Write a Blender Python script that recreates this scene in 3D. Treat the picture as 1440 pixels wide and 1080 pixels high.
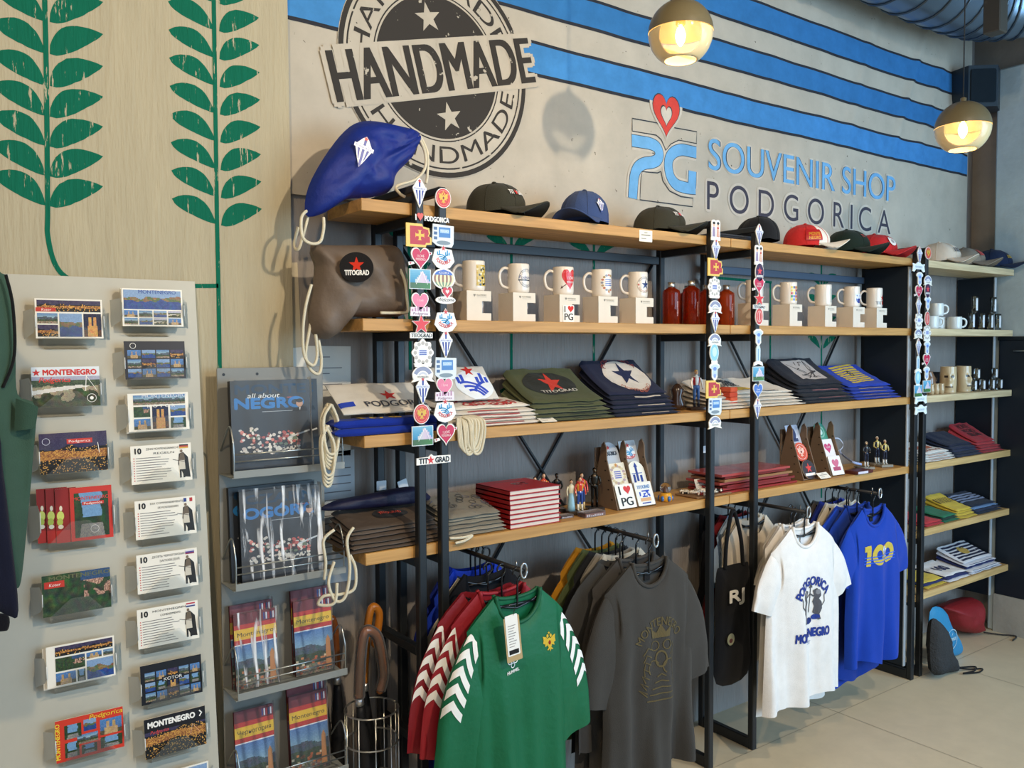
import bpy, math, random
from mathutils import Vector, Matrix, noise
from mathutils.geometry import tessellate_polygon
for o in list(bpy.data.objects): bpy.data.objects.remove(o)
SC = bpy.context.scene
COL = SC.collection
PI = math.pi
# ---------------------------------------------------------------- camera (measured from the photograph)
FPX, YAW, PITCH, ROLL, CAMZ = 1183.05, 0.626191, -0.0425827, -0.00518045, 1.5277
def _axes():
    f = Vector((math.sin(YAW)*math.cos(PITCH), math.cos(YAW)*math.cos(PITCH), math.sin(PITCH)))
    r = Vector((math.cos(YAW), -math.sin(YAW), 0)); u = r.cross(f)
    c, s = math.cos(ROLL), math.sin(ROLL)
    return c*r+s*u, -s*r+c*u, f
AR, AU, AF = _axes()
cam = bpy.data.objects.new('camera', bpy.data.cameras.new('camera')); COL.objects.link(cam)
cam.data.sensor_width = 36; cam.data.lens = FPX/1440*36; cam.data.clip_start = .02
m = Matrix((AR, AU, -AF)).transposed().to_4x4(); m.translation = (0, 0, CAMZ); cam.matrix_world = m
SC.camera = cam
def at(px, py, Y):
    d = AF+AR*((px-720)/FPX)+AU*((540-py)/FPX)
    return Vector((0, 0, CAMZ))+d*(Y/d.y)
def atz(px, py, Z):
    d = AF+AR*((px-720)/FPX)+AU*((540-py)/FPX)
    return Vector((0, 0, CAMZ))+d*((Z-CAMZ)/d.z)
# ---------------------------------------------------------------- light and exposure
SC.view_settings.view_transform = 'Standard'; SC.view_settings.look = 'None'
SC.view_settings.exposure = 0.5; SC.view_settings.gamma = 1; SC.view_settings.use_curve_mapping = False
W = bpy.data.worlds.new('world'); SC.world = W; W.use_nodes = True
bg = W.node_tree.nodes['Background']; bg.inputs[0].default_value = (.62, .70, .82, 1); bg.inputs[1].default_value = .105
def lamp(name, kind, loc, power, color, size=.05, target=None, sy=None, spot=None):
    l = bpy.data.lights.new(name, kind); l.energy = power; l.color = color
    if kind == 'AREA':
        l.shape = 'RECTANGLE'; l.size = size; l.size_y = sy or size
    else: l.shadow_soft_size = size
    if spot: l.spot_size = spot; l.spot_blend = 1
    o = bpy.data.objects.new(name, l); COL.objects.link(o); o.location = loc
    if target: o.rotation_euler = (Vector(target)-Vector(loc)).to_track_quat('-Z', 'Y').to_euler()
    return o
WARM = (1, .82, .60); COOL = (.46, .73, 1)
lamp('ceiling_spotlight', 'SPOT', (1.55, -.35, 2.86), 125, WARM, .035, (1.55, 2.2, 1.6), spot=1.95)
lamp('entrance_spotlight', 'POINT', (-.3, .2, 2.9), 60, (1, .74, .44), .05)
lamp('floor_fill_light', 'SPOT', (3.1, .2, 2.9), 60, WARM, .05, (3.2, 1.1, 0), spot=1.5)  # unseen lamp added to brighten the floor and the shirts
lamp('shop_window_daylight', 'AREA', (3.9, -2.6, 1.9), 128, COOL, 3.6, (3.6, 2.2, 1.2), 2.4)
lamp('right_fill_light', 'AREA', (4.9, -.7, 1.6), 22, COOL, 1.2, (4.1, 2.1, 1.1), 1.9)  # added area light, gives the narrow unit more cool light
lamp('rear_fill_light', 'AREA', (-1.4, -3.2, 2.0), 22, (.80, .90, 1), 2.5, (2.0, 2.2, 1.0), 2.0)  # added cool fill from behind the camera, lifts everything a little
# ---------------------------------------------------------------- colour
def S(h):
    if not isinstance(h, str): return tuple(h)
    h = h.lstrip('#'); o = []
    for i in (0, 2, 4):
        c = int(h[i:i+2], 16)/255
        o.append(c/12.92 if c <= .04045 else ((c+.055)/1.055)**2.4)
    return tuple(o)
def rgb(r, g, b):
    return tuple((c/255/12.92 if c/255 <= .04045 else ((c/255+.055)/1.055)**2.4) for c in (max(0, min(255, r)), max(0, min(255, g)), max(0, min(255, b))))
# ---------------------------------------------------------------- materials (all procedural; the print colour comes with the mesh)
MATS = {}
def nn(t, kind, **kw):
    n = t.nodes.new(kind)
    for k, v in kw.items():
        if k in n.inputs: n.inputs[k].default_value = v
        else: setattr(n, k, v)
    return n
def material(name, rough=.6, metal=0, bump=0, bscale=200, stretch=(1, 1, 1), vary=0, vscale=8, trans=0, ior=1.45, sheen=0, coat=0, emit=None, alpha=1, spec=.5, wood=False, detail=4, speck=None, film=0, glare=0):
    m = bpy.data.materials.new(name); m.use_nodes = True; t = m.node_tree; b = t.nodes['Principled BSDF']
    a = nn(t, 'ShaderNodeVertexColor', layer_name='Col'); c = a.outputs[0]
    co = nn(t, 'ShaderNodeTexCoord'); mp = nn(t, 'ShaderNodeMapping'); mp.inputs['Scale'].default_value = stretch
    t.links.new(co.outputs['Object'], mp.inputs[0])
    if wood:
        mp2 = nn(t, 'ShaderNodeMapping'); mp2.inputs['Scale'].default_value = (1.2, 22, 22); t.links.new(co.outputs['Object'], mp2.inputs[0])
        n = nn(t, 'ShaderNodeTexNoise', Scale=3.0, Detail=8, Distortion=.6); t.links.new(mp2.outputs[0], n.inputs[0])
        r = nn(t, 'ShaderNodeValToRGB'); r.color_ramp.elements[0].position = .3; r.color_ramp.elements[1].position = .75
        r.color_ramp.elements[0].color = (.72, .66, .56, 1); r.color_ramp.elements[1].color = (1.12, 1.1, 1.05, 1)
        t.links.new(n.outputs[0], r.inputs[0])
        x = nn(t, 'ShaderNodeMix', data_type='RGBA', blend_type='MULTIPLY'); x.inputs[0].default_value = 1
        t.links.new(c, x.inputs[6]); t.links.new(r.outputs[0], x.inputs[7]); c = x.outputs[2]
    if vary:
        n = nn(t, 'ShaderNodeTexNoise', Scale=vscale, Detail=6, Roughness=.65); t.links.new(mp.outputs[0], n.inputs[0])
        r = nn(t, 'ShaderNodeMapRange'); r.inputs[1].default_value = .25; r.inputs[2].default_value = .75; r.inputs[3].default_value = 1-vary; r.inputs[4].default_value = 1+vary
        t.links.new(n.outputs[0], r.inputs[0])
        x = nn(t, 'ShaderNodeMix', data_type='RGBA', blend_type='MULTIPLY'); x.inputs[0].default_value = 1
        t.links.new(c, x.inputs[6]); t.links.new(r.outputs[0], x.inputs[7]); c = x.outputs[2]
    if speck:   # worn paint / print: noise above a threshold shows the second colour
        n = nn(t, 'ShaderNodeTexNoise', Scale=speck[0], Detail=speck[3] if len(speck) > 3 else 6, Roughness=.7); t.links.new(mp.outputs[0], n.inputs[0])
        r = nn(t, 'ShaderNodeMapRange'); r.inputs[1].default_value = speck[1]; r.inputs[2].default_value = speck[1]+.03
        t.links.new(n.outputs[0], r.inputs[0])
        x = nn(t, 'ShaderNodeMix', data_type='RGBA'); t.links.new(r.outputs[0], x.inputs[0]); t.links.new(c, x.inputs[6]); x.inputs[7].default_value = (*speck[2], 1); c = x.outputs[2]
    t.links.new(c, b.inputs['Base Color'])
    b.inputs['Roughness'].default_value = rough; b.inputs['Metallic'].default_value = metal; b.inputs['IOR'].default_value = ior
    b.inputs['Transmission Weight'].default_value = trans; b.inputs['Coat Weight'].default_value = coat; b.inputs['Sheen Weight'].default_value = sheen
    b.inputs['Specular IOR Level'].default_value = spec
    if emit: 
        b.inputs['Emission Color'].default_value = (*emit[0], 1); b.inputs['Emission Strength'].default_value = emit[1]
    if bump:
        n = nn(t, 'ShaderNodeTexNoise', Scale=bscale, Detail=detail); t.links.new(mp.outputs[0], n.inputs[0])
        k = nn(t, 'ShaderNodeBump'); k.inputs['Strength'].default_value = bump; k.inputs['Distance'].default_value = .01
        t.links.new(n.outputs[0], k.inputs['Height']); t.links.new(k.outputs[0], b.inputs['Normal'])
    if film:    # clear sheet: mostly see-through, with gloss
        out = t.nodes['Material Output']; tr = nn(t, 'ShaderNodeBsdfTransparent'); tr.inputs[0].default_value = (.97, .98, .98, 1)
        fr = nn(t, 'ShaderNodeFresnel', IOR=1.5); ad = nn(t, 'ShaderNodeMath', operation='ADD'); ad.inputs[1].default_value = film; ad.use_clamp = True
        t.links.new(fr.outputs[0], ad.inputs[0])
        if glare:      # white streaks mixed in, standing for glare on the plastic
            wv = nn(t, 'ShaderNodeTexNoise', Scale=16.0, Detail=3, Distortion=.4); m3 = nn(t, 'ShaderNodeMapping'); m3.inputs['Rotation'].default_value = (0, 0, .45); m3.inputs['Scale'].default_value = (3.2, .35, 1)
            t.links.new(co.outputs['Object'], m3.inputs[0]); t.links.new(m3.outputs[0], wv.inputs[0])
            cr = nn(t, 'ShaderNodeMapRange'); cr.inputs[1].default_value = .52; cr.inputs[2].default_value = .64; cr.inputs[3].default_value = 0; cr.inputs[4].default_value = glare; t.links.new(wv.outputs[0], cr.inputs[0])
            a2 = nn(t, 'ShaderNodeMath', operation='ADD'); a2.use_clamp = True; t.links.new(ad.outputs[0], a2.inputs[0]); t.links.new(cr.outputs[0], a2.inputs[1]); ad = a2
        mx = nn(t, 'ShaderNodeMixShader'); t.links.new(ad.outputs[0], mx.inputs[0])
        t.links.new(tr.outputs[0], mx.inputs[1]); t.links.new(b.outputs[0], mx.inputs[2]); t.links.new(mx.outputs[0], out.inputs[0])
    MATS[name] = m
material('matte', .85, bump=.15, bscale=300)
material('card_print', .38, spec=.4)
material('paper', .9, vary=.04, vscale=20)
material('fabric', .95, bump=.25, bscale=420, sheen=.08, vary=.06, vscale=30, spec=.2)
material('nylon', .55, bump=.2, bscale=60, vary=.06, vscale=14, spec=.4)
material('fleece', .98, bump=.6, bscale=140, vary=.12, vscale=60, spec=.1)
material('painted_steel', .42, vary=.05, spec=.5)
material('steel', .3, metal=.9)
material('wood', .5, wood=True, bump=.05, bscale=60, stretch=(1, 12, 12))
material('varnish', .22, vary=.2, vscale=25, stretch=(1, 1, .25), coat=.5)
material('ceramic', .18, coat=.4)
material('gloss', .2, coat=.3)
material('enamel', .35)
material('glass', .03, trans=1, ior=1.45)
material('tinted_bottle', .08, trans=.75, ior=1.35)
material('acrylic', .08, film=.06)
material('film', .10, film=.015, bump=.5, bscale=30)
material('crinkle_glare_film', .10, film=.02, bump=.9, bscale=22, glare=.9)
material('amber_glass', .12, film=.17)
material('filament', emit=((1, .62, .22), 60))
material('plaster', .92, bump=.55, bscale=26, stretch=(4, 4, .5), vary=.10, vscale=5, spec=.15)
material('concrete', .85, bump=.2, bscale=30, vary=.14, vscale=5, spec=.2)
material('mural', .9, bump=.5, bscale=26, stretch=(4, 4, .5), speck=(20, .60, S('b3a98f')), vary=.06, spec=.15)
material('banner', .8, vary=.12, vscale=7, spec=.2, speck=(38, .70, S('5a544b'), 3))
material('banner_ink', .8, vary=.16, vscale=16, spec=.2)
material('banner_stamp', .8, speck=(26, .655, S('b7afa0'), 3), spec=.2)
material('floor', .42, vary=.07, vscale=9, bump=.03, bscale=80, spec=.4)
material('ceiling', .9)
material('duct', .32, metal=.85, bump=.1, bscale=12)
# ---------------------------------------------------------------- mesh builder
FRONT = Matrix(((1, 0, 0, 0), (0, 0, -1, 0), (0, 1, 0, 0), (0, 0, 0, 1)))   # local x right, y up, z towards the room
I4 = Matrix.Identity(4)
def TR(x, y=0, z=0): return Matrix.Translation((x, y, z) if not hasattr(x, '__len__') else x)
def RZ(a): return Matrix.Rotation(a, 4, 'Z')
def RX(a): return Matrix.Rotation(a, 4, 'X')
def RY(a): return Matrix.Rotation(a, 4, 'Y')
def face(loc, yaw=0, tilt=0, roll=0):
    """frame for something that looks towards the room (-y), turned by yaw, leaning back by tilt"""
    return TR(loc) @ RZ(yaw) @ RX(-tilt) @ FRONT @ RZ(roll)
_TX = {}
def text_geo(s, bold, res=3):
    k = (s, bold, res)
    if k not in _TX:
        c = bpy.data.curves.new('lettering', 'FONT'); c.body = s; c.resolution_u = res; c.offset = bold; c.size = 1; c.fill_mode = 'FRONT'
        o = bpy.data.objects.new('lettering', c); COL.objects.link(o)
        dg = bpy.context.evaluated_depsgraph_get(); me = bpy.data.meshes.new_from_object(o.evaluated_get(dg))
        vs = [(v.co.x, v.co.y) for v in me.vertices]; fs = [tuple(p.vertices) for p in me.polygons]
        bpy.data.objects.remove(o); bpy.data.curves.remove(c); bpy.data.meshes.remove(me)
        _TX[k] = (vs, fs)
    return _TX[k]
CAPH = None
class MB:
    def __init__(s, T=None, col='888888', mat='matte', sm=False):
        s.v = []; s.f = []; s.c = []; s.k = []; s.s = []; s.T = T or I4; s.col = S(col); s.mat = mat; s.sm = sm; s.map = None; s.seg = .012
    def add(s, vs, fs, col=None, mat=None, sm=None, cols=None):
        b = len(s.v)
        for v in vs:
            v = Vector(v) if len(v) == 3 else Vector((v[0], v[1], 0))
            if s.map: v = Vector(s.map(v))
            s.v.append(s.T @ v)
        c = S(col) if col else s.col; k = mat or s.mat; q = s.sm if sm is None else sm
        for i, f in enumerate(fs):
            s.f.append(tuple(b+j for j in f)); s.c.append(cols[i] if cols else c); s.k.append(k); s.s.append(q)
        return s
    def fine(s, vs, fs):
        """split long triangles so that prints follow the curved thing they are on"""
        if not s.map: return vs, fs
        vs = [tuple(v) for v in vs]; out = []; todo = []; mid = {}
        for f in fs:
            for i in range(1, len(f)-1): todo.append((f[0], f[i], f[i+1]))
        while todo:
            t = todo.pop(); L = [math.dist(vs[t[i]][:2], vs[t[(i+1) % 3]][:2]) for i in range(3)]; i = L.index(max(L))
            if L[i] < s.seg or len(out) > 6000: out.append(t); continue
            a, b, c = t[i], t[(i+1) % 3], t[(i+2) % 3]; k = (min(a, b), max(a, b))
            if k not in mid: mid[k] = len(vs); vs.append(tuple((vs[a][j]+vs[b][j])/2 for j in range(len(vs[a]))))
            todo += [(a, mid[k], c), (mid[k], b, c)]
        return vs, out
    def box(s, a, b, **kw):
        x0, y0, z0 = a; x1, y1, z1 = b
        return s.add([(x, y, z) for z in (z0, z1) for y in (y0, y1) for x in (x0, x1)],
                     [(0, 2, 3, 1), (4, 5, 7, 6), (0, 1, 5, 4), (2, 6, 7, 3), (0, 4, 6, 2), (1, 3, 7, 5)], **kw)
    def bbox(s, a, b, r=.003, **kw):
        """box with chamfered edges"""
        x0, y0, z0 = a; x1, y1, z1 = b; vs = []; L = ((x0, x1), (y0, y1), (z0, z1)); idx = {}
        for ix in (0, 1):
            for iy in (0, 1):
                for iz in (0, 1):
                    for ax in range(3):
                        p = [L[0][ix], L[1][iy], L[2][iz]]
                        for a2 in range(3):
                            if a2 != ax: p[a2] += r*(1 if (ix, iy, iz)[a2] == 0 else -1)
                        idx[(ix, iy, iz, ax)] = len(vs); vs.append(p)
        fs = []
        for ax in range(3):
            o = [a2 for a2 in range(3) if a2 != ax]
            for sd in (0, 1):
                q = []
                for (i, j) in ((0, 0), (1, 0), (1, 1), (0, 1)):
                    k = [0, 0, 0]; k[ax] = sd; k[o[0]] = i; k[o[1]] = j; q.append(idx[(*k, ax)])
                if (sd == 0) != (ax == 1): q.reverse()
                fs.append(tuple(q))
            for i in (0, 1):
                for j in (0, 1):
                    k0 = [0, 0, 0]; k0[o[0]] = i; k0[o[1]] = j; k1 = list(k0); k1[ax] = 1
                    fs.append((idx[(*k0, o[0])], idx[(*k1, o[0])], idx[(*k1, o[1])], idx[(*k0, o[1])]))
        for ix in (0, 1):
            for iy in (0, 1):
                for iz in (0, 1): fs.append(tuple(idx[(ix, iy, iz, a2)] for a2 in range(3)))
        return s.add(vs, fs, **kw)
    def flat(s, pts, z=0, **kw):
        P = [Vector((p[0], p[1], 0)) for p in pts]
        tr = tessellate_polygon([P])
        return s.add(*s.fine([(p[0], p[1], z) for p in pts], [tuple(t) for t in tr]), **kw)
    def prism(s, pts, z0, z1, col=None, side=None, **kw):
        n = len(pts); ar = sum(pts[i][0]*pts[(i+1) % n][1]-pts[(i+1) % n][0]*pts[i][1] for i in range(n))
        if ar < 0: pts = pts[::-1]
        s.flat(pts, z1, col=col, **kw); s.flat(pts, z0, col=side or col, **kw)
        return s.add([(p[0], p[1], z) for z in (z0, z1) for p in pts], [(i, (i+1) % n, n+(i+1) % n, n+i) for i in range(n)], col=side or col, **kw)
    def rect(s, x0, y0, x1, y1, z=0, **kw): return s.add(*s.fine([(x0, y0, z), (x1, y0, z), (x1, y1, z), (x0, y1, z)], [(0, 1, 2, 3)]), **kw)
    def strip(s, A, B, z=0, **kw):
        n = len(A); return s.add(*s.fine([(p[0], p[1], z) for p in A]+[(p[0], p[1], z) for p in B], [(i, i+1, n+i+1, n+i) for i in range(n-1)]), **kw)
    def disc(s, x, y, r, z=0, ry=None, n=28, **kw): return s.flat(oval(x, y, r, ry or r, n), z, **kw)
    def ring(s, x, y, r0, r1, z=0, a0=0, a1=2*PI, n=48, ey=1, **kw):
        A = [(x+r0*math.cos(a0+(a1-a0)*i/n), y+ey*r0*math.sin(a0+(a1-a0)*i/n)) for i in range(n+1)]
        B = [(x+r1*math.cos(a0+(a1-a0)*i/n), y+ey*r1*math.sin(a0+(a1-a0)*i/n)) for i in range(n+1)]
        return s.strip(A, B, z, **kw)
    def line(s, pts, w, z=0, **kw):
        A, B = [], []
        for i, p in enumerate(pts):
            a = pts[max(0, i-1)]; b = pts[min(len(pts)-1, i+1)]; d = Vector((b[0]-a[0], b[1]-a[1])); d.normalize()
            A.append((p[0]-d.y*w/2, p[1]+d.x*w/2)); B.append((p[0]+d.y*w/2, p[1]-d.x*w/2))
        return s.strip(B, A, z, **kw)
    def text(s, t, x, y, h, z=0, w=None, al='c', bold=.012, shear=0, arc=None, rot=0, **kw):
        """cap height h; baseline y; w fits the width; arc=(cx,cy,r,up) bends the line around a circle"""
        global CAPH
        kw.pop('halo', None)
        if CAPH is None: CAPH = max(v[1] for v in text_geo('H', 0)[0])
        if bold > .015:      # heavy strokes: close copies of the letters instead of a swollen outline
            d = (bold-.004)*h/CAPH*.9; c_, s_ = math.cos(rot), math.sin(rot)
            sh = [(d*math.cos(k*PI/4), d*math.sin(k*PI/4)) for k in range(8)]+[(0, 0)] if bold > .045 else [(-d, 0), (d, 0), (0, 0)]
            for i, (e, g) in enumerate(sh):
                ar = arc and (arc[0]+e, arc[1]+g, arc[2], arc[3])
                s.text(t, x+e*c_-g*s_, y+e*s_+g*c_, h, z+.00006*i, w and w-2*d, al, 0, shear, ar, rot, **kw)
            return s
        vs, fs = text_geo(t, 0, 8 if h > .024 else 3)
        if not vs: return s
        x0 = min(v[0] for v in vs); x1 = max(v[0] for v in vs); k = h/CAPH; kx = k if w is None else w/max(1e-6, x1-x0); wd = (x1-x0)*kx
        o = {'c': -wd/2, 'l': 0, 'r': -wd}[al]; out = []
        cr, sr = math.cos(rot), math.sin(rot)
        for a, b in vs:
            X = (a-x0)*kx+o+shear*b*k; Y = b*k
            if arc:
                cx, cy, r, up = arc
                if up: th = PI/2-X/r; out.append((cx+(r+Y)*math.cos(th), cy+(r+Y)*math.sin(th), z))
                else: th = -PI/2+X/r; out.append((cx+(r-Y)*math.cos(th), cy+(r-Y)*math.sin(th), z))
            else: out.append((x+X*cr-Y*sr, y+X*sr+Y*cr, z))
        return s.add(*s.fine(out, fs), **kw)
    def tube(s, pts, r, n=8, caps=True, **kw):
        pts = [Vector(p) for p in pts]; vs = []; fs = []; N = len(pts); up = None
        for i, p in enumerate(pts):
            d = (pts[min(N-1, i+1)]-pts[max(0, i-1)]); d = d.normalized() if d.length > 1e-9 else Vector((0, 0, 1))
            if up is None: up = d.orthogonal().normalized()
            up = (up-d*up.dot(d)); up = up.normalized() if up.length > 1e-6 else d.orthogonal().normalized()
            w = d.cross(up); rr = r[i] if hasattr(r, '__len__') else r
            for j in range(n): a = 2*PI*j/n; vs.append(p+(up*math.cos(a)+w*math.sin(a))*rr)
        for i in range(N-1):
            for j in range(n): fs.append((i*n+j, i*n+(j+1) % n, (i+1)*n+(j+1) % n, (i+1)*n+j))
        if caps: fs += [tuple(range(n))[::-1], tuple((N-1)*n+j for j in range(n))]
        kw.setdefault('sm', True); return s.add(vs, fs, **kw)
    def lathe(s, prof, n=24, at=(0, 0, 0), a0=0, a1=2*PI, sx=1, sy=1, **kw):
        vs = []; fs = []; full = abs(a1-a0-2*PI) < 1e-6; M = n if full else n+1
        for r, z in prof:
            for j in range(M): a = a0+(a1-a0)*j/n; vs.append((at[0]+r*sx*math.cos(a), at[1]+r*sy*math.sin(a), at[2]+z))
        for i in range(len(prof)-1):
            for j in range(n): fs.append((i*M+j, i*M+(j+1) % M, (i+1)*M+(j+1) % M, (i+1)*M+j))
        kw.setdefault('sm', True); return s.add(vs, fs, **kw)
    def ell(s, c, r, n=14, **kw):
        m_ = max(5, n//2)
        vs = []; fs = []
        for i in range(m_+1):
            for j in range(n): vs.append((c[0]+r[0]*math.sin(PI*i/m_)*math.cos(2*PI*j/n), c[1]+r[1]*math.sin(PI*i/m_)*math.sin(2*PI*j/n), c[2]-r[2]*math.cos(PI*i/m_)))
        for i in range(m_):
            for j in range(n): fs.append((i*n+j, i*n+(j+1) % n, (i+1)*n+(j+1) % n, (i+1)*n+j))
        kw.setdefault('sm', True); return s.add(vs, fs, **kw)
    def grid(s, fn, nu, nv, cols=None, flip=False, **kw):
        vs = [fn(i/nu, j/nv) for j in range(nv+1) for i in range(nu+1)]; fs = []; cc = []
        for j in range(nv):
            for i in range(nu):
                a = j*(nu+1)+i; q = (a, a+1, a+nu+2, a+nu+1); fs.append(q[::-1] if flip else q)
                if cols: cc.append(cols((i+.5)/nu, (j+.5)/nv))
        return s.add(vs, fs, cols=cc if cols else None, **kw)
    def build(s, name, parent=None, **props):
        me = bpy.data.meshes.new(name); me.from_pydata([tuple(v) for v in s.v], [], s.f)
        ks = []
        for k in s.k:
            if k not in ks: ks.append(k)
        for k in ks: me.materials.append(MATS[k])
        me.polygons.foreach_set('material_index', [ks.index(k) for k in s.k]); me.polygons.foreach_set('use_smooth', s.s)
        at_ = me.color_attributes.new('Col', 'FLOAT_COLOR', 'CORNER'); dat = []
        for f, c in zip(s.f, s.c): dat += [c[0], c[1], c[2], 1]*len(f)
        at_.data.foreach_set('color', dat); me.update()
        o = bpy.data.objects.new(name, me); COL.objects.link(o)
        if parent: o.parent = parent
        for k, v in props.items(): o[k] = v
        return o
def oval(x, y, rx, ry, n=28, p=1): 
    o = []
    for i in range(n):
        c, q = math.cos(2*PI*i/n), math.sin(2*PI*i/n); o.append((x+rx*math.copysign(abs(c)**p, c), y+ry*math.copysign(abs(q)**p, q)))
    return o
def star(x, y, r, k=.4, n=5, rot=0): return [(x+(r if i % 2 == 0 else r*k)*math.sin(rot+PI*i/n), y+(r if i % 2 == 0 else r*k)*math.cos(rot+PI*i/n)) for i in range(2*n)]
def heart(x, y, w, h, n=36, rot=0):
    o = []
    for i in range(n):
        t = 2*PI*i/n; a = 16*math.sin(t)**3/32*w; b = (13*math.cos(t)-5*math.cos(2*t)-2*math.cos(3*t)-math.cos(4*t)+2.5)/29*h
        o.append((x+a*math.cos(rot)-b*math.sin(rot), y+a*math.sin(rot)+b*math.cos(rot)))
    return o
def rrect(x0, y0, x1, y1, r, n=4):
    o = []
    for cx, cy, a in ((x1-r, y1-r, 0), (x0+r, y1-r, PI/2), (x0+r, y0+r, PI), (x1-r, y0+r, 1.5*PI)):
        o += [(cx+r*math.cos(a+PI/2*i/n), cy+r*math.sin(a+PI/2*i/n)) for i in range(n+1)]
    return o
def smooth(pts, k=6, closed=False):
    P = [Vector(p) for p in pts]; n = len(P); o = []
    for i in range(n if closed else n-1):
        a, b, c, d = (P[(i-1) % n], P[i], P[(i+1) % n], P[(i+2) % n]) if closed else (P[max(0, i-1)], P[i], P[i+1], P[min(n-1, i+2)])
        for j in range(k):
            t = j/k; o.append(.5*((2*b)+(c-a)*t+(2*a-5*b+4*c-d)*t*t+(3*b-a-3*c+d)*t**3))
    if not closed: o.append(P[-1])
    return o
def scaled(pts, k, c=None):
    if c is None: c = (sum(p[0] for p in pts)/len(pts), sum(p[1] for p in pts)/len(pts))
    return [(c[0]+(p[0]-c[0])*k, c[1]+(p[1]-c[1])*k) for p in pts]
def fr(x, y, z=0, k=1.0, seed=0): return noise.noise(Vector((x*k+seed*7.31, y*k-seed*3.17, z*k+seed*1.7)))
# ---------------------------------------------------------------- scene tree
LABELS = {}
def tag(o, label, cat, group=None, kind=None):
    if kind: o['kind'] = kind
    if label: o['label'] = label
    if cat: o['category'] = cat
    if group: o['group'] = group
    return o
def thing(name, loc, label, cat, group=None, rz=0):
    o = bpy.data.objects.new(name, None); COL.objects.link(o); o.location = loc; o.rotation_euler = (0, 0, rz); o.empty_display_size = .05
    return tag(o, label, cat, group)
def kids(o): return [c for c in bpy.data.objects if c.parent == o]
def copy_tree(o, parent=None):
    c = o.copy(); COL.objects.link(c); c.parent = parent
    for ch in kids(o): copy_tree(ch, c)
    return c
def dup(o, loc, label, group=None, rz=None):
    c = copy_tree(o); c.location = loc; c['label'] = label
    if group: c['group'] = group
    if rz is not None: c.rotation_euler = (0, 0, rz)
    return c
def structure(mb, name, label=None):
    o = mb.build(name); o['kind'] = 'structure'
    if label: o['label'] = label
    return o
# ---------------------------------------------------------------- printed pictures: little mosaics of colour
def pic(mb, x0, y0, w, h, kind, seed, z=0, nx=20, ny=13, mat='card_print'):
    nx = int(nx*2.7); ny = int(ny*2.7)
    rnd = random.Random(seed)
    def colr(u, v):
        n = lambda k, s2=0: fr(u*w/h, v, 0, k, seed+s2); j = rnd.uniform(-1, 1)
        r1 = .62+.16*n(2.2, 1); r2 = .42+.14*n(3, 2)
        if kind == 'mount':
            if v > r1: c = (70+90*(1-v)*2, 130+70*(1-v)*2, 205)
            elif v > r2: c = (74+25*n(9), 92+28*n(8), 108+14*j)
            elif v > .24: c = (62+40*n(10), 84+36*n(9), 44+12*j)
            else: c = (150+60*n(12)+30*j, 128+40*n(10)+20*j, 96+20*j)
        elif kind == 'sea':
            if v > r1: c = (120, 165, 220)
            elif v > r2: c = (150+40*n(10), 110+40*n(9), 60) if n(5, 3) > 0 else (90, 120, 60)
            else: c = (25+20*n(6), 70+30*n(7), 165+30*n(5))
        elif kind == 'night':
            if v > r1: c = (38+30*v+20*n(4), 52+22*n(4), 96)
            elif abs(v-.42-.1*n(2)) < .1 or j > .72: c = (200+50*j, 120+50*j, 38)
            else: c = (34+26*n(8), 30+18*n(8), 26+18*n(7))
        elif kind == 'church':
            a = abs(u-.5)
            if (a < .3 and v < .45) or (abs(a-.16) < .07 and v < .85): c = (206+24*n(9), 160+30*n(9), 96+20*j)
            else: c = (60+20*j, 104+30*v, 170+50*v) if v > .3 else (90+20*j, 84, 52)
        elif kind == 'churchnight':
            a = abs(u-.5)
            if (a < .3 and v < .5) or (abs(a-.16) < .08 and v < .85): c = (238+10*j, 164+40*n(9), 62)
            else: c = (24, 32+14*j, 78) if v > .3 else (92+40*j, 54, 28)
        elif kind == 'park':
            if abs(u-.5) < .17+.2*(1-v) and v < .3: c = (140+16*j, 136+16*j, 130)
            elif v > .45 and abs(u-.5) < .3+.1*n(5): c = (98, 160, 220)
            else: c = (44+30*n(9), 74+34*n(8), 34)
        elif kind == 'bridge':
            if v > .66: c = (150+30*v, 176, 206)
            elif v > .52+.06*n(4): c = (70+16*j, 92+16*j, 60)
            elif abs(v-.36-.22*u) < .05: c = (232, 226, 214)
            else: c = (66+46*n(9), 76+46*n(8), 34+12*j) if v < .3+.3*n(4) else (178+30*n(9), 160+20*j, 120)
        elif kind == 'hill':
            if v > .78 and u > .55: c = (40+10*j, 82, 140)
            elif u > .6 and v > .35 and n(6) > -.1: c = (188+40*j, 132+40*j, 106+30*j)
            else: c = (52+34*n(10), 82+40*n(9), 42+18*n(7))
        elif kind == 'flowers':
            c = [(196, 92, 80), (224, 214, 198), (150, 60, 54), (70, 96, 60), (236, 150, 130)][int((n(14)*.5+.5)*4.99) % 5]
        else: c = (120+60*n(5), 110+50*n(6), 100+50*n(7))
        g = sum(c)/3; c = [.30*g+.66*q+7*j+5*n(22, 9) for q in c]
        return rgb(*c)
    mb.grid(lambda a, b: (x0+a*w, y0+b*h, z), nx, ny, cols=colr, mat=mat)
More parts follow.
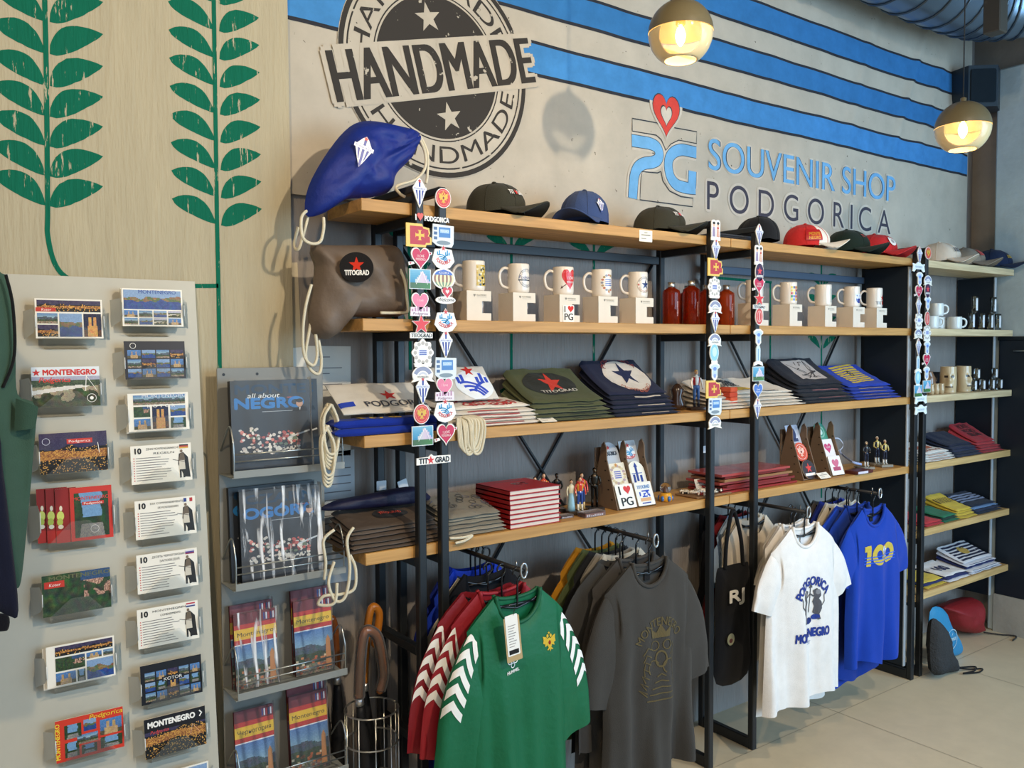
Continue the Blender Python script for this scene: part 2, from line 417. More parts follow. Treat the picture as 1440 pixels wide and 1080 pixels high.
# ================================================================ THE SETTING
YW = 2.30                                     # back wall
YL = 2.25                                     # face of the leaf-painted wall section
f = MB(col='cfc0a2', mat='floor'); f.box((-1.5, -3.5, -.05), (6.5, YW+.1, 0))
for x in (.42, 1.32, 2.22, 3.12, 4.02): f.rect(x, -3.4, x+.004, YW, .0006, col='ab9f88')
for y in (-1.6, -.7, .2, 1.1, 2.0): f.rect(-1.4, y, 6.4, y+.004, .0006, col='ab9f88')
structure(f, 'floor')
structure(MB(col='2a2e33', mat='ceiling').box((-1.5, -1.2, 3.45), (6.5, YW+.1, 3.5)), 'ceiling')

def leaf(mb, a, b, wd, z=0, n=12, col=None):
    a = Vector(a); b = Vector(b); d = b-a; q = Vector((-d.y, d.x)); q.normalize(); A, B = [], []; L = d.length
    for i in range(n+1):
        t = i/n; w = wd*(math.sin(PI*t**.85))**.8; j = 1+.07*fr(t*9+a.x*50, a.y*50)
        c = a+d*t+q*(.10*L*math.sin(PI*t)); A.append(c+q*w*j*.55); B.append(c-q*w*j*.5)
    mb.strip(B, A, z, col=col)
GREEN = '12664f'
def P2(px, py, Y): v = at(px, py, Y); return (v.x, v.z)
wl = MB(col='b3a98f', mat='plaster'); wl.box((-1.2, YL, 0), (.878, YW+.1, 3.45))
wl.T = TR(0, YL, 0) @ FRONT; wl.mat = 'mural'; wl.col = S(GREEN)
E0 = .0006
for i, y in enumerate((-11, 31, 76, 121, 164, 206, 248, 290)):       # first painted plant
    a = P2(70, y, YL); b = P2(145, y-28, YL); leaf(wl, a, b, .052, E0)
    a = P2(64, y-1, YL); b = P2(-9, y-47, YL); leaf(wl, b, a, .050, E0)
wl.line([P2(v.x, v.y, YL) for v in smooth([(62, -30, 0), (65, 100, 0), (67, 290, 0), (67, 330, 0), (76, 368, 0), (92, 389, 0), (120, 399, 0), (200, 402, 0), (307, 402, 0)], 6)], .011, E0*1.6)
for i in range(-1, 8):                                               # second painted plant
    y = 44+39*i; a = P2(308+i*.4, y, YL); b = P2(364+i*.6, y-19-i*.6, YL); leaf(wl, a, b, .046, E0)
    a = P2(301+i*.4, y-2, YL); b = P2(236+i*.8, y-42+i*.6, YL); leaf(wl, b, a, .046, E0)
wl.line([P2(x, y, YL) for x, y in ((300, -30), (302, 100), (305, 310), (307, 402), (312, 700), (318, 1000))], .011, E0*1.6)
structure(wl, 'wall_left')

wb = MB(col='97908a', mat='plaster'); wb.box((.86, YW, 0), (5.6, YW+.1, 3.45))
wb.T = TR(0, YW, 0) @ FRONT; wb.mat = 'mural'; wb.col = S(GREEN)
for px, tops in ((719, (352,)), (835, (361,))):
    for y in tops:
        leaf(wb, P2(px+3, y-2, YW), P2(px+35, y-18, YW), .03, E0); leaf(wb, P2(px-35, y-20, YW), P2(px-3, y-2, YW), .03, E0)
wb.line([P2(*q, YW) for q in ((719, 330), (719, 480), (719, 533), (714, 545), (703, 551))], .011, E0*1.6)
wb.line([P2(*q, YW) for q in ((835, 340), (835, 560))], .011, E0*1.6)
for y in (345, 392, 425, 460):
    leaf(wb, P2(577, y, YW), P2(606, y-22, YW), .032, E0); leaf(wb, P2(543, y-24, YW), P2(573, y, YW), .032, E0)
wb.line([P2(575, 330, YW), P2(577, 520, YW)], .011, E0*1.6)
for y in (402, 432, 462, 490):
    leaf(wb, P2(1157, y, YW), P2(1176, y-16, YW), .03, E0); leaf(wb, P2(1136, y-17, YW), P2(1153, y, YW), .03, E0)
wb.line([P2(1155, 370, YW), P2(1155, 700, YW)], .011, E0*1.6)
wb.line([P2(1083, 398, YW), P2(1083, 560, YW)], .011, E0*1.6)
wb.line([P2(1010, 391, YW), P2(1085, 397, YW)], .011, E0*1.6)
structure(wb, 'wall_back')
structure(MB(col='9c948a', mat='concrete').box((4.80, .6, 0), (4.95, YW+.05, 3.45)), 'wall_right')
structure(MB(col='bccdd2', mat='concrete').bbox((4.70, .6, 0), (4.81, 2.135, 2.975), .008), 'trim_1')

# ---------------------------------------------------------------- ceiling duct, bracket, wall speaker
t = thing('ventilation_duct', (0, 0, 0), 'corrugated metal ventilation duct running under the dark ceiling', 'duct')
d = MB(col='7d90a3', mat='duct', sm=True); ax = smooth([(2.2, 2.04, 3.19), (3.3, 2.04, 3.17), (4.0, 2.03, 3.16), (4.35, 1.95, 3.17), (4.55, 1.65, 3.2), (4.6, 1.0, 3.22)], 14)
d.tube(ax, .16, 24); d.build('duct_tube', t)
for i in range(2, len(ax)-1, 3):
    r = MB(col='59656f', mat='duct', sm=True)
    dv = (ax[i+1]-ax[i-1]).normalized(); a = dv.orthogonal().normalized(); b = dv.cross(a)
    r.tube([ax[i]+(a*math.cos(2*PI*k/24)+b*math.sin(2*PI*k/24))*.163 for k in range(25)], .0055, 6)
    r.build('reinforcing_ring', t)
BK = at(1401, 47, 1.72)  # pale upright strip stands for a bright reflection on the glass
tag(MB(col='4a453d', mat='painted_steel').bbox((BK.x-.035, 1.69, BK.z), (BK.x+.035, 1.76, 3.45), .004).build('ceiling_bracket'), 'brown square steel post hanging from the ceiling before the duct', 'bracket')
t = thing('wall_speaker', (4.62, 2.2, 2.85), 'dark wall speaker mounted high in the corner above the pendant lamp', 'speaker')
sp = MB(col='23303a', mat='painted_steel')
sp.prism([(-.10, .095), (-.13, -.02), (-.02, -.115), (.10, -.075), (.10, .095)], -.09, .12)
sp.build('cabinet', t)
g = MB(col='1b262e', mat='fabric'); g.T = TR(-.076, -.0695, .015) @ RZ(-.71) @ FRONT; g.prism(rrect(-.062, -.085, .062, .085, .01), 0, .004); g.build('grille', t)

# ---------------------------------------------------------------- the printed cloth banner
FOLDS = [(3.55, .35, .035, .006), (3.92, .45, .028, .012), (4.12, .5, .05, .010), (4.38, .38, .03, .012), (4.58, .2, .04, .014)]
def cloth(v):
    x, z, dd = v[0], v[1], v[2]; q = .003*fr(x, z, 0, 2.2, 3)*max(0, min(1, x-2.8)); hi = .2+.8*max(0, min(1, (z-2.36)/.2))
    for x0, k, w, am in FOLDS: q += hi*am*math.exp(-((x-x0-(z-2.4)*k)/w)**2)
    return (x, YW-.018-q-dd, z)
bn = thing('wall_banner', (2.8, YW, 1.96), 'wide grey cloth banner with blue stripes hung above the shelves', 'banner')
bo = Vector((2.8, YW, 1.96))
def mapd(f0): return lambda v: Vector(cloth(f0(v)))-bo
B = MB(col='b7afa0', mat='banner', sm=True); B.map = mapd(lambda v: v); B.seg = 9
B.grid(lambda a, b: (.879+a*3.83, 1.962+b*1.4, 0), 300, 70)
B.mat = 'banner_ink'; B.sm = True
def wav(x, z, s=0): return z+.006*fr(x, z, 0, 1.6, s)+.003*fr(x, z, 0, 7, s)
XS = [.885+i*(4.70-.885)/300 for i in range(301)]
for k, (z0, z1) in enumerate(((2.451, 2.551), (2.657, 2.749), (2.855, 2.955))):
    rows = lambda x, e, t: (wav(x, z0, k)-e)*(1-t)+(wav(x, z1, k)+e)*t
    for e, zz, c_ in ((.009, .0015, '2f3138'), (-.002, .0024, '4384bf' if k == 0 else '3674ac')):
        for j in range(6): B.strip([(x, rows(x, e, j/6)) for x in XS], [(x, rows(x, e, (j+1)/6)) for x in XS], zz, col=c_)
# grey ghost ovals of the print
B.build('printed_cloth', bn)
def emblem(name, x, z, rot, mat='banner_ink', lift=.001, zk=1):
    q = MB(mat=mat); q.seg = .09; c, s_ = math.cos(rot), math.sin(rot)
    q.map = mapd(lambda v: (x+v[0]*c-v[1]*s_, z+v[0]*s_+v[1]*c, v[2]*zk+lift)); return q
st = emblem('stamp', 1.374, 2.398, .252, 'banner_stamp', .0026); DK = '3a3734'; BG = 'b9b1a2'
st.disc(0, 0, .338, .0008, n=72, col=BG, mat='banner')
st.ring(0, 0, .320, .336, .0014, n=80, col=DK); st.ring(0, 0, .306, .311, .0014, n=80, col=DK); st.ring(0, 0, .222, .226, .0014, n=80, col=DK)
for sg in (1, -1):
    a0 = math.asin(.088/.216); P = [(.216*math.cos(a0+(PI-2*a0)*i/30), sg*.216*math.sin(a0+(PI-2*a0)*i/30)) for i in range(31)]
    st.flat(P, .0014, col=DK); st.flat(star(0, sg*.150, .047), .0020, col=BG, mat='banner')
    st.text('HANDMADE', 0, 0, .052, .0014, w=.66 if sg > 0 else .70, arc=(0, 0, .240 if sg > 0 else .292, sg > 0), bold=.0, col=DK)
st.rect(-.345, -.088, .345, .088, .0026, col=BG, mat='banner')
st.text('HANDMADE', 0, -.074, .148, .0032, w=.775, bold=.075, col=BG, mat='banner')
st.text('HANDMADE', 0, -.072, .144, .0044, w=.745, bold=.030, col=DK)
st.build('handmade_stamp', bn)
def bp(px, py, k=None): v = at(px, py, YW-.022); return (v.x, v.z)
def cp(cx, cy): return bp(870+cx/6.352, 130+cy/6.352)
L = emblem('logo', 0, 0, 0, 'banner_ink', .0008, .5); L.seg = .03; LB = '6fa9d6'; HL = 'c4bcae'
pth = [cp(*q) for q in ((120, 428), (210, 442), (290, 458), (345, 490), (366, 550), (350, 600), (300, 624), (230, 634), (175, 670), (145, 740), (135, 830), (128, 945))]
pth = [(v.x, v.y) for v in smooth([(a, b, 0) for a, b in pth], 5)]
gth = [cp(*q) for q in ((697, 537), (620, 520), (560, 512), (495, 535), (455, 590), (448, 670), (470, 760), (520, 822), (590, 848), (640, 856), (690, 860))]
gth = [(v.x, v.y) for v in smooth([(a, b, 0) for a, b in gth], 5)]
g2 = [cp(657, 850), cp(660, 790), cp(662, 702)]
for w_, z_, c_ in ((.066, .0022, HL), (.048, .0028, '3c4450'), (.043, .0034, LB)):
    for i_, q in enumerate((pth, gth, g2)): L.line(q, w_, z_+.00015*i_, col=c_)
for q in (((125, 340), (125, 230), (345, 270), (435, 368), (490, 312), (702, 350), (700, 456), (540, 425), (470, 460), (425, 515), (385, 420), (340, 380), (125, 345)),
          ((380, 705), (350, 718), (215, 706), (203, 760), (195, 958), (664, 1020), (668, 944), (560, 930), (460, 880), (400, 790), (382, 705))):
    L.line([cp(*k) for k in q], .004, .0026, col='3c3f45')
hx, hz = cp(428, 205)
for k, z_, c_ in ((1.18, .0030, HL), (1.0, .0036, '3c3f45'), (.95, .0042, 'd0483f'), (.50, .0048, '3c3f45'), (.44, .0054, HL)):
    L.flat(heart(hx, hz-.004, .150*k if k > .6 else .10*k*1.3, .165*k), z_, col=c_)
for b_, z_, c_ in ((.055, .0022, HL), (.028, .0030, '3c4a5a'), (.010, .0038, LB)):
    L.text('SOUVENIR SHOP', (2.621+3.985)/2, 2.237, .121, z_, w=1.366+b_*.1, bold=b_, halo=True, col=c_)
for ch, px in zip('PODGORICA', (1003, 1040, 1078, 1113, 1148, 1180, 1198, 1217, 1244)):
    x = bp(px, 290)[0]
    for b_, z_, c_ in ((.075, .0024, HL), (.012, .0032, '43424e')): L.text(ch, x, 2.077, .112, z_, bold=b_, col=c_)
L.build('souvenir_shop_logo', bn)

# ================================================================ SHELVING
ZS = {1: 1.9224, 2: 1.608, 3: 1.297, 4: .982, 5: .6726, 6: .3756}; TH = .0323; YF, YB = 2.026, 2.243
BLACK = '1d2125'; OAK = 'c79a5c'
def post(mb, x, y, z1=1.95): mb.bbox((x, y, 0), (x+.025, y+.025, z1), .003)
def frame(root, x, rungs, top=1.95):
    f = MB(col=BLACK, mat='painted_steel'); post(f, x, 2.0, top); f.build('front_post', root)
    f = MB(col=BLACK, mat='painted_steel'); post(f, x, 2.246, top); f.build('back_post', root)
    f = MB(col=BLACK, mat='painted_steel'); f.bbox((x, 2.0, top), (x+.025, 2.271, top+.022), .003); f.build('top_rail', root)
    f = MB(col=BLACK, mat='painted_steel'); f.bbox((x+.001, 2.025, 0), (x+.024, 2.246, .042), .003); f.build('foot_rail', root)
    for z in rungs: MB(col=BLACK, mat='painted_steel').bbox((x+.001, 2.025, z-.026), (x+.024, 2.246, z-.001), .002).build('shelf_rung', root)
def boards(root, x0, x1, zs, col=OAK):
    for z in zs: MB(col=col, mat='wood').bbox((x0, YF, z-TH), (x1, YB, z), .0015).build('shelf_board', root)
ua = thing('shelving_unit', (0, 0, 0), 'oak and black steel shelving unit nearest the postcard panel, carrying mugs and books', 'shelving', 'oak shelving units')
RUN = [ZS[k]-TH for k in (1, 2, 3, 4)]
frame(ua, 1.130, RUN+[.70, .44]); frame(ua, 1.202, RUN); frame(ua, 2.316, RUN); boards(ua, .982, 2.450, [ZS[k] for k in (1, 2, 3, 4)])
def brace(root, a, b): MB(col=BLACK, mat='painted_steel').tube([a, b], .0055, 6).build('cross_brace', root)
brace(ua, (1.222, 2.283, 1.86), (2.33, 2.283, .35)); brace(ua, (2.33, 2.289, 1.86), (1.222, 2.289, .33))
MB(col=BLACK, mat='painted_steel').bbox((1.226, 2.252, 1.838), (2.316, 2.27, 1.868), .002).build('back_rail', ua)
ub = thing('shelving_unit', (0, 0, 0), 'oak and black steel shelving unit in the middle, with white and blue tees below', 'shelving', 'oak shelving units')
frame(ub, 2.561, RUN); frame(ub, 3.688, RUN); boards(ub, 2.453, 3.712, [ZS[k] for k in (1, 2, 3, 4)])
brace(ub, (2.58, 2.283, 1.80), (3.70, 2.283, .30)); brace(ub, (3.70, 2.289, 1.80), (2.58, 2.289, .27))
MB(col='46566a', mat='painted_steel').bbox((2.588, 2.252, 1.822), (3.688, 2.27, 1.852), .002).build('back_rail', ub)  # black rail, the bluish daylight on it is put into its colour
def side_panel(root, x, y0, y1, z0, z1):
    MB(col='18222d', mat='painted_steel').box((x, y0, z0), (x+.012, y1, z1)).build('side_panel', root)
    MB(col='aab2b8', mat='painted_steel').bbox((x-.004, y0-.008, z0), (x+.014, y0, z1), .002).build('edge_strip', root)
side_panel(ub, 3.676, 2.036, 2.245, .06, 1.885)
uc = thing('shelving_unit', (0, 0, 0), 'narrow six-board oak shelving unit against the pilaster, with shot glasses', 'shelving', 'oak shelving units')
frame(uc, 3.762, [ZS[k]-TH for k in (1, 2, 3, 4, 5, 6)]); boards(uc, 3.730, 4.687, [ZS[k] for k in (1, 2, 3)], 'e0cda8'); boards(uc, 3.730, 4.687, [ZS[k] for k in (4, 5, 6)], 'd2b27c')  # window light on these boards is put into their paler colours
side_panel(uc, 4.644, 2.105, 2.292, .20, 1.885)
# cabinet with plinth against the pilaster
t = thing('storage_cabinet', (4.69, 1.6, 0), 'black cabinet standing against the grey pilaster beyond the shelves', 'cabinet')
MB(col='1a2531', mat='painted_steel').bbox((0, -.6, .205), (.009, .495, 1.555), .002).build('door', t)
MB(col='141d27', mat='painted_steel').bbox((-.004, -.62, 1.555), (.0095, .50, 1.575), .002).build('cabinet_top', t)
MB(col='b9bfc2', mat='steel').tube([(-.012, .30, 1.50), (-.012, .42, 1.50)], .005).build('handle', t)
MB(col='aeb0aa', mat='concrete').box((.002, -.6, 0), (.0095, .50, .204)).build('plinth', t)
# ================================================================ PENDANT LAMPS
def pendant(x, y, z, rad, label):
    t = thing('pendant_lamp', (x, y, z), label, 'lamp', 'globe pendant lamps')
    b = MB(col='6e644a', mat='enamel', sm=True); n = 14
    b.lathe([(rad*1.01*math.cos(a), rad*1.01*math.sin(a)) for a in [PI/2*i/n+.02 for i in range(n)]]+[(.006, rad*1.02)], 40)
    b.lathe([(.010, rad*1.0), (.010, rad*1.14), (.004, rad*1.17)], 12); b.build('metal_dome', t)
    MB(col='2a2c2e', mat='matte').tube([(0, 0, rad*1.1), (0, 0, 3.45-z)], .0022, 6).build('cord', t)
    MB(col='caa85f', mat='steel').lathe([(0, .055), (.014, .055), (.014, .025), (.010, .02), (0, .02)], 16).build('lamp_holder', t)
    g = MB(col='f2d9a6', mat='amber_glass', sm=True); A = [-PI/2*i/18 for i in range(19)]
    g.lathe([(rad*math.cos(a), rad*math.sin(a)) for a in A if math.cos(a) > .52]+[(rad*.51, -rad*.845), (rad*.49, -rad*.84)], 40); g.build('glass_globe', t)
    k = MB(col='ffdca0', mat='filament', sm=True); k.lathe([(.001, .022), (.009, .014), (.015, -.006), (.012, -.022), (.004, -.034), (0, -.036)], 14); k.build('bulb', t)
    l = lamp('pendant_bulb_light', 'POINT', (x, y, z-.05), 2.2, (1, .66, .32), .02)
    return t
v = at(957, 47, 1.69); pendant(v.x, v.y, v.z, .091, 'brass-domed glass pendant lamp glowing before the blue banner stripes')
v = at(1354, 180, 1.50); pendant(v.x, v.y, v.z, .091, 'glass pendant lamp hanging in the corner beside the wall speaker')

# ================================================================ MAGNETS ON THE POSTS
WH = 'f4f2ec'
def mg_base(m, pts, k=1.14, th=.0035): m.prism(scaled(pts, k), 0, th, col=WH, mat='enamel')
def eagle(m, x, y, s, z, col='d9b23c'):
    m.flat(oval(x, y-.02*s, .14*s, .26*s, 12), z, col=col)
    for sg in (-1, 1):
        m.flat([(x+sg*a*s, y+b*s) for a, b in ((.06, .16), (.22, .30), (.40, .34), (.36, .16), (.40, .0), (.28, -.04), (.30, -.18), (.16, -.12), (.06, -.1))], z, col=col)
        m.flat(oval(x+sg*.1*s, y+.32*s, .07*s, .09*s, 10), z, col=col)
        m.flat([(x+sg*.04*s, y-.2*s), (x+sg*.2*s, y-.34*s), (x+sg*.08*s, y-.36*s)], z, col=col)
    m.flat(star(x, y+.46*s, .09*s), z, col=col); m.flat([(x-.08*s, y-.22*s), (x, y-.44*s), (x+.08*s, y-.22*s)], z, col=col)
    m.flat(oval(x, y, .08*s, .11*s, 10), z+.0003, col='8c2a24')
def crest(m, x, y, w, h, z=0, bl='2a3f9a'):
    """pointed football-style shield with blue stripes and a name band"""
    d = [(-.5, .14), (-.16, .42), (0, .5), (.16, .42), (.5, .14), (.22, -.24), (0, -.5), (-.22, -.24)]
    P = lambda q, k=1: [(x+a*w*k, y+b*h*k) for a, b in q]
    m.flat(P(d), z, col=WH); z += .0004
    m.flat(P([(-.07, .46), (.07, .46), (.07, -.42), (0, -.48), (-.07, -.42)]), z, col=bl)
    m.flat(P([(-.34, .10), (-.22, .24), (-.14, -.24), (-.18, -.26)]), z, col=bl); m.flat(P([(.34, .10), (.22, .24), (.14, -.24), (.18, -.26)]), z, col=bl)
    m.flat(P([(-.55, .08), (.55, .08), (.55, .20), (-.55, .20)]), z+.0003, col='e9ebf2'); m.text('PODGORICA', x, y+.105*h, .065*h, z+.0006, w=w*.9, col=bl)
    m.flat(star(x, y+.42*h, .085*h), z+.0006, col='c8342c')
def hills_logo(m, x, y, w, z, bl='3f9bd2', word='PODGORICA', wc='d0403a'):
    A = oval(x, y, .42*w, .36*w, 24); m.flat([p for p in A], z, col='eef4f8')
    for i, (dx, r) in enumerate(((-.05, .40), (-.05, .30), (-.05, .20))): m.ring(x-.18*w+i*.04*w, y-.36*w, r*w, (r+.055)*w, z+.0003, a0=.35, a1=1.9, n=14, col=bl)
    m.ring(x+.34*w, y-.36*w, .40*w, .46*w, z+.0003, a0=1.75, a1=2.7, n=14, col=bl)
    for dx, hh in ((-.32, .16), (-.22, .22), (.12, .15), (.22, .24), (.32, .14)): m.rect(x+(dx-.035)*w, y+.04*w, x+(dx+.035)*w, y+(.04+hh)*w, z+.0003, col=bl)
    m.flat(star(x, y+.36*w, .15*w), z+.0006, col=wc)
    if word: m.text(word, 0, 0, .16*w, z+.0008, w=1.0*w, arc=(x, y+.12*w, .52*w, False), bold=.03, col=wc)
def magnet(kind, w):
    m = MB(mat='enamel'); T = .0036; t2 = T+.0004
    if kind == 'diamond':
        d = [(-.5*w, .14*w*1.9), (-.16*w, .42*w*1.9), (0, .5*w*1.9), (.16*w, .42*w*1.9), (.5*w, .14*w*1.9), (.22*w, -.24*w*1.9), (0, -.5*w*1.9), (-.22*w, -.24*w*1.9)]
        mg_base(m, d, 1.12); crest(m, 0, 0, w, w*1.9, t2)
    elif kind == 'round':
        mg_base(m, oval(0, 0, w*.5, w*.55), 1.0); m.flat(oval(0, 0, w*.46, w*.51), t2, col='cf3f36'); m.ring(0, 0, w*.37, w*.39, t2+.0003, ey=1.1, col='e9a08c'); eagle(m, 0, 0, w*.72, t2+.0004)
    elif kind == 'oval':
        mg_base(m, oval(0, 0, w*.42, w*.62), 1.0); m.flat(oval(0, 0, w*.38, w*.57), t2, col='d2504b'); m.ring(0, 0, w*.22, w*.25, t2+.0003, ey=1.6, col='f0c9c0'); m.rect(-.04*w, -.3*w, .04*w, .3*w, t2+.0003, col='f0c9c0')
    elif kind == 'pale_oval':
        mg_base(m, oval(0, 0, w*.42, w*.58), 1.0); m.flat(oval(0, 0, w*.38, w*.53), t2, col='8fcbe0'); m.flat(oval(0, .05*w, w*.2, w*.3), t2+.0003, col='c8e8f0'); m.rect(-.3*w, -.66*w, .3*w, -.5*w, t2+.0003, col=WH)
    elif kind == 'flag':
        d = [(-.55, .44), (.12, .44), (.16, .34), (.42, .30), (.46, .1), (.40, -.02), (.52, -.06), (.52, -.34), (.30, -.36), (.26, -.46), (-.55, -.46)]
        d = [(a*w, b*w*.95) for a, b in d]; m.prism(scaled(d, 1.08), 0, T, col='e8c25a', mat='enamel'); m.flat(scaled([p for p in d], .84), t2, col='b5282f')
        for a, b in ((.20, .05), (.05, .20)): m.rect(-a*w, -b*w, a*w, b*w, t2+.0004, col='e2b93f')
        for sx in (-1, 1): m.flat([(sx*.2*w, .1*w), (sx*.2*w, -.1*w), (sx*.12*w, 0)], t2+.0004, col='e2b93f'); m.flat([(.1*w, sx*.2*w), (-.1*w, sx*.2*w), (0, sx*.12*w)], t2+.0004, col='e2b93f')
    elif kind == 'heart':
        h = heart(0, 0, w*.86, w*.9); mg_base(m, h, 1.14); m.flat(h, t2, col='c41f4a'); m.text('I LOVE', 0, .06*w, .12*w, t2+.0004, w=.36*w, col=WH); m.text('PODGORICA', 0, -.08*w, .1*w, t2+.0004, w=.5*w, col=WH)
        m.prism([(.36*w, .14*w), (.6*w, .22*w), (.6*w, .34*w), (.5*w, .30*w), (.42*w, .34*w), (.34*w, .22*w)], 0, T*.8, col=WH); m.prism([(-.36*w, -.14*w), (-.62*w, -.16*w), (-.6*w, -.32*w), (-.3*w, -.24*w)], 0, T*.8, col=WH)
        m.flat(heart(.5*w, .25*w, .10*w, .10*w, 12), T, col='c41f4a'); m.flat(heart(-.52*w, -.22*w, .10*w, .10*w, 12), T, col='c41f4a')
    elif kind == 'blue_heart':
        h = heart(0, 0, w*.86, w*.9); mg_base(m, h, 1.14); m.flat(h, t2, col='4f78c8'); m.text('I love', 0, .06*w, .13*w, t2+.0004, w=.34*w, col=WH); m.text('Podgorica', 0, -.08*w, .1*w, t2+.0004, w=.48*w, col=WH)
    elif kind == 'pink_heart':
        d = heart(0, .06*w, w*.74, w*.78); mg_base(m, d, 1.12); m.flat(d, t2, col='e27a98'); m.text('I love', 0, .12*w, .12*w, t2+.0004, w=.3*w, col='f6d5dc')
        m.prism([(-.48*w, -.5*w), (.48*w, -.5*w), (.46*w, -.12*w), (-.46*w, -.12*w)], 0, t2, col='e9dfe6')
        for i in range(6): m.rect((-.42+i*.14)*w, -.3*w, (-.34+i*.14)*w, (-.2+.06*(i % 3))*w, t2+.0003, col='b98aa8')
        m.text('Podgorica', 0, -.44*w, .1*w, t2+.0005, w=.7*w, shear=.2, col='7a4a6a')
    elif kind == 'photo':
        m.prism([(-.5*w, -.4*w), (.5*w, -.4*w), (.5*w, .42*w), (-.5*w, .42*w)], 0, T, col='dfe6e8'); m.grid(lambda a, b: ((-.47+a*.94)*w, (-.37+b*.76)*w, t2), 12, 10, cols=lambda u, v: rgb(30+90*v, 120+60*v, 170+40*v) if v > .3 and abs(u-.6) > (1-v)*.62-.02 else rgb(214-60*abs(u-.6), 220-40*u, 214) if v > .25 else rgb(70, 100+30*u, 66))
        m.line([(.1*w, .34*w), (-.2*w, -.2*w)], .02*w, t2+.0004, col='f4f4f0'); m.line([(.1*w, .34*w), (.34*w, -.2*w)], .02*w, t2+.0004, col='f4f4f0')
    elif kind == 'tram':
        m.prism([(-.5*w, .44*w), (.52*w, .40*w), (.5*w, -.34*w), (.4*w, -.5*w), (-.3*w, -.46*w), (-.54*w, -.3*w)], 0, T, col='d8dfe4'); m.rect(-.22*w, -.1*w, .34*w, .32*w, t2, col='4a7fc0'); m.rect(-.16*w, .08*w, .28*w, .24*w, t2+.0003, col='9cc4ea')
        for i in range(3): m.rect(-.46*w, (.2-.2*i)*w, -.3*w, (.32-.2*i)*w, t2, col='4e6a94')
        m.flat(oval(0, -.32*w, .34*w, .09*w, 14), t2, col='7f8e98'); m.text('PODGORICA', .06*w, .12*w, .09*w, t2+.0006, w=.40*w, col=WH)
    elif kind == 'photo_oval':
        d = oval(0, 0, .54*w, .42*w); mg_base(m, d, 1.06); m.grid(lambda a, b: (.5*w*(2*a-1)*math.sqrt(max(0, 1-(2*b-1)**2)), .39*w*(2*b-1), t2), 10, 10, cols=lambda u, v: rgb(70, 110, 196) if v > .74 else rgb(226, 220, 176) if int(u*10) % 2 else rgb(150, 110, 90) if v > .3 else rgb(120, 150, 120))
        m.text('PODGORICA', 0, .2*w, .09*w, t2+.0005, w=.5*w, col=WH)
    elif kind == 'script':
        h = heart(.08*w, .16*w, .5*w, .5*w); mg_base(m, h, 1.2); m.flat(h, t2, col='c9303c'); m.prism(oval(0, -.16*w, .52*w, .17*w, 22), 0, T*.9, col=WH); m.text('Welcome', 0, -.22*w, .16*w, t2, w=.86*w, shear=.3, col='3c3a40'); m.flat(heart(.08*w, .2*w, .2*w, .2*w, 18), t2+.0004, col='f0d5d2')
    elif kind == 'logo':
        m.prism([(a*w, b*w) for a, b in ((-.62, -.22), (-.46, .34), (-.12, .36), (0, .56), (.12, .36), (.46, .34), (.62, -.22), (.36, -.52), (0, -.62), (-.36, -.52))], 0, T, col=WH); hills_logo(m, 0, .02*w, w, t2)
    elif kind == 'star':
        s_ = star(0, .12*w, .48*w); mg_base(m, s_, 1.12); m.flat(s_, t2, col='d8302e'); m.prism([(-.6*w, -.52*w), (.6*w, -.52*w), (.6*w, -.26*w), (-.6*w, -.26*w)], 0, T+.0003, col=WH); m.text('TITOGRAD', 0, -.48*w, .18*w, T+.0008, w=1.12*w, bold=.04, col='22201f')
    elif kind == 'oval_star':
        d = oval(0, 0, .42*w, .6*w); mg_base(m, d, 1.08); m.flat(d, t2, col='3b1f45'); m.flat(star(0, .08*w, .3*w), t2+.0004, col='d8434a'); m.rect(-.32*w, -.34*w, .32*w, -.2*w, t2+.0004, col=WH); m.text('TITOGRAD', 0, -.315*w, .09*w, t2+.0008, w=.58*w, col='3b1f45')
    elif kind == 'floral':
        P = [(.5*w*(1+.1*math.cos(8*a))*math.cos(a), .55*w*(1+.1*math.cos(8*a))*math.sin(a)) for a in [2*PI*i/48 for i in range(48)]]; mg_base(m, P, 1.02)
        for i in range(12): a = 2*PI*i/12; m.flat(oval(.38*w*math.cos(a), .42*w*math.sin(a), .085*w, .085*w, 10), t2, col='b9b4ad')
        m.flat(oval(0, .0, .24*w, .2*w), t2, col='e3e6f2')
        for i in range(3): m.rect(-.18*w, (-.1+.08*i)*w, .18*w, (-.05+.08*i)*w, t2+.0003, col='5566b0')
        m.prism([(-.4*w, -.62*w), (.4*w, -.62*w), (.46*w, -.46*w), (-.46*w, -.46*w)], 0, T+.0004, col=WH)
    elif kind == 'arch':
        m.ring(0, -.30*w, .34*w, .62*w, 0, a0=.35, a1=PI-.35, n=16, col=WH); A = [(.62*w*math.cos(.35+(PI-.7)*i/16), -.30*w+.62*w*math.sin(.35+(PI-.7)*i/16)) for i in range(17)]
        m.prism(A+[(-.54*w, -.34*w), (.54*w, -.34*w)], 0, T, col=WH); m.ring(0, -.30*w, .36*w, .56*w, t2, a0=.45, a1=PI-.45, n=16, col='8d93b0'); m.ring(0, -.3*w, .2*w, .3*w, t2, a0=.5, a1=PI-.5, n=12, col='c8ccd8')
        m.prism([(-.66*w, -.5*w), (-.52*w, -.36*w), (-.5*w, -.22*w), (0, -.14*w), (.5*w, -.22*w), (.52*w, -.36*w), (.66*w, -.5*w), (.4*w, -.46*w), (0, -.36*w), (-.4*w, -.46*w)], 0, T+.0006, col='f2eee2'); m.text('MONTENEGRO', 0, -.29*w, .09*w, T+.0012, w=.62*w, col='4a4f60')
    elif kind == 'couple':
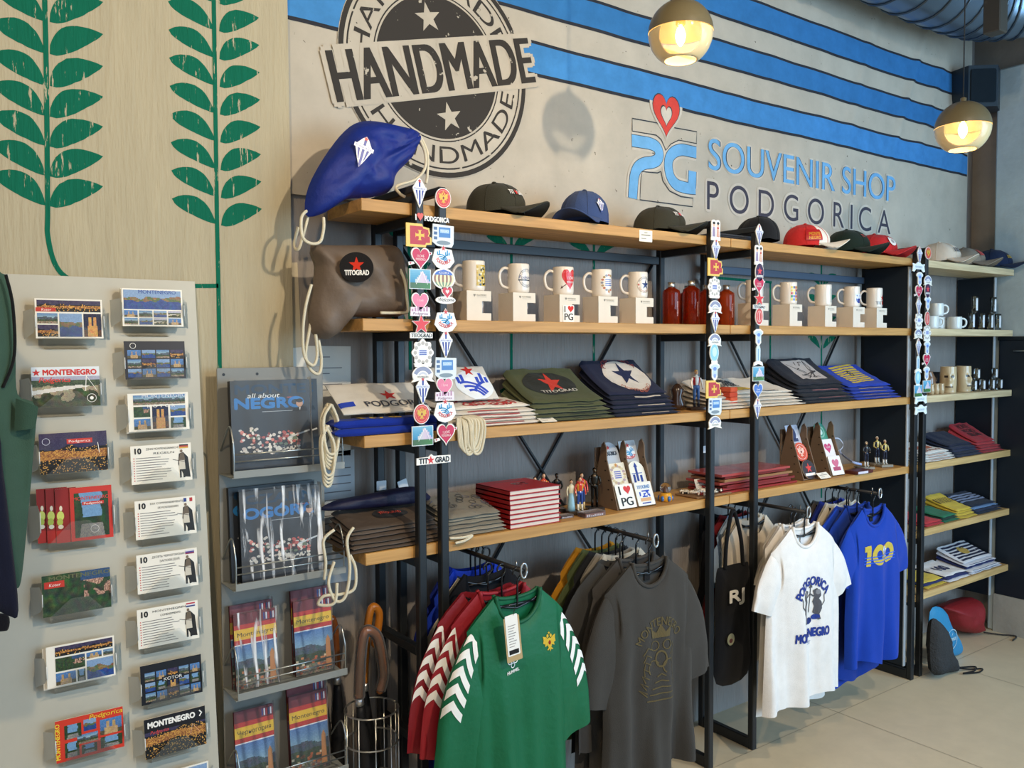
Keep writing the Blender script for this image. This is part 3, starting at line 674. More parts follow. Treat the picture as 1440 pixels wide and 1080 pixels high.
        for sx, c1, c2 in ((-.2, 'a99bb8', '8c7da0'), (.2, 'c8503f', 'e9dcc4')):
            m.prism(rrect((sx-.22)*w, -.6*w, (sx+.22)*w, .68*w, .18*w), 0, T, col=WH); m.flat([((sx-.14)*w, -.42*w), ((sx+.14)*w, -.42*w), ((sx+.1)*w, .22*w), ((sx-.1)*w, .22*w)], t2, col=c1); m.rect((sx-.05)*w, -.4*w, (sx+.05)*w, .1*w, t2+.0003, col=c2)
            m.flat(oval(sx*w, .36*w, .12*w, .14*w, 12), t2+.0003, col='ecc3a2'); m.flat(oval(sx*w, .46*w, .13*w, .09*w, 12), t2+.0006, col='2b211c')
        m.prism([(-.45*w, -.66*w), (.45*w, -.66*w), (.45*w, -.46*w), (-.45*w, -.46*w)], 0, T+.0003, col=WH)
    elif kind == 'shield':
        d = [(a*w, b*w) for a, b in ((-.5, .46), (-.2, .62), (.2, .62), (.5, .46), (.5, .3), (.28, .18), (.28, -.34), (0, -.62), (-.28, -.34), (-.28, .18), (-.5, .3))]
        mg_base(m, d, 1.06); m.flat(scaled(d, .8), t2, col='c4d6ef'); m.flat(oval(0, .22*w, .18*w, .14*w, 14), t2+.0004, col='6f92d4'); m.flat(oval(0, -.28*w, .13*w, .16*w, 14), t2+.0004, col='8fa6d8')
    elif kind == 'tower':
        m.prism([(-.2*w, -.4*w), (.2*w, -.4*w), (.22*w, .5*w), (.12*w, .7*w), (-.12*w, .7*w), (-.22*w, .5*w)], 0, T, col='d9eaf2'); m.rect(-.07*w, -.3*w, .07*w, .5*w, t2, col='8fb4d0')
        m.prism([(-.5*w, -.66*w), (-.42*w, -.4*w), (0, -.28*w), (.42*w, -.4*w), (.5*w, -.66*w), (.24*w, -.58*w), (0, -.5*w), (-.24*w, -.58*w)], 0, T+.0006, col=WH)
    elif kind == 'ribbon':
        m.prism([(-.7*w, .2*w), (-.62*w, .05*w), (-.7*w, -.26*w), (-.5*w, -.3*w), (-.3*w, -.14*w), (.3*w, -.14*w), (.5*w, -.3*w), (.7*w, -.26*w), (.62*w, .05*w), (.7*w, .2*w), (.34*w, .16*w), (.1*w, .3*w), (-.1*w, .3*w), (-.34*w, .16*w)], 0, T, col='e9f0f2'); m.text('MONTENEGRO', 0, -.06*w, .12*w, t2, w=.8*w, col='8fb0c0')
    elif kind == 'love_word':
        m.text('I', -.58*w, -.09*w, .17*w, 0, bold=.05, col=WH); m.prism(heart(-.44*w, 0, .22*w, .26*w, 22), 0, T, col='e0574a'); m.text('PODGORICA', .18*w, -.1*w, .15*w, T*.6, w=.92*w, bold=.05, col=WH)
        m.prism([(-.30*w, -.1*w), (.66*w, -.1*w), (.66*w, .05*w), (-.30*w, .05*w)], 0, T*.3, col='2a2522')
    elif kind == 'tito_word':
        m.prism([(-.66*w, -.12*w), (.66*w, -.12*w), (.66*w, .13*w), (.0, .15*w), (-.1*w, .22*w), (-.2*w, .13*w), (-.66*w, .11*w)], 0, T, col=WH); m.text('TIT', -.40*w, -.08*w, .17*w, t2, w=.36*w, bold=.05, col='201e1e'); m.flat(star(-.12*w, .01*w, .15*w), t2+.0003, col='d8302e'); m.text('GRAD', .33*w, -.08*w, .17*w, t2, w=.56*w, bold=.05, col='201e1e')
    return m
MDESC = {'diamond': 'white and blue pointed crest magnet', 'round': 'round red magnet with gold eagle', 'oval': 'oval red magnet', 'pale_oval': 'pale blue oval magnet', 'flag': 'red and yellow map magnet', 'heart': 'crimson heart magnet', 'blue_heart': 'blue heart magnet',
         'pink_heart': 'pink heart skyline magnet', 'photo': 'blue bridge picture magnet', 'tram': 'grey-blue building magnet', 'photo_oval': 'oval town picture magnet', 'script': 'welcome magnet with red heart', 'logo': 'hills-and-star town magnet', 'star': 'red star magnet',
         'oval_star': 'dark oval star magnet', 'floral': 'white floral wreath magnet', 'arch': 'grey arch ribbon magnet', 'couple': 'two figures magnet', 'shield': 'pale blue shield magnet', 'tower': 'pale tower magnet', 'ribbon': 'white ribbon magnet', 'love_word': 'white lettering magnet with heart', 'tito_word': 'white lettering magnet with red star'}
MSH = {'diamond': 'crest', 'round': 'red disc', 'oval': 'red oval', 'pale_oval': 'pale oval', 'flag': 'red map', 'heart': 'crimson heart', 'blue_heart': 'blue heart', 'pink_heart': 'pink heart', 'photo': 'bridge picture', 'tram': 'building magnet', 'photo_oval': 'town oval', 'script': 'welcome heart', 'logo': 'hills logo', 'star': 'red star', 'oval_star': 'dark oval', 'floral': 'wreath', 'arch': 'arch', 'couple': 'two figures', 'shield': 'pale shield', 'tower': 'tower', 'ribbon': 'ribbon', 'love_word': 'lettering', 'tito_word': 'lettering'}
MW = {'diamond': .038, 'round': .05, 'oval': .052, 'pale_oval': .056, 'flag': .068, 'heart': .06, 'blue_heart': .056, 'pink_heart': .064, 'photo': .066, 'tram': .066, 'photo_oval': .064, 'script': .062, 'logo': .058, 'star': .058, 'oval_star': .054, 'floral': .062, 'arch': .056, 'couple': .054, 'shield': .05, 'tower': .056, 'ribbon': .075, 'love_word': .085, 'tito_word': .082}
PROTO = {}
POSTS = [('on the first post', 1.142, (('diamond', 271), ('flag', 331), ('heart', 364), ('photo', 393), ('pink_heart', 428), ('star', 460), ('floral', 496), ('arch', 523), ('diamond', 549), ('round', 582), ('photo', 613))),
         ('on the second post', 1.216, (('round', 279), ('tram', 331), ('logo', 361), ('photo_oval', 392), ('script', 417), ('logo', 450), ('diamond', 484), ('tram', 517), ('pink_heart', 547), ('logo', 576), ('heart', 611))),
         ('on the third post', 2.332, (('couple', 324), ('diamond', 351), ('flag', 375.5), ('floral', 404), ('arch', 429.5), ('diamond', 452), ('arch', 476), ('pale_oval', 496), ('shield', 523), ('flag', 547), ('tram', 571), ('arch', 592))),
         ('on the fourth post', 2.574, (('diamond', 330), ('couple', 359), ('oval_star', 383), ('heart', 402), ('star', 423), ('oval', 445), ('shield', 475), ('tower', 501), ('photo', 526), ('blue_heart', 550), ('diamond', 574))),
         ('on the fifth post', 3.701, (('diamond', 359), ('shield', 393), ('heart', 411), ('diamond', 430.5), ('floral', 450.5), ('arch', 468), ('diamond', 488), ('tower', 513), ('pale_oval', 531), ('photo', 550))),
         ('on the sixth post', 3.775, (('round', 356), ('arch', 393), ('oval_star', 408), ('shield', 427), ('oval', 448), ('floral', 468), ('shield', 490), ('heart', 507), ('shield', 525.5), ('photo', 543.6)))]
def place_magnet(kind, x, z, label, dx=0):
    if kind not in PROTO: o = PROTO[kind] = magnet(kind, MW[kind]).build('fridge_magnet')
    else: o = PROTO[kind].copy(); COL.objects.link(o)
    o.matrix_world = face((x+dx, 1.9995, z)); tag(o, label, 'magnet', 'souvenir magnets on the posts'); return o
RM = random.Random(4)
for ph, x, L_ in POSTS:
    seen = {}; prev = None
    def pxy(y):
        lo, hi = 500, 1400
        for _ in range(40):
            mid = (lo+hi)/2
            if at(mid, y, 2.0).x < x: lo = mid
            else: hi = mid
        return at(lo, y, 2.0).z
    for i, (k, y) in enumerate(L_):
        lab = MDESC[k]+' '+ph
        lab += ', topmost there' if prev is None else ', just below its '+MSH[prev]
        o = place_magnet(k, x, pxy(y), lab, RM.uniform(-.004, .004)); prev = k
for k, px, py, lab in (('love_word', 607, 307, 'white lettering with a red heart spanning the first two posts'), ('tito_word', 609, 647, 'white TITOGRAD lettering magnet low across the first two posts'),
                       ('ribbon', 1291, 375.5, 'white ribbon magnet spanning the fifth and sixth posts, near their top'), ('ribbon', 1294, 561, 'white ribbon magnet across the fifth and sixth posts, above another ribbon'), ('ribbon', 1294, 576, 'lowest white ribbon magnet across the fifth and sixth posts')):
    v = at(px, py, 2.0); place_magnet(k, v.x, v.z, lab)

# ================================================================ CAPS ON THE TOP SHELF
def cap(loc, rz, col, label, brim=None, front=None, logo=None, R=.087, H=.093, visor_up=0, back_gap=False):
    t = thing('baseball_cap', loc, label, 'cap', 'caps on the top shelf', rz)
    c = MB(col=col, mat='fabric', sm=True); base = .014
    rr = lambda q: (1-q**2.6)**.5
    def crown(a, b):
        th = 2*PI*a; q = b*.9995; r_ = R*(rr(q)**.92+.0)*(1+.02*math.cos(6*th)*b); fx = 1.08 if math.cos(th) > 0 else 1.0
        bulge = 1+.06*max(0, math.cos(th))*math.sin(PI*min(1, b*1.2))
        return (r_*math.cos(th)*fx*bulge+.0*b, r_*math.sin(th)*.92, base+H*q+.004*fr(math.cos(th)*3, math.sin(th)*3, q*3, 1, loc[0]))
    c.grid(crown, 36, 14, cols=(lambda u, v: S(front) if front and (u < .16 or u > .84) else S(col)))
    for k in range(6):
        th = k/6+1/12; c.tube([Vector(crown(th, j/12))*1.0+Vector((0, 0, .0008)) for j in range(13)], .0012, 4, col=col)
    c.build('crown', t)
    MB(col=col, mat='fabric').ell((0, 0, base+H+.001), (.008, .008, .005), 10).build('button', t)
    b = MB(col=brim or col, mat='fabric', sm=True); Lb = .078
    def br(s_, off):
        def f(a, q):
            th = (a-.5)*2.2; r0 = R*.98; c0 = Vector((r0*math.cos(th)*1.08, r0*math.sin(th)*.92, 0)); out = Vector((Lb*(math.cos(th*.9)**.42 if abs(th*.9) < PI/2 else 0)+.002, math.sin(th)*.012, 0))
            p = c0+out*q; z = base+.010+.016*q-.050*(q**.7)*(abs(p.y)/R)**2+off
            return (p.x, p.y, max(z, .0015+off))
        return f
    b.grid(br(1, .0022), 24, 8); b.grid(br(1, -.001), 24, 8, flip=True, col=brim or col)
    e0 = [Vector(br(1, .0006)(i/24, 1)) for i in range(25)]; b.tube(e0, .0022, 6); b.build('brim', t)
    if logo:
        g = MB(mat='enamel')
        ph0, z0 = logo.get('at', (0, .06))
        def mp(v):
            zz = base+z0+v[1]; q = min(.995, max(0, (zz-base)/H)); th = ph0+v[0]/(R*1.05); r_ = R*rr(q)**.92; cz = math.cos(th)
            bulge = 1+.06*max(0, cz)*math.sin(PI*min(1, q*1.2)); r_ = r_*bulge*1.02+.0022+v[2]
            return (r_*cz*(1.08 if cz > 0 else 1), r_*math.sin(th)*.94, zz)
        g.map = mp; logo['fn'](g); g.build('embroidery', t)
    return t
def tito_logo(g):
    g.text('TIT', -.018, -.008, .014, 0, w=.022, bold=.03, col=WH); g.flat(star(.001, -.001, .009), .0003, col='d8302e'); g.text('GRAD', .023, -.008, .014, 0, w=.032, bold=.03, col=WH)
def crest_logo(g): crest(g, 0, 0, .030, .050)
z1 = ZS[1]+.0005
def top(px, py, Y=2.13): v = at(px, py, Y); return (v.x, Y, z1)
cap(top(695, 297), -.95, '3b3a30', 'dark olive cap beside the blue drawstring bag, brim curling over the edge', logo=dict(at=(-.42, .058), fn=tito_logo))
cap(top(822, 313), -2.6, '3a4d78', 'slate blue cap with white crest, in the middle of three caps', logo=dict(at=(1.05, .05), fn=crest_logo), H=.108)
cap(top(925, 322), -.95, '3a3a31', 'dark olive cap above the white price card', logo=dict(at=(-.42, .055), fn=tito_logo), H=.088)
def flatpile():
    for i in range(3):
        m = MB(col=('3a3c40', '33353a', '45474c', '2c2e33')[i], mat='fabric', sm=True); x0 = 2.36+.02*i
        m.grid(lambda a, b: (x0-2.36+a*(.27-.03*i), (b-.5)*.15, .0062*(1+.1*math.sin(PI*a))), 12, 6); m.grid(lambda a, b: (x0-2.36+a*(.27-.03*i), (b-.5)*.15, 0), 12, 6)
        m.box((x0-2.36, -.075, .0005), (x0-2.36+.27-.03*i, .075, .0055)); o = m.build('folded_cloth'); o.location = (2.36, 2.13, z1+.0072*i)
        tag(o, ('lowest dark grey folded cloth beside the plain black cap', 'second dark grey folded cloth from the shelf, beside the black cap', 'topmost dark folded cloth of the pile beside the black cap')[i], 'cloth', 'folded cloths beside the black cap')
flatpile()
cap((2.70, 2.10, z1), 1.2, '1d1e21', 'plain black cap beside the fourth post, turned to the wall')
cap(top(1132, 344, 2.12), -.85, 'c9302f', 'red and white cap with yellow lettering beside the black cap', brim='e8e2d4', front='ece6d8', logo=dict(at=(-1.25, .04), fn=lambda g: (g.rect(-.035, -.02, .03, .025, 0, col='b9262a'), g.text('MONTE', 0, 0, .013, .0006, w=.045, col='e6b93c'), g.text('NEGRO', 0, -.016, .012, .0006, w=.045, col='e6b93c'))))
cap(top(1190, 349, 2.12), -1.25, '1f2d27', 'dark green cap between the red-white cap and the red cap', logo=dict(at=(-.4, .055), fn=lambda g: g.text('TIT', 0, 0, .012, 0, col='d8544c')))
cap(top(1229, 356, 2.12), -1.25, 'c32f33', 'bright red cap with round white badge beside the dark green cap', logo=dict(at=(-.4, .052), fn=lambda g: (g.disc(0, 0, .020, 0, col=WH), g.disc(0, 0, .009, .0005, col='a8a8a8'))), H=.09)
cap(top(1320, 366, 2.12), -1.25, 'd8cbb8', 'cream cap with dark number, above the six-board unit', logo=dict(at=(-.4, .05), fn=lambda g: g.text('100', 0, -.008, .02, 0, bold=.03, col='2c2f45')))
cap(top(1355, 370, 2.13), -1.25, '8d8273', 'taupe cap with red patch between the cream and navy caps', logo=dict(at=(-.3, .055), fn=lambda g: g.rect(-.022, -.014, .02, .016, 0, col='b8403c')), H=.085)
cap(top(1394, 374, 2.12), -1.25, '232f4a', 'navy cap with yellow emblem at the far end of the top shelf', logo=dict(at=(-.4, .05), fn=lambda g: g.text('100', 0, -.008, .016, 0, bold=.03, col='d9b23c')))
def price_card(px, py, Y, label, w=.06, h=.038, lines=3, tilt=0, z=None, yaw=0):
    v = at(px, py, Y); o = MB(mat='paper'); o.prism(rrect(-w/2, -h/2, w/2, h/2, .002), 0, .0008, col='efe9da')
    o.rect(-w*.12, h*.25, w*.12, h*.32, .0011, col='8a867c'); o.rect(-w*.35, h*.02, w*.35, h*.13, .0011, col='a39e93')
    o.rect(-w*.35, -h*.26, w*.02, -h*.2, .0011, col='9b968a')
    q = o.build('price_card'); q.matrix_world = face((v.x, v.y, z if z is not None else v.z), yaw, tilt); return tag(q, label, 'price card')
price_card(908, 332, 2.0255, 'white price card taped to the top shelf edge under the olive cap')

# ================================================================ MUGS, MUG BOXES, BOTTLES
def mug(loc, rz, label, prn, group='mugs standing on their boxes', r=.034, h=.089, col='e6ddd0'):
    t = thing('mug', loc, label, 'mug', group, rz)
    m = MB(col=col, mat='ceramic', sm=True); m.lathe([(0, .003), (r*.88, .0), (r*.97, .003), (r, .010), (r, h-.004), (r-.001, h), (r-.003, h), (r-.004, h-.006), (r-.004, .008), (0, .008)], 36); m.build('mug_body', t)
    k = MB(col=col, mat='ceramic'); k.tube(smooth([(-r+.002, 0, h*.83), (-r-.012, 0, h*.86), (-r-.025, 0, h*.72), (-r-.027, 0, h*.48), (-r-.019, 0, h*.25), (-r+.002, 0, h*.17)], 6), .0048, 10); k.build('handle', t)
    if prn:
        g = MB(mat='gloss'); g.map = lambda v: ((r+.0004+v[2])*math.sin(v[0]/r), -(r+.0004+v[2])*math.cos(v[0]/r), h/2+v[1]); prn(g); g.build('print', t)
    return t
def pr_gold(g):
    g.rect(.004, -.03, .046, .032, 0, col='c6a53a'); rn = random.Random(3)
    for i in range(26): x, y = rn.uniform(.006, .042), rn.uniform(-.028, .028); g.flat(oval(x, y, .004, .0035, 7), .0004, col=('26241c', 'e8dcae')[i % 2])
def pr_city(g):
    g.ring(.018, 0, .027, .0285, 0, n=40, col='5d6470'); g.text('Podgorica', .016, -.002, .010, .0003, w=.052, shear=.3, col='3b4f86'); g.rect(-.012, -.008, .048, -.0045, .0003, col='2f3645'); g.text('CRNA GORA', 0, 0, .006, 0, w=.045, arc=(.018, 0, .020, True), col='7d8390'); g.text('MONTENEGRO', 0, 0, .006, 0, w=.048, arc=(.018, 0, .026, False), col='7d8390')
def pr_heart(g): g.flat(heart(.014, .002, .056, .068), 0, col='cf2f2f'); g.text('I LOVE', .017, .004, .009, .0005, w=.026, col=WH); g.text('PODGORICA', .017, -.008, .006, .0005, w=.03, col=WH); g.line([(-.014, -.022), (.001, -.012)], .0025, .0002, col='5d3b33'); g.flat([(-.018, -.026), (-.010, -.024), (-.014, -.016)], .0002, col='5d3b33')
def pr_wreath(g):
    for i in range(16): a = 2*PI*i/16; g.flat(oval(.016+.025*math.cos(a), .025*math.sin(a), .005, .004, 8), 0, col=('a98f63', 'b9745a', '8d8d92')[i % 3])
    for i in range(4): g.rect(.002, -.010+i*.006, .030, -.007+i*.006, 0, col='5c6fae')
    g.flat(heart(.016, -.031, .010, .009, 14), 0, col='c07a3a')
def pr_star(g): g.ring(.014, 0, .0265, .028, 0, n=40, col='b4a384'); g.flat(star(.018, 0, .017), .0004, col='1f2f63'); g.text('FROM MONTENEGRO', 0, 0, .006, 0, w=.06, arc=(.014, 0, .026, False), col='b06a4a'); g.text('PODGORICA', 0, 0, .006, 0, w=.045, arc=(.014, 0, .020, True), col='6b6f80'); g.flat(star(-.008, 0, .005), .0003, col='c04a3a')
def pr_color(g):
    rn = random.Random(8)
    for i in range(4):
        for j in range(5): g.rect(.0+i*.010, -.030+j*.012, .008+i*.010, -.020+j*.012, 0, col=rn.choice(('2d5aa8', 'd9c23a', '4c8f4a', 'c04038', '3b3b44')))
def pr_blue(g): g.disc(.022, -.012, .016, 0, col='2a3a8c', n=20); g.rect(.002, -.008, .042, .012, .0003, col='dfe5f2'); g.flat(star(.01, .004, .005), .0005, col='2a3a8c'); g.flat(star(.03, .004, .005), .0005, col='2a3a8c')
def pr_tito(g): g.text('TIT', .010, -.03, .014, 0, bold=.03, col='2b2726'); g.flat(star(.032, .0, .014), 0, col='c8302c'); g.rect(.028, -.03, .038, -.012, 0, col='c8302c')
def pr_grey(g): g.rect(.03, -.03, .042, .028, 0, col='a9b3b0')
BW, BH = .084, .088
def mug_box(loc, label, rz=0, label_print=None, group='mug boxes on the second shelf', w=BW, d=.080, h=BH):
    """square carton with a cut-out window in the right front corner"""
    t = thing('mug_box', loc, label, 'box', group, rz); c = 'e3d9c9'; m = MB(col=c, mat='paper'); k = .0012
    wx, z0, z1_ = w*.62-w/2, h*.26, h*.66
    def wall(pts, T): q = m.T; m.T = T; m.flat(pts, 0); m.T = q
    F = TR(0, -d/2, 0) @ FRONT; m.T = F
    m.flat([(-w/2, 0), (w/2, 0), (w/2, z0), (wx, z0), (wx, z1_), (w/2, z1_), (w/2, h), (-w/2, h)], 0)
    m.T = TR(w/2, 0, 0) @ RZ(PI/2) @ FRONT; dx = -d/2+.04
    m.flat([(-d/2, 0), (d/2, 0), (d/2, h), (-d/2, h), (-d/2, z1_), (dx, z1_), (dx, z0), (-d/2, z0)], 0)
    m.T = I4; m.add([(-w/2, -d/2, 0), (-w/2, d/2, 0), (-w/2, d/2, h), (-w/2, -d/2, h)], [(0, 1, 2, 3)]); m.add([(w/2, d/2, 0), (-w/2, d/2, 0), (-w/2, d/2, h), (w/2, d/2, h)], [(0, 1, 2, 3)])
    m.add([(-w/2, -d/2, h), (w/2, -d/2, h), (w/2, d/2, h), (-w/2, d/2, h)], [(0, 1, 2, 3)]); m.add([(-w/2, -d/2, .0005), (w/2, -d/2, .0005), (w/2, d/2, .0005), (-w/2, d/2, .0005)], [(0, 1, 2, 3)])
    m.build('carton', t)
    g = MB(mat='paper'); g.T = TR(0, -d/2-.0005, 0) @ FRONT; g.text('MONTENEGRO', .008, h*.83, .005, 0, w=.034, col='8d887e'); g.flat(heart(-.016, h*.845, .008, .009, 12), 0, col='8d887e'); g.rect(-.008, h*.79, .026, h*.80, 0, col='b5afa4')
    if label_print: label_print(g, w, h)
    g.build('printed_mark', t)
    i = MB(col='e8e2da', mat='ceramic', sm=True); i.lathe([(0, .004), (.030, .004), (.030, h-.008), (0, h-.008)], 24, (.005, 0, 0)); i.map = lambda v: (.005+(.0304)*math.sin(v[0]/.03), -.0304*math.cos(v[0]/.03), h/2+v[1])
    for q in range(5): i.rect(.016+q*.006, -.022, .019+q*.006, -.004+.004*(q % 3), 0, col=('7d8896', 'a0654e', '5c6478')[q % 3], sm=False)
    i.build('boxed_mug', t)
    return t
z2 = ZS[2]+.0005
def ipg(g, w, h):
    g.prism(rrect(-w*.34, .001, w*.20, h*.62, .003), 0, .0012, col='f2eee4'); x = -w*.07
    g.text('I', x-.016, h*.36, .020, .0016, bold=.03, col='1f1d1c'); g.flat(heart(x+.008, h*.36+.010, .024, .022), .0016, col='d43a34'); g.text('PG', x, h*.08, .021, .0016, w=.036, bold=.03, col='1f1d1c')
MUGS = [(664, 'cream box under the gilt-print mug, nearest the second post', pr_gold, 'white mug with gilt panel beside the second post', None), (727, 'cream box under the mug with blue script', pr_city, 'white mug printed with blue script and round town emblem', None),
        (790, 'cream box with black and red I heart PG card', pr_heart, 'white mug with a big red heart', ipg), (844, 'cream box under the mug with floral wreath', pr_wreath, 'white mug with floral wreath print', None), (895, 'cream box under the blue star mug', pr_star, 'white mug with dark blue star, next to the red bottles', None),
        (1059, 'cream box half hidden behind the fourth post', pr_grey, 'white mug half hidden behind the fourth post', None), (1107, 'cream box under the brightly coloured mug', pr_color, 'white mug with colourful panel print', None), (1156, 'cream box third from the side panel', pr_grey, 'white mug with plain front, third from the side panel', None),
        (1196, 'cream box second from the black side panel', pr_blue, 'white mug with a round blue print', None), (1228, 'cream box nearest the black side panel', pr_tito, 'white mug with red star print, nearest the black side panel', None)]
for px, lb, pf, lm, lp in MUGS:
    v = at(px, 452, 2.105); y = 2.105
    mug_box((v.x, y, z2), lb, RM.uniform(-.04, .04), lp)
    mug((v.x+.006, y, z2+BH+.0008), RM.uniform(-.45, -.25)-(.35 if px > 1000 else 0), lm, pf)
def bottle(loc, label, h=.16, r=.036, col='c2331c'):
    t = thing('bottle', loc, label, 'bottle', 'red glass bottles on the second shelf')
    g = MB(col=col, mat='tinted_bottle', sm=True); g.lathe([(0, .002), (r*.9, .0), (r, .004), (r, h*.74), (r*.95, h*.80), (r*.5, h*.86), (r*.36, h*.88), (r*.36, h*.92)], 30); g.build('glass', t)
    MB(col='c9c6bf', mat='steel').lathe([(r*.40, h*.885), (r*.42, h*.89), (r*.42, h), (0, h)], 20).build('cap', t)
    q = MB(col='f0d8d0', mat='gloss'); q.map = lambda v: ((r+.0006)*math.sin(v[0]/r), -(r+.0006)*math.cos(v[0]/r), v[1]); q.text('PODGORICA', .002, .03, .006, rot=PI/2, al='l', col='e8b8a8'); q.build('lettering', t)
for px, Y, h, lab in ((944, 2.10, .150, 'deep red bottle with metal cap beside the blue star mug box'), (972, 2.08, .158, 'tall red bottle with silver cap, in front of the others'), (993, 2.14, .152, 'red bottle partly behind the third post'), (967, 2.185, .150, 'red bottle at the back against the wall'), (1021, 2.10, .152, 'orange-red bottle between the third and fourth posts')):
    v = at(px, 455, Y); bottle((v.x, Y, z2), lab, h, .031, 'c84a1c' if px == 1021 else 'a6300f')
# ================================================================ POSTCARD PANEL (a board leaning on the leaf wall)
PT = math.atan(.1014); PO = Vector((.612, 2.232, 1.703)); PFR = face(PO, 0, PT); PI_ = PFR.inverted(); PN = Vector((0, -math.cos(PT), math.sin(PT)))
def pan(px, py, d=0):
    o = Vector((0, 0, CAMZ)); dr = AF+AR*((px-720)/FPX)+AU*((540-py)/FPX); q = PO+PN*d
    p = o+dr*((q-o).dot(PN)/dr.dot(PN)); l = PI_ @ p; return l.x, l.y
pr = thing('postcard_stand', PO, 'tall grey display board of clear postcard holders leaning on the leaf wall', 'display board')
pr.rotation_euler = (-PT, 0, 0)
def psub(mb): mb.T = FRONT @ mb.T; return mb
b = MB(col='b9b6a8', mat='painted_steel'); b.T = FRONT; b.prism([(-.56, -1.70), (0, -1.70), (0, 0), (-.56, 0)], -.012, 0)
for q in ((-.49, -.65), (-.50, -1.02)): b.disc(q[0], q[1], .003, .0006, col='3c3a36', n=10)
b.build('board', pr)
def holder(a, c, w, h, n=1):
    m = MB(col='c4c8c4', mat='acrylic'); m.T = FRONT
    m.add([(a-w*.36, c-h/2-.022, .001), (a+w*.30, c-h/2-.022, .001), (a+w*.40, c-h/2-.002, .042), (a-w*.42, c-h/2-.002, .042)], [(0, 1, 2, 3)])
    m.add([(a-w*.42, c-h/2-.002, .042), (a+w*.40, c-h/2-.002, .042), (a+w*.16, c-h*.12, .043), (a-w*.10, c-h*.12, .043)], [(0, 1, 2, 3)])
    for sg in (-1, 1):
        x = a+sg*(w/2+.004); y0, y1 = c-h*.36, c+h*.22
        m.add([(x+sg*.016, y0-.012, .0), (x+sg*.016, y1, .0), (x, y1+.002, .030), (x-sg*.003, y1-.014, .043), (x-sg*.003, y0+.012, .043), (x, y0, .030)], [(0, 1, 2, 5), (2, 3, 4, 5)])
        m.tube([(x-sg*.003, y1-.014, .043), (x-sg*.003, y0+.012, .043)], .0011, 5, col='eef0ee', mat='gloss')
    m.build('card_holder', pr)
def card(px0, px1, py0, py1, name, label, draw, d=.030, th=.004, edge='e9e4d6', w=None, h=None, grp='postcards in the clear holders', hold=True, base='f0ece0', skip=0):
    a0, c0 = pan((px0+px1)/2, (py0+py1)/2, d); w = w or .140; h = h or .092
    m = MB(mat='card_print'); m.prism([(-w/2, -h/2), (w/2, -h/2), (w/2, h/2), (-w/2, h/2)], -th, 0, col=base, side=edge)
    m.T = TR(0, 0, .0004); draw(m, w, h); o = m.build(name); o.matrix_world = PFR @ TR(a0, c0, d+.0045); tag(o, label, 'postcard', grp)
    if hold: holder(a0, c0, w, h)
    return a0, c0
def frame_pics(m, w, h, cells, x0=-1, y0=-1, x1=1, y1=1, gap=.002):
    for (u0, v0, u1, v1, k, sd) in cells: pic(m, -w/2+w*u0+gap/2, -h/2+h*v0+gap/2, w*(u1-u0)-gap, h*(v1-v0)-gap, k, sd, .0003, max(5, int(26*(u1-u0))), max(4, int(18*(v1-v0))))
def d_kotor(m, w, h): frame_pics(m, w, h, ((.02, .66, .98, .97, 'night', 1), (.02, .36, .33, .64, 'mount', 2), (.02, .03, .33, .35, 'night', 3), (.34, .03, .69, .64, 'sea', 4), (.70, .03, .98, .64, 'churchnight', 5))); m.rect(-.49*w, .17*h, -.20*w, .27*h, .0006, col='c23a2c'); m.text('Kotor', -.34*w, .19*h, .0055, .0009, col=WH, shear=.2)
def d_bridge(m, w, h): frame_pics(m, w, h, ((0, 0, 1, 1, 'bridge', 7),), gap=0); m.rect(-.5*w, .26*h, .5*w, .5*h, .0005, col='dfe7ec'); m.text('MONTENEGRO', .06*w, .30*h, .012, .0008, w=.80*w, bold=.05, col='cf3530'); m.flat(star(-.43*w, .36*h, .009), .0008, col='cf3530'); m.text('Podgorica', -.17*w, .12*h, .011, .0008, w=.46*w, bold=.03, shear=.3, col='d8413a'); m.line([(.30*w, .26*h), (.28*w, -.12*h)], .0015, .0009, col=WH); m.line([(.30*w, .26*h), (.45*w, -.1*h)], .001, .0009, col=WH); m.ring(.37*w, -.30*h, .009, .010, .0009, n=24, col=WH); m.disc(.37*w, -.30*h, .004, .0009, col=WH, n=12)
def d_night(m, w, h): frame_pics(m, w, h, ((0, 0, 1, 1, 'night', 9),), gap=0); m.rect(-.10*w, .22*h, .28*w, .34*h, .0006, col='c83f36'); m.text('Podgorica', .09*w, .25*h, .0055, .0009, w=.32*w, col=WH); m.line([(.36*w, .22*h), (.38*w, -.05*h)], .0012, .0007, col=WH); m.ring(-.40*w, .30*h, .007, .008, .0007, n=20, col='c9cede')
def d_hill(m, w, h): frame_pics(m, w, h, ((0, 0, 1, 1, 'hill', 11),), gap=0); m.text('MONTENEGRO', .05*w, .36*h, .009, .0005, w=.9*w, bold=.03, col='6b6f4c'); m.rect(-.47*w, .18*h, -.18*w, .34*h, .0006, col='c33b2e'); m.text('Kotor', -.32*w, .22*h, .0065, .0009, shear=.2, col=WH)
def d_multi(m, w, h): frame_pics(m, w, h, ((.12, .72, .98, .97, 'night', 13), (.12, .36, .56, .70, 'hill', 14), (.57, .53, .81, .70, 'church', 15), (.82, .53, .98, .70, 'mount', 16), (.12, .03, .42, .34, 'church', 17), (.43, .03, .56, .34, 'park', 18), (.57, .03, .98, .51, 'sea', 19)))
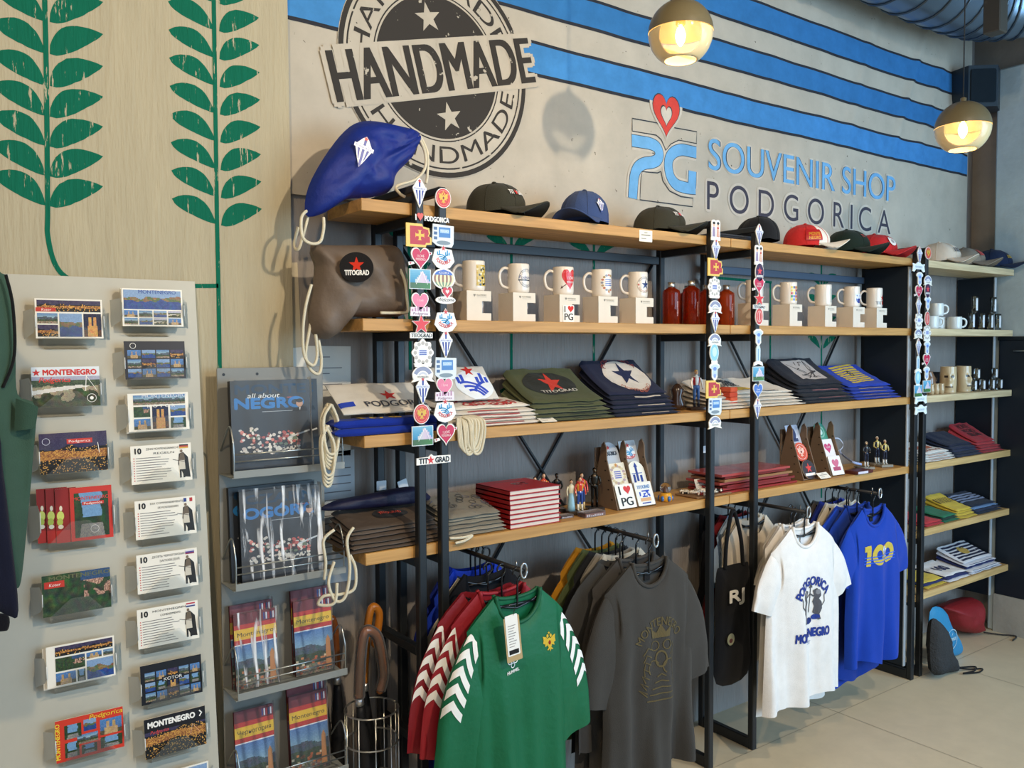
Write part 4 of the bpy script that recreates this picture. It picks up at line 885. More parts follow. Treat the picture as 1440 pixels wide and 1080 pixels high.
def d_redmulti(m, w, h):
    m.rect(-w/2, -h/2, w/2, h/2, 0, col='cf3a28'); frame_pics(m, w, h, ((.12, .50, .38, .86, 'park', 20), (.40, .60, .60, .90, 'sea', 21), (.64, .40, .98, .80, 'church', 22), (.12, .06, .34, .44, 'park', 23), (.36, .06, .60, .30, 'park', 24), (.30, .32, .62, .56, 'mount', 25), (.64, .08, .98, .37, 'park', 26)))
    m.text('MONTENEGRO', -.44*w, 0, .009, .0009, w=.86*h, rot=PI/2, bold=.04, col='f0d23c'); m.text('Podgorica', .24*w, .37*h, .010, .0009, w=.5*w, shear=.25, col='f0d23c')
def d_sea(m, w, h): frame_pics(m, w, h, ((.02, .44, .98, .97, 'sea', 30),)+tuple((.02+.24*i, .23-.2*j, .25+.24*i, .43-.2*j, ('church', 'mount', 'sea', 'bridge')[(i+j) % 4], 31+i+4*j) for i in range(4) for j in range(2))); m.text('MONTENEGRO', .08*w, .37*h, .0085, .0006, w=.62*w, bold=.02, col='2f4f9a')
def d_dark12(m, w, h): m.rect(-w/2, -h/2, w/2, h/2, 0, col='2c2a2e'); frame_pics(m, w, h, tuple((.04+.235*i, .04+.25*j, .27+.235*i, .28+.25*j, ('sea', 'mount', 'church', 'night', 'sea')[(i*2+j) % 5], 40+i+4*j) for i in range(4) for j in range(3))); m.ring(-.36*w, .38*h, .006, .007, .0006, n=20, col=WH)
def d_kotor9(m, w, h): frame_pics(m, w, h, ((.08, .68, .95, .96, 'mount', 60), (.08, .36, .36, .66, 'hill', 61), (.38, .04, .66, .66, 'churchnight', 62), (.68, .36, .95, .66, 'sea', 63), (.08, .04, .36, .34, 'church', 64), (.68, .04, .95, .34, 'park', 65))); m.text('MONTENEGRO', .1*w, .38*h, .008, .0006, w=.74*w, col='d8dce6'); m.text('K O T O R', .04*w, .12*h, .007, .0008, w=.46*w, bold=.03, col=WH)
def d_kotor15(m, w, h): m.rect(-w/2, -h/2, w/2, h/2, 0, col='17181f'); frame_pics(m, w, h, tuple((.06+.185*i, .05+.26*j, .235+.185*i, .29+.26*j, ('mount', 'churchnight', 'church', 'sea', 'night', 'park')[(i*2+j*3) % 6], 70+i+5*j) for i in range(5) for j in range(3))); m.rect(-.16*w, -.0*h, .20*w, .12*h, .0006, col='17181f'); m.text('KOTOR', .02*w, .02*h, .007, .0009, w=.3*w, col=WH)
def d_black(m, w, h): frame_pics(m, w, h, ((0, 0, 1, 1, 'night', 90),), gap=0); m.rect(-.5*w, .16*h, .5*w, .5*h, .0005, col='17171c'); m.text('MONTENEGRO', -.06*w, .27*h, .0125, .0008, w=.78*w, bold=.06, col=WH); m.line([(.40*w, .42*h), (.44*w, .35*h), (.40*w, .27*h)], .003, .0008, col=WH); m.text('Podgorica', -.26*w, .10*h, .0075, .0008, w=.30*w, shear=.25, col='d8473c'); m.line([(.28*w, .12*h), (.24*w, -.14*h)], .0012, .0008, col='e8b48a'); m.line([(.28*w, .12*h), (.40*w, -.14*h)], .0008, .0008, col='e8b48a')
def d_rules(t1, t2, flag):
    def f(m, w, h):
        m.text('10', -.38*w, .29*h, .0125, .0004, bold=.05, col='22201f'); m.text(t1, .02*w, .37*h, .0048, .0004, w=.54*w, col='3a3836'); m.text(t2, .04*w, .25*h, .0048, .0004, w=.34*w, col='3a3836'); rn = random.Random(len(t1))
        for i in range(10):
            y = .17*h-i*.064*h; m.disc(-.45*w, y, .0014, .0004, col='c23b34', n=8); m.rect(-.42*w, y-.0007, rn.uniform(-.06, .20)*w, y+.0007, .0004, col='6f6b66')
        X = .34*w       # the printed warrior
        m.flat([(X-.07*w, -.06*h), (X-.05*w, .22*h), (X+.02*w, .26*h), (X+.10*w, .12*h), (X+.13*w, -.42*h), (X+.03*w, -.40*h)], .0004, col='26231f'); m.flat([(X-.06*w, -.2*h), (X+.05*w, -.2*h), (X+.04*w, .05*h), (X-.05*w, .05*h)], .0007, col='cfc8b8'); m.flat([(X-.06*w, .04*h), (X+.05*w, .04*h), (X+.03*w, .24*h), (X-.03*w, .24*h)], .0007, col='6a5c4a')
        m.flat(oval(X-.01*w, .29*h, .022*w, .04*h, 12), .0009, col='7d6a55'); m.rect(X-.05*w, -.42*h, X-.02*w, -.2*h, .0007, col='26231f'); m.rect(X+.01*w, -.42*h, X+.04*w, -.2*h, .0007, col='26231f'); m.line([(X-.16*w, .08*h), (X+.04*w, .0*h)], .0012, .0010, col='57493a')
        for i, c in enumerate(flag):
            if flag[0] == '2b3f86' and len(flag) == 3 and flag[1] == 'f0efe9': m.rect(.30*w+i*.05*w, .36*h, .35*w+i*.05*w, .46*h, .0006, col=c)
            else: m.rect(.30*w, .43*h-i*.035*h, .45*w, .465*h-i*.035*h, .0006, col=c)
    return f
def d_park(m, w, h): m.rect(-w/2, -h/2, w/2, h/2, 0, col='c8382b'); frame_pics(m, w, h, ((.08, .05, .92, .90, 'park', 100),)); m.text('MONTENEGRO', 0, .26*h, .0075, .0009, w=.86*w, bold=.02, col='d6473c'); m.rect(-.22*w, .16*h, .30*w, .22*h, .0007, col='c8382b'); m.text('Podgorica', .04*w, .17*h, .005, .001, w=.44*w, col=WH); m.ring(.06*w, -.30*h, .008, .009, .0008, n=20, col='d8d8d4')
def d_dance(m, w, h):
    m.rect(-w/2, -h/2, w/2, h/2, 0, col='8e2420'); x = -.35*w
    m.flat(oval(x, .0*h, .12*w, .09*h, 14), .0005, col='c9d26a'); m.flat(oval(x-.02*w, -.11*h, .10*w, .07*h, 14), .0006, col='a9b84e'); m.flat(oval(x+.02*w, .14*h, .05*w, .05*h, 12), .0007, col='e6dcc4'); m.flat(oval(x, -.20*h, .09*w, .04*h, 12), .0008, col='d9d6c2'); m.rect(-.5*w, -.5*h, .5*w, -.27*h, .0004, col='b52f26')
card(43, 152, 419, 478, 'postcard', 'white-framed collage postcard of a lit old town, topmost in its column beside the apron', d_kotor)
card(38, 148, 515, 573, 'postcard', 'postcard of a white cable bridge with red MONTENEGRO lettering', d_bridge)
card(49, 158, 602, 670, 'postcard', 'dark night-time river city postcard with small red name label', d_night)
for i in range(3): card(50+13*i, 97+13*i, 680, 768, 'postcard', ('red dancer postcard at the outer end of its pocket, beside the apron', 'red dancer postcard in the middle of three overlapping ones', 'red dancer postcard tucked behind the park postcard')[i], d_dance, d=.018+.004*i, w=.062, h=.122, th=.002, hold=False, base='8e2420')
a_, c_ = card(95, 162, 674, 768, 'postcard', 'upright red-bordered postcard of a park avenue under blue sky', d_park, w=.088, h=.122, hold=False, base='c8382b'); holder(a_-.03, c_, .15, .122)
card(50, 166, 794, 870, 'postcard', 'postcard of a green hillside with a red-roofed old town by the sea', d_hill)
card(58, 170, 890, 970, 'postcard', 'white-bordered postcard of many coast views, above the red one', d_multi)
card(75, 178, 992, 1072, 'postcard', 'red postcard with yellow upright MONTENEGRO lettering and six views', d_redmulti, base='cf3a28')
card(166, 263, 404, 462, 'postcard', 'blue lake postcard over eight small views, topmost beside the painted stem', d_sea)
card(168, 268, 476, 537, 'postcard', 'black postcard with twelve small views in three rows', d_dark12, base='2c2a2e')
card(174, 272, 549, 609, 'postcard', 'white-bordered postcard of a lit church at night between small views', d_kotor9)
card(178, 276, 619, 684, 'postcard', 'white list postcard with the black, red and gold flag', d_rules('ZEHN MONTENEGRINISCHE', 'REGELN', ('2b2622', 'b2403a', 'd9b048')), hold=True)
card(185, 281, 693, 762, 'postcard', 'white list postcard with the blue, white and red upright-striped flag', d_rules('DIX COMMANDEMENTS', 'DE MONTENEGRIN', ('2b3f86', 'f0efe9', 'b8302f')))
card(187, 284, 766, 838, 'postcard', 'white list postcard with Cyrillic heading and purple-toned flag', d_rules('ДЕСЯТЬ ЧЕРНОГОРСКИХ', 'ЗАПОВЕДЕЙ:', ('d8d6de', '4a3f92', '8e2f4a')))
card(187, 286, 840, 915, 'postcard', 'white list postcard with English heading and small red-blue flag', d_rules('MONTENEGRIN', 'COMENDMENTS:', ('b83040', 'e6e2e8', '33407e')))
card(190, 292, 917, 993, 'postcard', 'black postcard with fifteen small views and white KOTOR lettering', d_kotor15, base='17181f')
card(195, 298, 990, 1068, 'postcard', 'black night bridge postcard with bold white MONTENEGRO lettering', d_black, base='17171c')
card(200, 303, 1070, 1146, 'postcard', 'pale blue postcard cut off by the bottom edge, lowest of all', lambda m, w, h: frame_pics(m, w, h, ((.02, .03, .98, .97, 'sea', 110),)))
for px0, px1, py0, py1, lb in ((168, 264, 404, 462, 'pale edge of a spare card behind the blue lake postcard'), (56, 168, 892, 972, 'white edge of a spare card behind the many-views coast postcard'), (174, 271, 551, 611, 'spare card showing behind the lit church postcard')):
    card(px0-3, px1-3, py0, py1, 'postcard', lb, lambda m, w, h: None, d=.020, th=.006, hold=False, edge='d9d2bd')

# ================================================================ BOOK RACK
rk = thing('book_rack', (.80, 2.2, 0), 'grey metal wall rack with wire-fronted trays of books beside the postcards', 'rack')
RO = Vector((.80, 2.2, 0)); xl, xr = .655, .945
def rl(p): return Vector(p)-RO
m = MB(col='868680', mat='painted_steel'); m.T = TR(-RO); m.bbox((xl, 2.205, .30), (xr, 2.209, 1.480), .001)
for x in (xl+.017, xl+.105, xr-.02): m.add([(x+.004*math.cos(2*PI*i/10), 2.2046, 1.463+.004*math.sin(2*PI*i/10)) for i in range(10)], [tuple(range(10))], col='1c1d1e')
m.build('back_plate', rk)
TZ = [1.205, .920, .640, .372]
for z in TZ:
    m = MB(col='8b8f8c', mat='painted_steel'); m.T = TR(-RO); m.box((xl, 2.098, z), (xr+.012, 2.205, z+.0018)); m.bbox((xl+.004, 2.097, z), (xr+.013, 2.0995, z+.019), .0008); m.build('tray', rk)
    w = MB(col='b4b8b6', mat='steel'); w.T = TR(-RO)
    for x in (xl+.006, xr+.008): w.tube(smooth([(x, 2.100, z+.012), (x, 2.099, z+.062), (x, 2.106, z+.098), (x, 2.135, z+.128), (x, 2.204, z+.062)], 6), .0022, 8)
    for dz in (.042, .060): w.tube([(xl+.006, 2.099, z+dz), (xr+.008, 2.099, z+dz)], .0019, 8)
    w.build('wire_rail', rk)
def book(name, loc, w, h, th, label, draw, cat='book', grp=None, lean=.0, yaw=0, wrap=False, col='23272d', pages='d9d4c6'):
    t = bpy.data.objects.new(name, None); COL.objects.link(t); t.matrix_world = face(loc, yaw, lean); tag(t, label, cat, grp)
    m = MB(col=col, mat='card_print'); m.prism([(0, 0), (w, 0), (w, h), (0, h)], -.002, 0); m.prism([(0, 0), (w, 0), (w, h), (0, h)], -th, -th+.002); m.prism([(0, 0), (.003, 0), (.003, h), (0, h)], -th, 0)
    m.T = TR(0, 0, .0004); draw(m, w, h); m.build('cover', t)
    MB(col=pages, mat='paper').prism([(.003, .003), (w-.003, .003), (w-.003, h-.003), (.003, h-.003)], -th+.002, -.002).build('pages', t)
    if wrap:
        f = MB(col='f4f6f8', mat=wrap if isinstance(wrap, str) else 'film', sm=True); f.grid(lambda a, b: ((a*1.02-.005)*w, (b*1.03)*h, .003+.003*math.sin(a*22+3*b)*fr(a*4, b*2, 0, 1, 5)), 30, 24); f.grid(lambda a, b: (w*1.015+.002*math.sin(b*9), (b*1.03)*h, .003-a*(th+.006)), 2, 10); f.build('clear_wrapper', t)
    return t
def cover_montenegro(m, w, h, a='MONTE', b='NEGRO', script='all about', flash=1):
    m.grid(lambda u, v: (u*w, v*h, 0), 8, 10, cols=lambda u, v: rgb(40+14*v, 44+14*v, 52+10*v))
    m.text(a, w*.50, h*.86, h*.092, .0003, w=w*.90, bold=.06, col='173a56'); m.text(b, w*.48, h*.70, h*.105, .0003, w=w*.88, bold=.07, col='2f7fbe'); m.text(script, w*.40, h*.81, h*.05, .0007, w=w*.40, shear=.3, col='f2f2ee')
    m.rect(w*.38, h*.655, w*.80, h*.660, .0004, col='c9ccd0'); m.rect(w*.70, h*.80, w*.86, h*.812, .0004, col='b5544e')
    rn = random.Random(6)       # heap of flowers
    for i in range(150):
        u = rn.random(); v = rn.random(); x = w*(.10+.74*u); y = h*(.20+.30*v*(1-.35*u)+.02*math.sin(u*9)); c = rn.choice(('c4655c', 'd98a7c', 'e8ded2', 'd8cfc4', '8f3f3c', '6f7f6a', 'e6e2da') if v > .35 else ('e8e2d6', 'd8d2c8', '3c4450', 'c9b8ae', 'f0ece4')); m.flat(oval(x, y, w*rn.uniform(.014, .03), w*rn.uniform(.012, .024), 7), .0004+i*.000004, col=c)
    m.line([(w*.70, h*.36), (w*.98, h*.43)], h*.018, .0012, col='cfd3d6')
    m.flat([(w*.76, h*.645), (w*.97, h*.645), (w*.95, h*.69), (w*.86, h*.715), (w*.79, h*.69)], .0006, col='14161a'); m.flat(oval(w*.86, h*.735, w*.045, h*.042, 14), .0009, col='c79f86'); m.flat(oval(w*.86, h*.765, w*.046, h*.022, 12), .0011, col='2b2622'); m.flat([(w*.85, h*.69), (w*.875, h*.69), (w*.863, h*.655)], .0009, col='d8d8d8')
    m.text('MONTE', w*.5, h*.045, h*.032, .0004, w=w*.24, bold=.04, col='0f1114')
g1 = 'picture books in the rack trays'
v = at(331, 660, 2.135)
book('book', (.695, 2.168, TZ[0]+.0045), .222, .238, .018, 'dark picture book peeping out behind the front all-about copy, in the top tray', cover_montenegro, grp=g1, lean=.06)
book('book', (.672, 2.141, TZ[0]+.0045), .212, .238, .020, 'dark picture book with blue NEGRO lettering and flower heap, front of the top tray', cover_montenegro, grp=g1, lean=.06, wrap=True)
cg = lambda m, w, h: cover_montenegro(m, w, h, 'CZARN', 'OGÓRA', '')
book('book', (.672, 2.168, TZ[1]+.0045), .235, .245, .016, 'dark picture book with faint blue lettering at the back of the second tray', cg, grp=g1, lean=.07)
book('book', (.690, 2.140, TZ[1]+.0045), .215, .236, .020, 'picture book in crinkled shiny plastic wrap at the front of the second tray', cg, grp=g1, lean=.08, wrap='crinkle_glare_film', yaw=-.04)
def cover_guide(word):
    def f(m, w, h):
        m.rect(0, h*.84, w, h, 0, col='7a2330'); m.rect(0, h*.80, w, h*.86, .0002, col='c4342c'); m.rect(0, h*.66, w, h*.80, 0, col='e9bf35'); m.text(word, w*.5, h*.70, h*.055, .0003, w=w*.86, bold=.0, col='4a3520'); m.rect(0, h*.60, w, h*.66, 0, col='c4342c'); m.rect(0, h*.585, w, h*.60, .0002, col=WH)
        pic(m, 0, 0, w, h*.585, 'mount', 120+len(word), 0, 14, 16); m.flat([(w*.80, h*.05), (w*.95, h*.05), (w*.93, h*.42), (w*.875, h*.48), (w*.82, h*.42)], .0004, col='c98a52')
        rn = random.Random(5)
        for i in range(30): m.rect(*(lambda x, y: (x, y, x+w*.07, y+h*.03))(w*rn.uniform(.0, .78), h*rn.uniform(.02, .22)), .0003, col=rn.choice(('c9693e', 'd98a52', 'e6d2b0', '8a5a3a')))
        for i in range(5): m.rect(w*(.70+.055*i), h*.88, w*(.735+.055*i), h*.97, .0003, col=('2c3f86', 'd8d6da', 'b83040')[i % 3])
    return f
g2_ = 'yellow-banded guidebooks in the rack trays'
def guide(px, py, zi, w, h, lab, word='Montenegro', Y=2.15, yaw=0, lean=.085, wrap=True): v = at(px+4, py, Y); book('guidebook', (v.x, Y, TZ[zi]+.0045), w, h, .008, lab, cover_guide(word), cat='guidebook', grp=g2_, lean=lean, yaw=yaw, wrap=wrap, col='7a2330')
guide(324, 985, 2, .112, .215, 'guidebook spelled Monténégro behind the wrapped one, third tray, postcard side', 'Monténégro', 2.170)
guide(329, 985, 2, .112, .195, 'plastic-wrapped guidebook spelled Monténégro, front of the third tray beside the postcards', 'Monténégro', 2.152, wrap='crinkle_glare_film')
guide(410, 970, 2, .108, .225, 'taller guidebook standing behind another, umbrella side of the third tray', 'Montenegro', 2.170)
guide(413, 970, 2, .108, .200, 'plastic-wrapped guidebook in front, umbrella side of the third tray', 'Montenegro', 2.152)
guide(330, 1130, 3, .104, .205, 'guidebook with Cyrillic title in the lowest visible tray', 'Черногория', 2.155)
guide(405, 1120, 3, .108, .235, 'maroon guidebook at the back of the lowest visible tray', 'Montenegro', 2.170)
guide(407, 1120, 3, .108, .210, 'guidebook in front in the lowest visible tray, next to the umbrella stand', 'Montenegro', 2.152)

# ---------------------------------------------------------------- notices on the wall behind
def sheet(pts, label, lines=(), Y=YW-.0015, col='dcdcd4'):
    v = [at(x, y, Y) for x, y in pts]; c = sum(v, Vector())/4; m = MB(col=col, mat='paper'); P = [(p.x-c.x, p.z-c.z) for p in v]; m.prism(P, 0, .0008)
    rn = random.Random(3); w = P[1][0]-P[0][0]; h = P[0][1]-P[3][1]; x0 = P[0][0]; y0 = P[0][1]
    for a, b, l in lines: m.rect(x0+w*a, y0-h*b-h*.008, x0+w*l, y0-h*b, .0012, col='77777a')
    o = m.build('paper_notice'); o.matrix_world = face((c.x, Y, c.z)); tag(o, label, 'notice')
sheet([(404, 486), (493, 487), (493, 640), (404, 645)], 'white printed notice on the wall above the rack, behind the dangling cord', [(.44, .10, .66)]+[(.12+.02*(i % 2), .2+.05*i, .85-.2*(i % 3)) for i in range(5)])
sheet([(428, 640), (498, 632), (500, 815), (430, 825)], 'pale blue-grey ruled notice on the wall beside the folded brown bags', [(.15, .12+.06*i, .92) for i in range(12)], col='c3ccd2')
sheet([(401, 370), (418, 369), (424, 488), (404, 490)], 'buff sheet curled on the wall edge beside the brown sack', [], YW-.004, 'c2b8a0')

# ---------------------------------------------------------------- soft shapes
def pillow(name, outline, Y, th, col, mat='nylon', parent=None, seed=0, rings=12, wr=.006, k=18, sm=4, back=1.0, props=None, y0=0, fold=None):
    """soft closed body from an outline in the xz plane, swelling th to both sides"""
    P = smooth([(p[0], p[1], 0) for p in outline], sm, True); n = len(P); c = sum(P, Vector())/n; vs = []; fs = []
    def pt(p, s, sg):
        x = c.x+(p.x-c.x)*s; z = c.y+(p.y-c.y)*s; d = th*(max(0, 1-s**3.2))**.5
        w = wr*(fr(x, z, sg, k, seed)+.6*fr(x, z, sg, k*2.4, seed+3))*min(1, 4*(1.02-s)) + (fold(x, z) if fold else 0)*(1-s**8)
        return (x, Y+sg*d*(back if sg > 0 else 1)-w*(1 if sg < 0 else -1)+y0, z)
    m = MB(col=col, mat=mat, sm=True)
    for sg in (-1, 1):
        vs = [pt(p, 1-i/rings, sg) for i in range(rings) for p in P]+[pt(c, 0, sg)]
        fs = []
        for i in range(rings-1):
            for j in range(n): q = (i*n+j, i*n+(j+1) % n, (i+1)*n+(j+1) % n, (i+1)*n+j); fs.append(q if sg < 0 else q[::-1])
        for j in range(n): fs.append((((rings-1)*n+j), (rings-1)*n+(j+1) % n, rings*n))
        m.add(vs, fs)
    front = lambda x, z: Y-th*.96
    return m, c
def pxo(pts, Y): return [(lambda v: (v.x, v.z))(at(x, y, Y)) for x, y in pts]
def cord(pts, r=.0042, col='d8cfb6', mat='fabric', k=7):
    m = MB(col=col, mat=mat); m.tube(smooth(pts, k), r, 8); return m
def cpx(pts): return [at(x, y, Y) for x, y, Y in pts]
# blue drawstring bag on the end of the top shelf
t = thing('drawstring_bag', (0, 0, 0), 'royal blue drawstring bag with white crest leaning on the end of the top shelf', 'bag', 'drawstring bags on the shelf ends')
o_ = pxo([(430, 302), (434, 262), (462, 212), (492, 178), (520, 170), (556, 176), (586, 184), (590, 196), (578, 222), (556, 246), (546, 270), (520, 278), (488, 280), (474, 288), (452, 301)], 2.12)
def bagfold(x, z): 
    a = o_[7]; d = math.hypot(x-a[0], z-a[1]); return .016*math.sin(26*math.atan2(z-a[1], x-a[0]))*max(0, 1-d/.16)+.010*math.sin(60*(z-.5*x))*max(0, 1-abs(d-.1)/.08)
o_ = [(a, max(b, 1.928) if a > .966 else b) for a, b in o_]
m, c = pillow('x', o_, 2.12, .055, '12297c', seed=2, wr=.016, k=14, fold=bagfold); m.build('bag_body', t)
g = MB(mat='enamel'); q = at(509, 214, 2.055); g.T = face((q.x, 2.050, q.z), -.1, .10, -.32); crest(g, 0, 0, .050, .088); g.build('crest_print', t)
cord(cpx([(588, 192, 2.10), (597, 212, 2.09), (598, 235, 2.08), (585, 252, 2.08), (558, 262, 2.07), (562, 272, 2.07), (570, 277, 2.06)])).build('cord', t)
cord(cpx([(590, 190, 2.11), (601, 215, 2.10), (601, 245, 2.09), (599, 258, 2.09)])).build('cord', t)
cord(cpx([(432, 296, 2.12), (424, 306, 2.10), (425, 332, 2.09), (436, 342, 2.09), (450, 340, 2.09), (455, 322, 2.09), (455, 306, 2.10)])).build('cord', t)
cord(cpx([(434, 300, 2.13), (428, 325, 2.13), (420, 350, 2.14), (414, 345, 2.16), (419, 320, 2.18)])).build('cord', t)
# brown drawstring sack hanging over the second shelf
t = thing('drawstring_bag', (0, 0, 0), 'grey-brown drawstring sack with black TITOGRAD oval on the second shelf end', 'bag', 'drawstring bags on the shelf ends')
o_ = pxo([(437, 345), (470, 345), (520, 345), (556, 346), (566, 362), (570, 385), (574, 410), (573, 434), (560, 445), (520, 446), (490, 446), (479, 456), (470, 472), (455, 477), (438, 468), (434, 440), (440, 400), (444, 370)], 2.12)
o_ = [(a, max(b, 1.614) if a > .966 else b) for a, b in o_]
m, c = pillow('x', o_, 2.12, .062, '6a5c50', 'nylon', seed=5, wr=.012, k=11, fold=lambda x, z: .008*math.sin(45*(x+.7*z))); m.build('bag_body', t)
g = MB(mat='fabric'); q = at(501, 376, 2.05); g.T = face((q.x, 2.048, q.z), -.12, -.05, .04); g.disc(0, 0, .047, 0, ry=.040, col='1d1a19', n=36); g.flat(star(0, .006, .022), .0005, col='c8321e'); g.text('TITOGRAD', 0, -.020, .0125, .0007, w=.068, bold=.05, col='e9e4da'); g.build('oval_print', t)
cord(cpx([(560, 374, 2.09), (569, 395, 2.08), (572, 420, 2.07), (573, 438, 2.056), (560, 440, 2.05), (535, 440, 2.045)])).build('cord', t)
cord(cpx([(438, 400, 2.10), (430, 430, 2.10), (426, 465, 2.11), (428, 500, 2.12), (440, 514, 2.12), (446, 500, 2.12), (444, 470, 2.11)])).build('cord', t)
cord(cpx([(440, 440, 2.12), (434, 470, 2.12), (430, 500, 2.13), (437, 520, 2.13), (449, 525, 2.13), (452, 505, 2.13), (448, 478, 2.12)])).build('cord', t)

# ---------------------------------------------------------------- apron and dark coat at the edge
t = thing('apron', (0, 0, 0), 'dark green apron hanging from a peg at the frame edge before the postcards', 'apron')
o_ = pxo([(-60, 380), (2, 384), (12, 400), (18, 440), (22, 500), (25, 555), (50, 572), (46, 650), (38, 740), (30, 815), (22, 828), (8, 826), (-60, 830)], 1.95)
m, c = pillow('x', o_, 1.95, .020, '3b5548', 'fabric', seed=9, wr=.008, k=9, fold=lambda x, z: .010*math.sin(70*x+3*z)); m.build('apron_body', t)
m = MB(col='344d40', mat='fabric', sm=True); a, b, c2, d2 = at(22, 560, 1.925), at(54, 572, 1.925), at(50, 602, 1.925), at(20, 606, 1.925)
m.grid(lambda u, v: tuple((a*(1-u)+b*u)*(1-v)+(d2*(1-u)+c2*u)*v+Vector((0, -.008*math.sin(PI*u), 0))), 8, 6); m.build('pocket_flap', t)
cord(cpx([(8, 386, 1.93), (18, 430, 1.93), (20, 500, 1.93), (4, 545, 1.93)]), .003, '16181a').build('strap', t)
t = thing('coat', (0, 0, 0), 'dark navy coat hanging beneath the green apron at the frame edge', 'coat')
m, c = pillow('x', pxo([(-60, 600), (-6, 600), (4, 660), (14, 740), (26, 858), (12, 866), (-6, 860), (-60, 870)], 1.90), 1.90, .018, '15182a', 'fabric', seed=11, wr=.006); m.build('coat_body', t)
m, c = pillow('x', pxo([(-60, 862), (-6, 862), (12, 866), (12, 884), (0, 888), (-60, 890)], 1.90), 1.90, .014, '0e0f16', 'fabric', seed=12, wr=.003); m.build('hem', t)
v = at(1, 374, 1.95); m = MB(col='b98a52', mat='varnish'); m.tube([(v.x-.02, 1.95, v.z), (v.x-.02, 2.248, v.z)], .007, 10); m.ell((v.x-.02, 1.945, v.z), (.010, .008, .010), 12); tag(m.build('coat_peg'), 'wooden wall peg holding the green apron', 'peg')

# ---------------------------------------------------------------- umbrellas in a wire stand
t = thing('umbrella_stand', (1.047, 2.135, 0), 'white wire umbrella stand between the book rack and the shelf posts', 'umbrella stand')
w = MB(col='c9cbc8', mat='steel')
for z in (.0025, .30, .42, .51): 
    w = MB(col='c9cbc8', mat='steel'); w.tube([(.076*math.cos(2*PI*i/24), .076*math.sin(2*PI*i/24), z) for i in range(25)], .0026, 6); w.build('wire_ring', t)
for i in range(10): a = 2*PI*i/10; MB(col='c9cbc8', mat='steel').tube([(.076*math.cos(a), .076*math.sin(a), .003), (.076*math.cos(a), .076*math.sin(a), .51)], .0022, 6).build('upright_wire', t)
def umbrella(pts, foot, lab, col, wrap=False, shift=0):
    t = thing('umbrella', (0, 0, 0), lab, 'umbrella', 'umbrellas beside the book rack')
    P = [q+Vector((shift, 0, 0)) for q in smooth(cpx(pts), 8)]; m = MB(col=col, mat='varnish'); m.tube(P, .0115, 12); m.ell(P[0], (.0115,)*3, 10); m.build('handle', t)
    e = P[-1]; f = Vector(foot); d = f-e; L_ = d.length; q = MB(col='c9ccd0', mat='steel'); q.tube([e, e+d*.04], .0125, 12); q.build('collar', t)
    s_ = MB(col='15161a', mat='nylon', sm=True); R_ = [.010, .017, .024, .026, .024, .018, .008]; PP = [e+d*(.05+.9*i/6) for i in range(7)]; s_.tube(smooth(PP, 4), [R_[min(6, i//4)]+(R_[min(6, i//4+1)]-R_[min(6, i//4)])*(i % 4)/4 for i in range(25)], 14); s_.build('folded_canopy', t)
    MB(col='2b2c2e', mat='steel').tube([e+d*.95, f], .004, 8).build('tip', t)
    if wrap: z = MB(col='e8ecee', mat='film', sm=True); z.tube(P, .016, 12); z.build('clear_wrapper', t)
umbrella([(527, 905, 2.16), (532, 880, 2.16), (533, 862, 2.16), (526, 853, 2.16), (520, 862, 2.16), (515, 900, 2.16), (512, 960, 2.16)], (1.07, 2.15, .02), 'umbrella with glossy orange wooden handle, the tallest in the wire stand', 'b06a20')
umbrella([(519, 975, 2.10), (524, 950, 2.10), (517, 905, 2.10), (506, 891, 2.10), (496, 895, 2.10), (491, 930, 2.10), (489, 985, 2.10)], (1.05, 2.11, .02), 'umbrella with brown hooked handle in clear plastic wrap', '8a4f22', True, .034)
umbrella([(462, 900, 2.235), (462, 880, 2.235), (466, 870, 2.235), (470, 880, 2.235), (472, 905, 2.235), (474, 950, 2.235)], (1.0, 2.24, .02), 'umbrella with dark brown handle half hidden behind the guidebooks', '7a4420', False, .0)
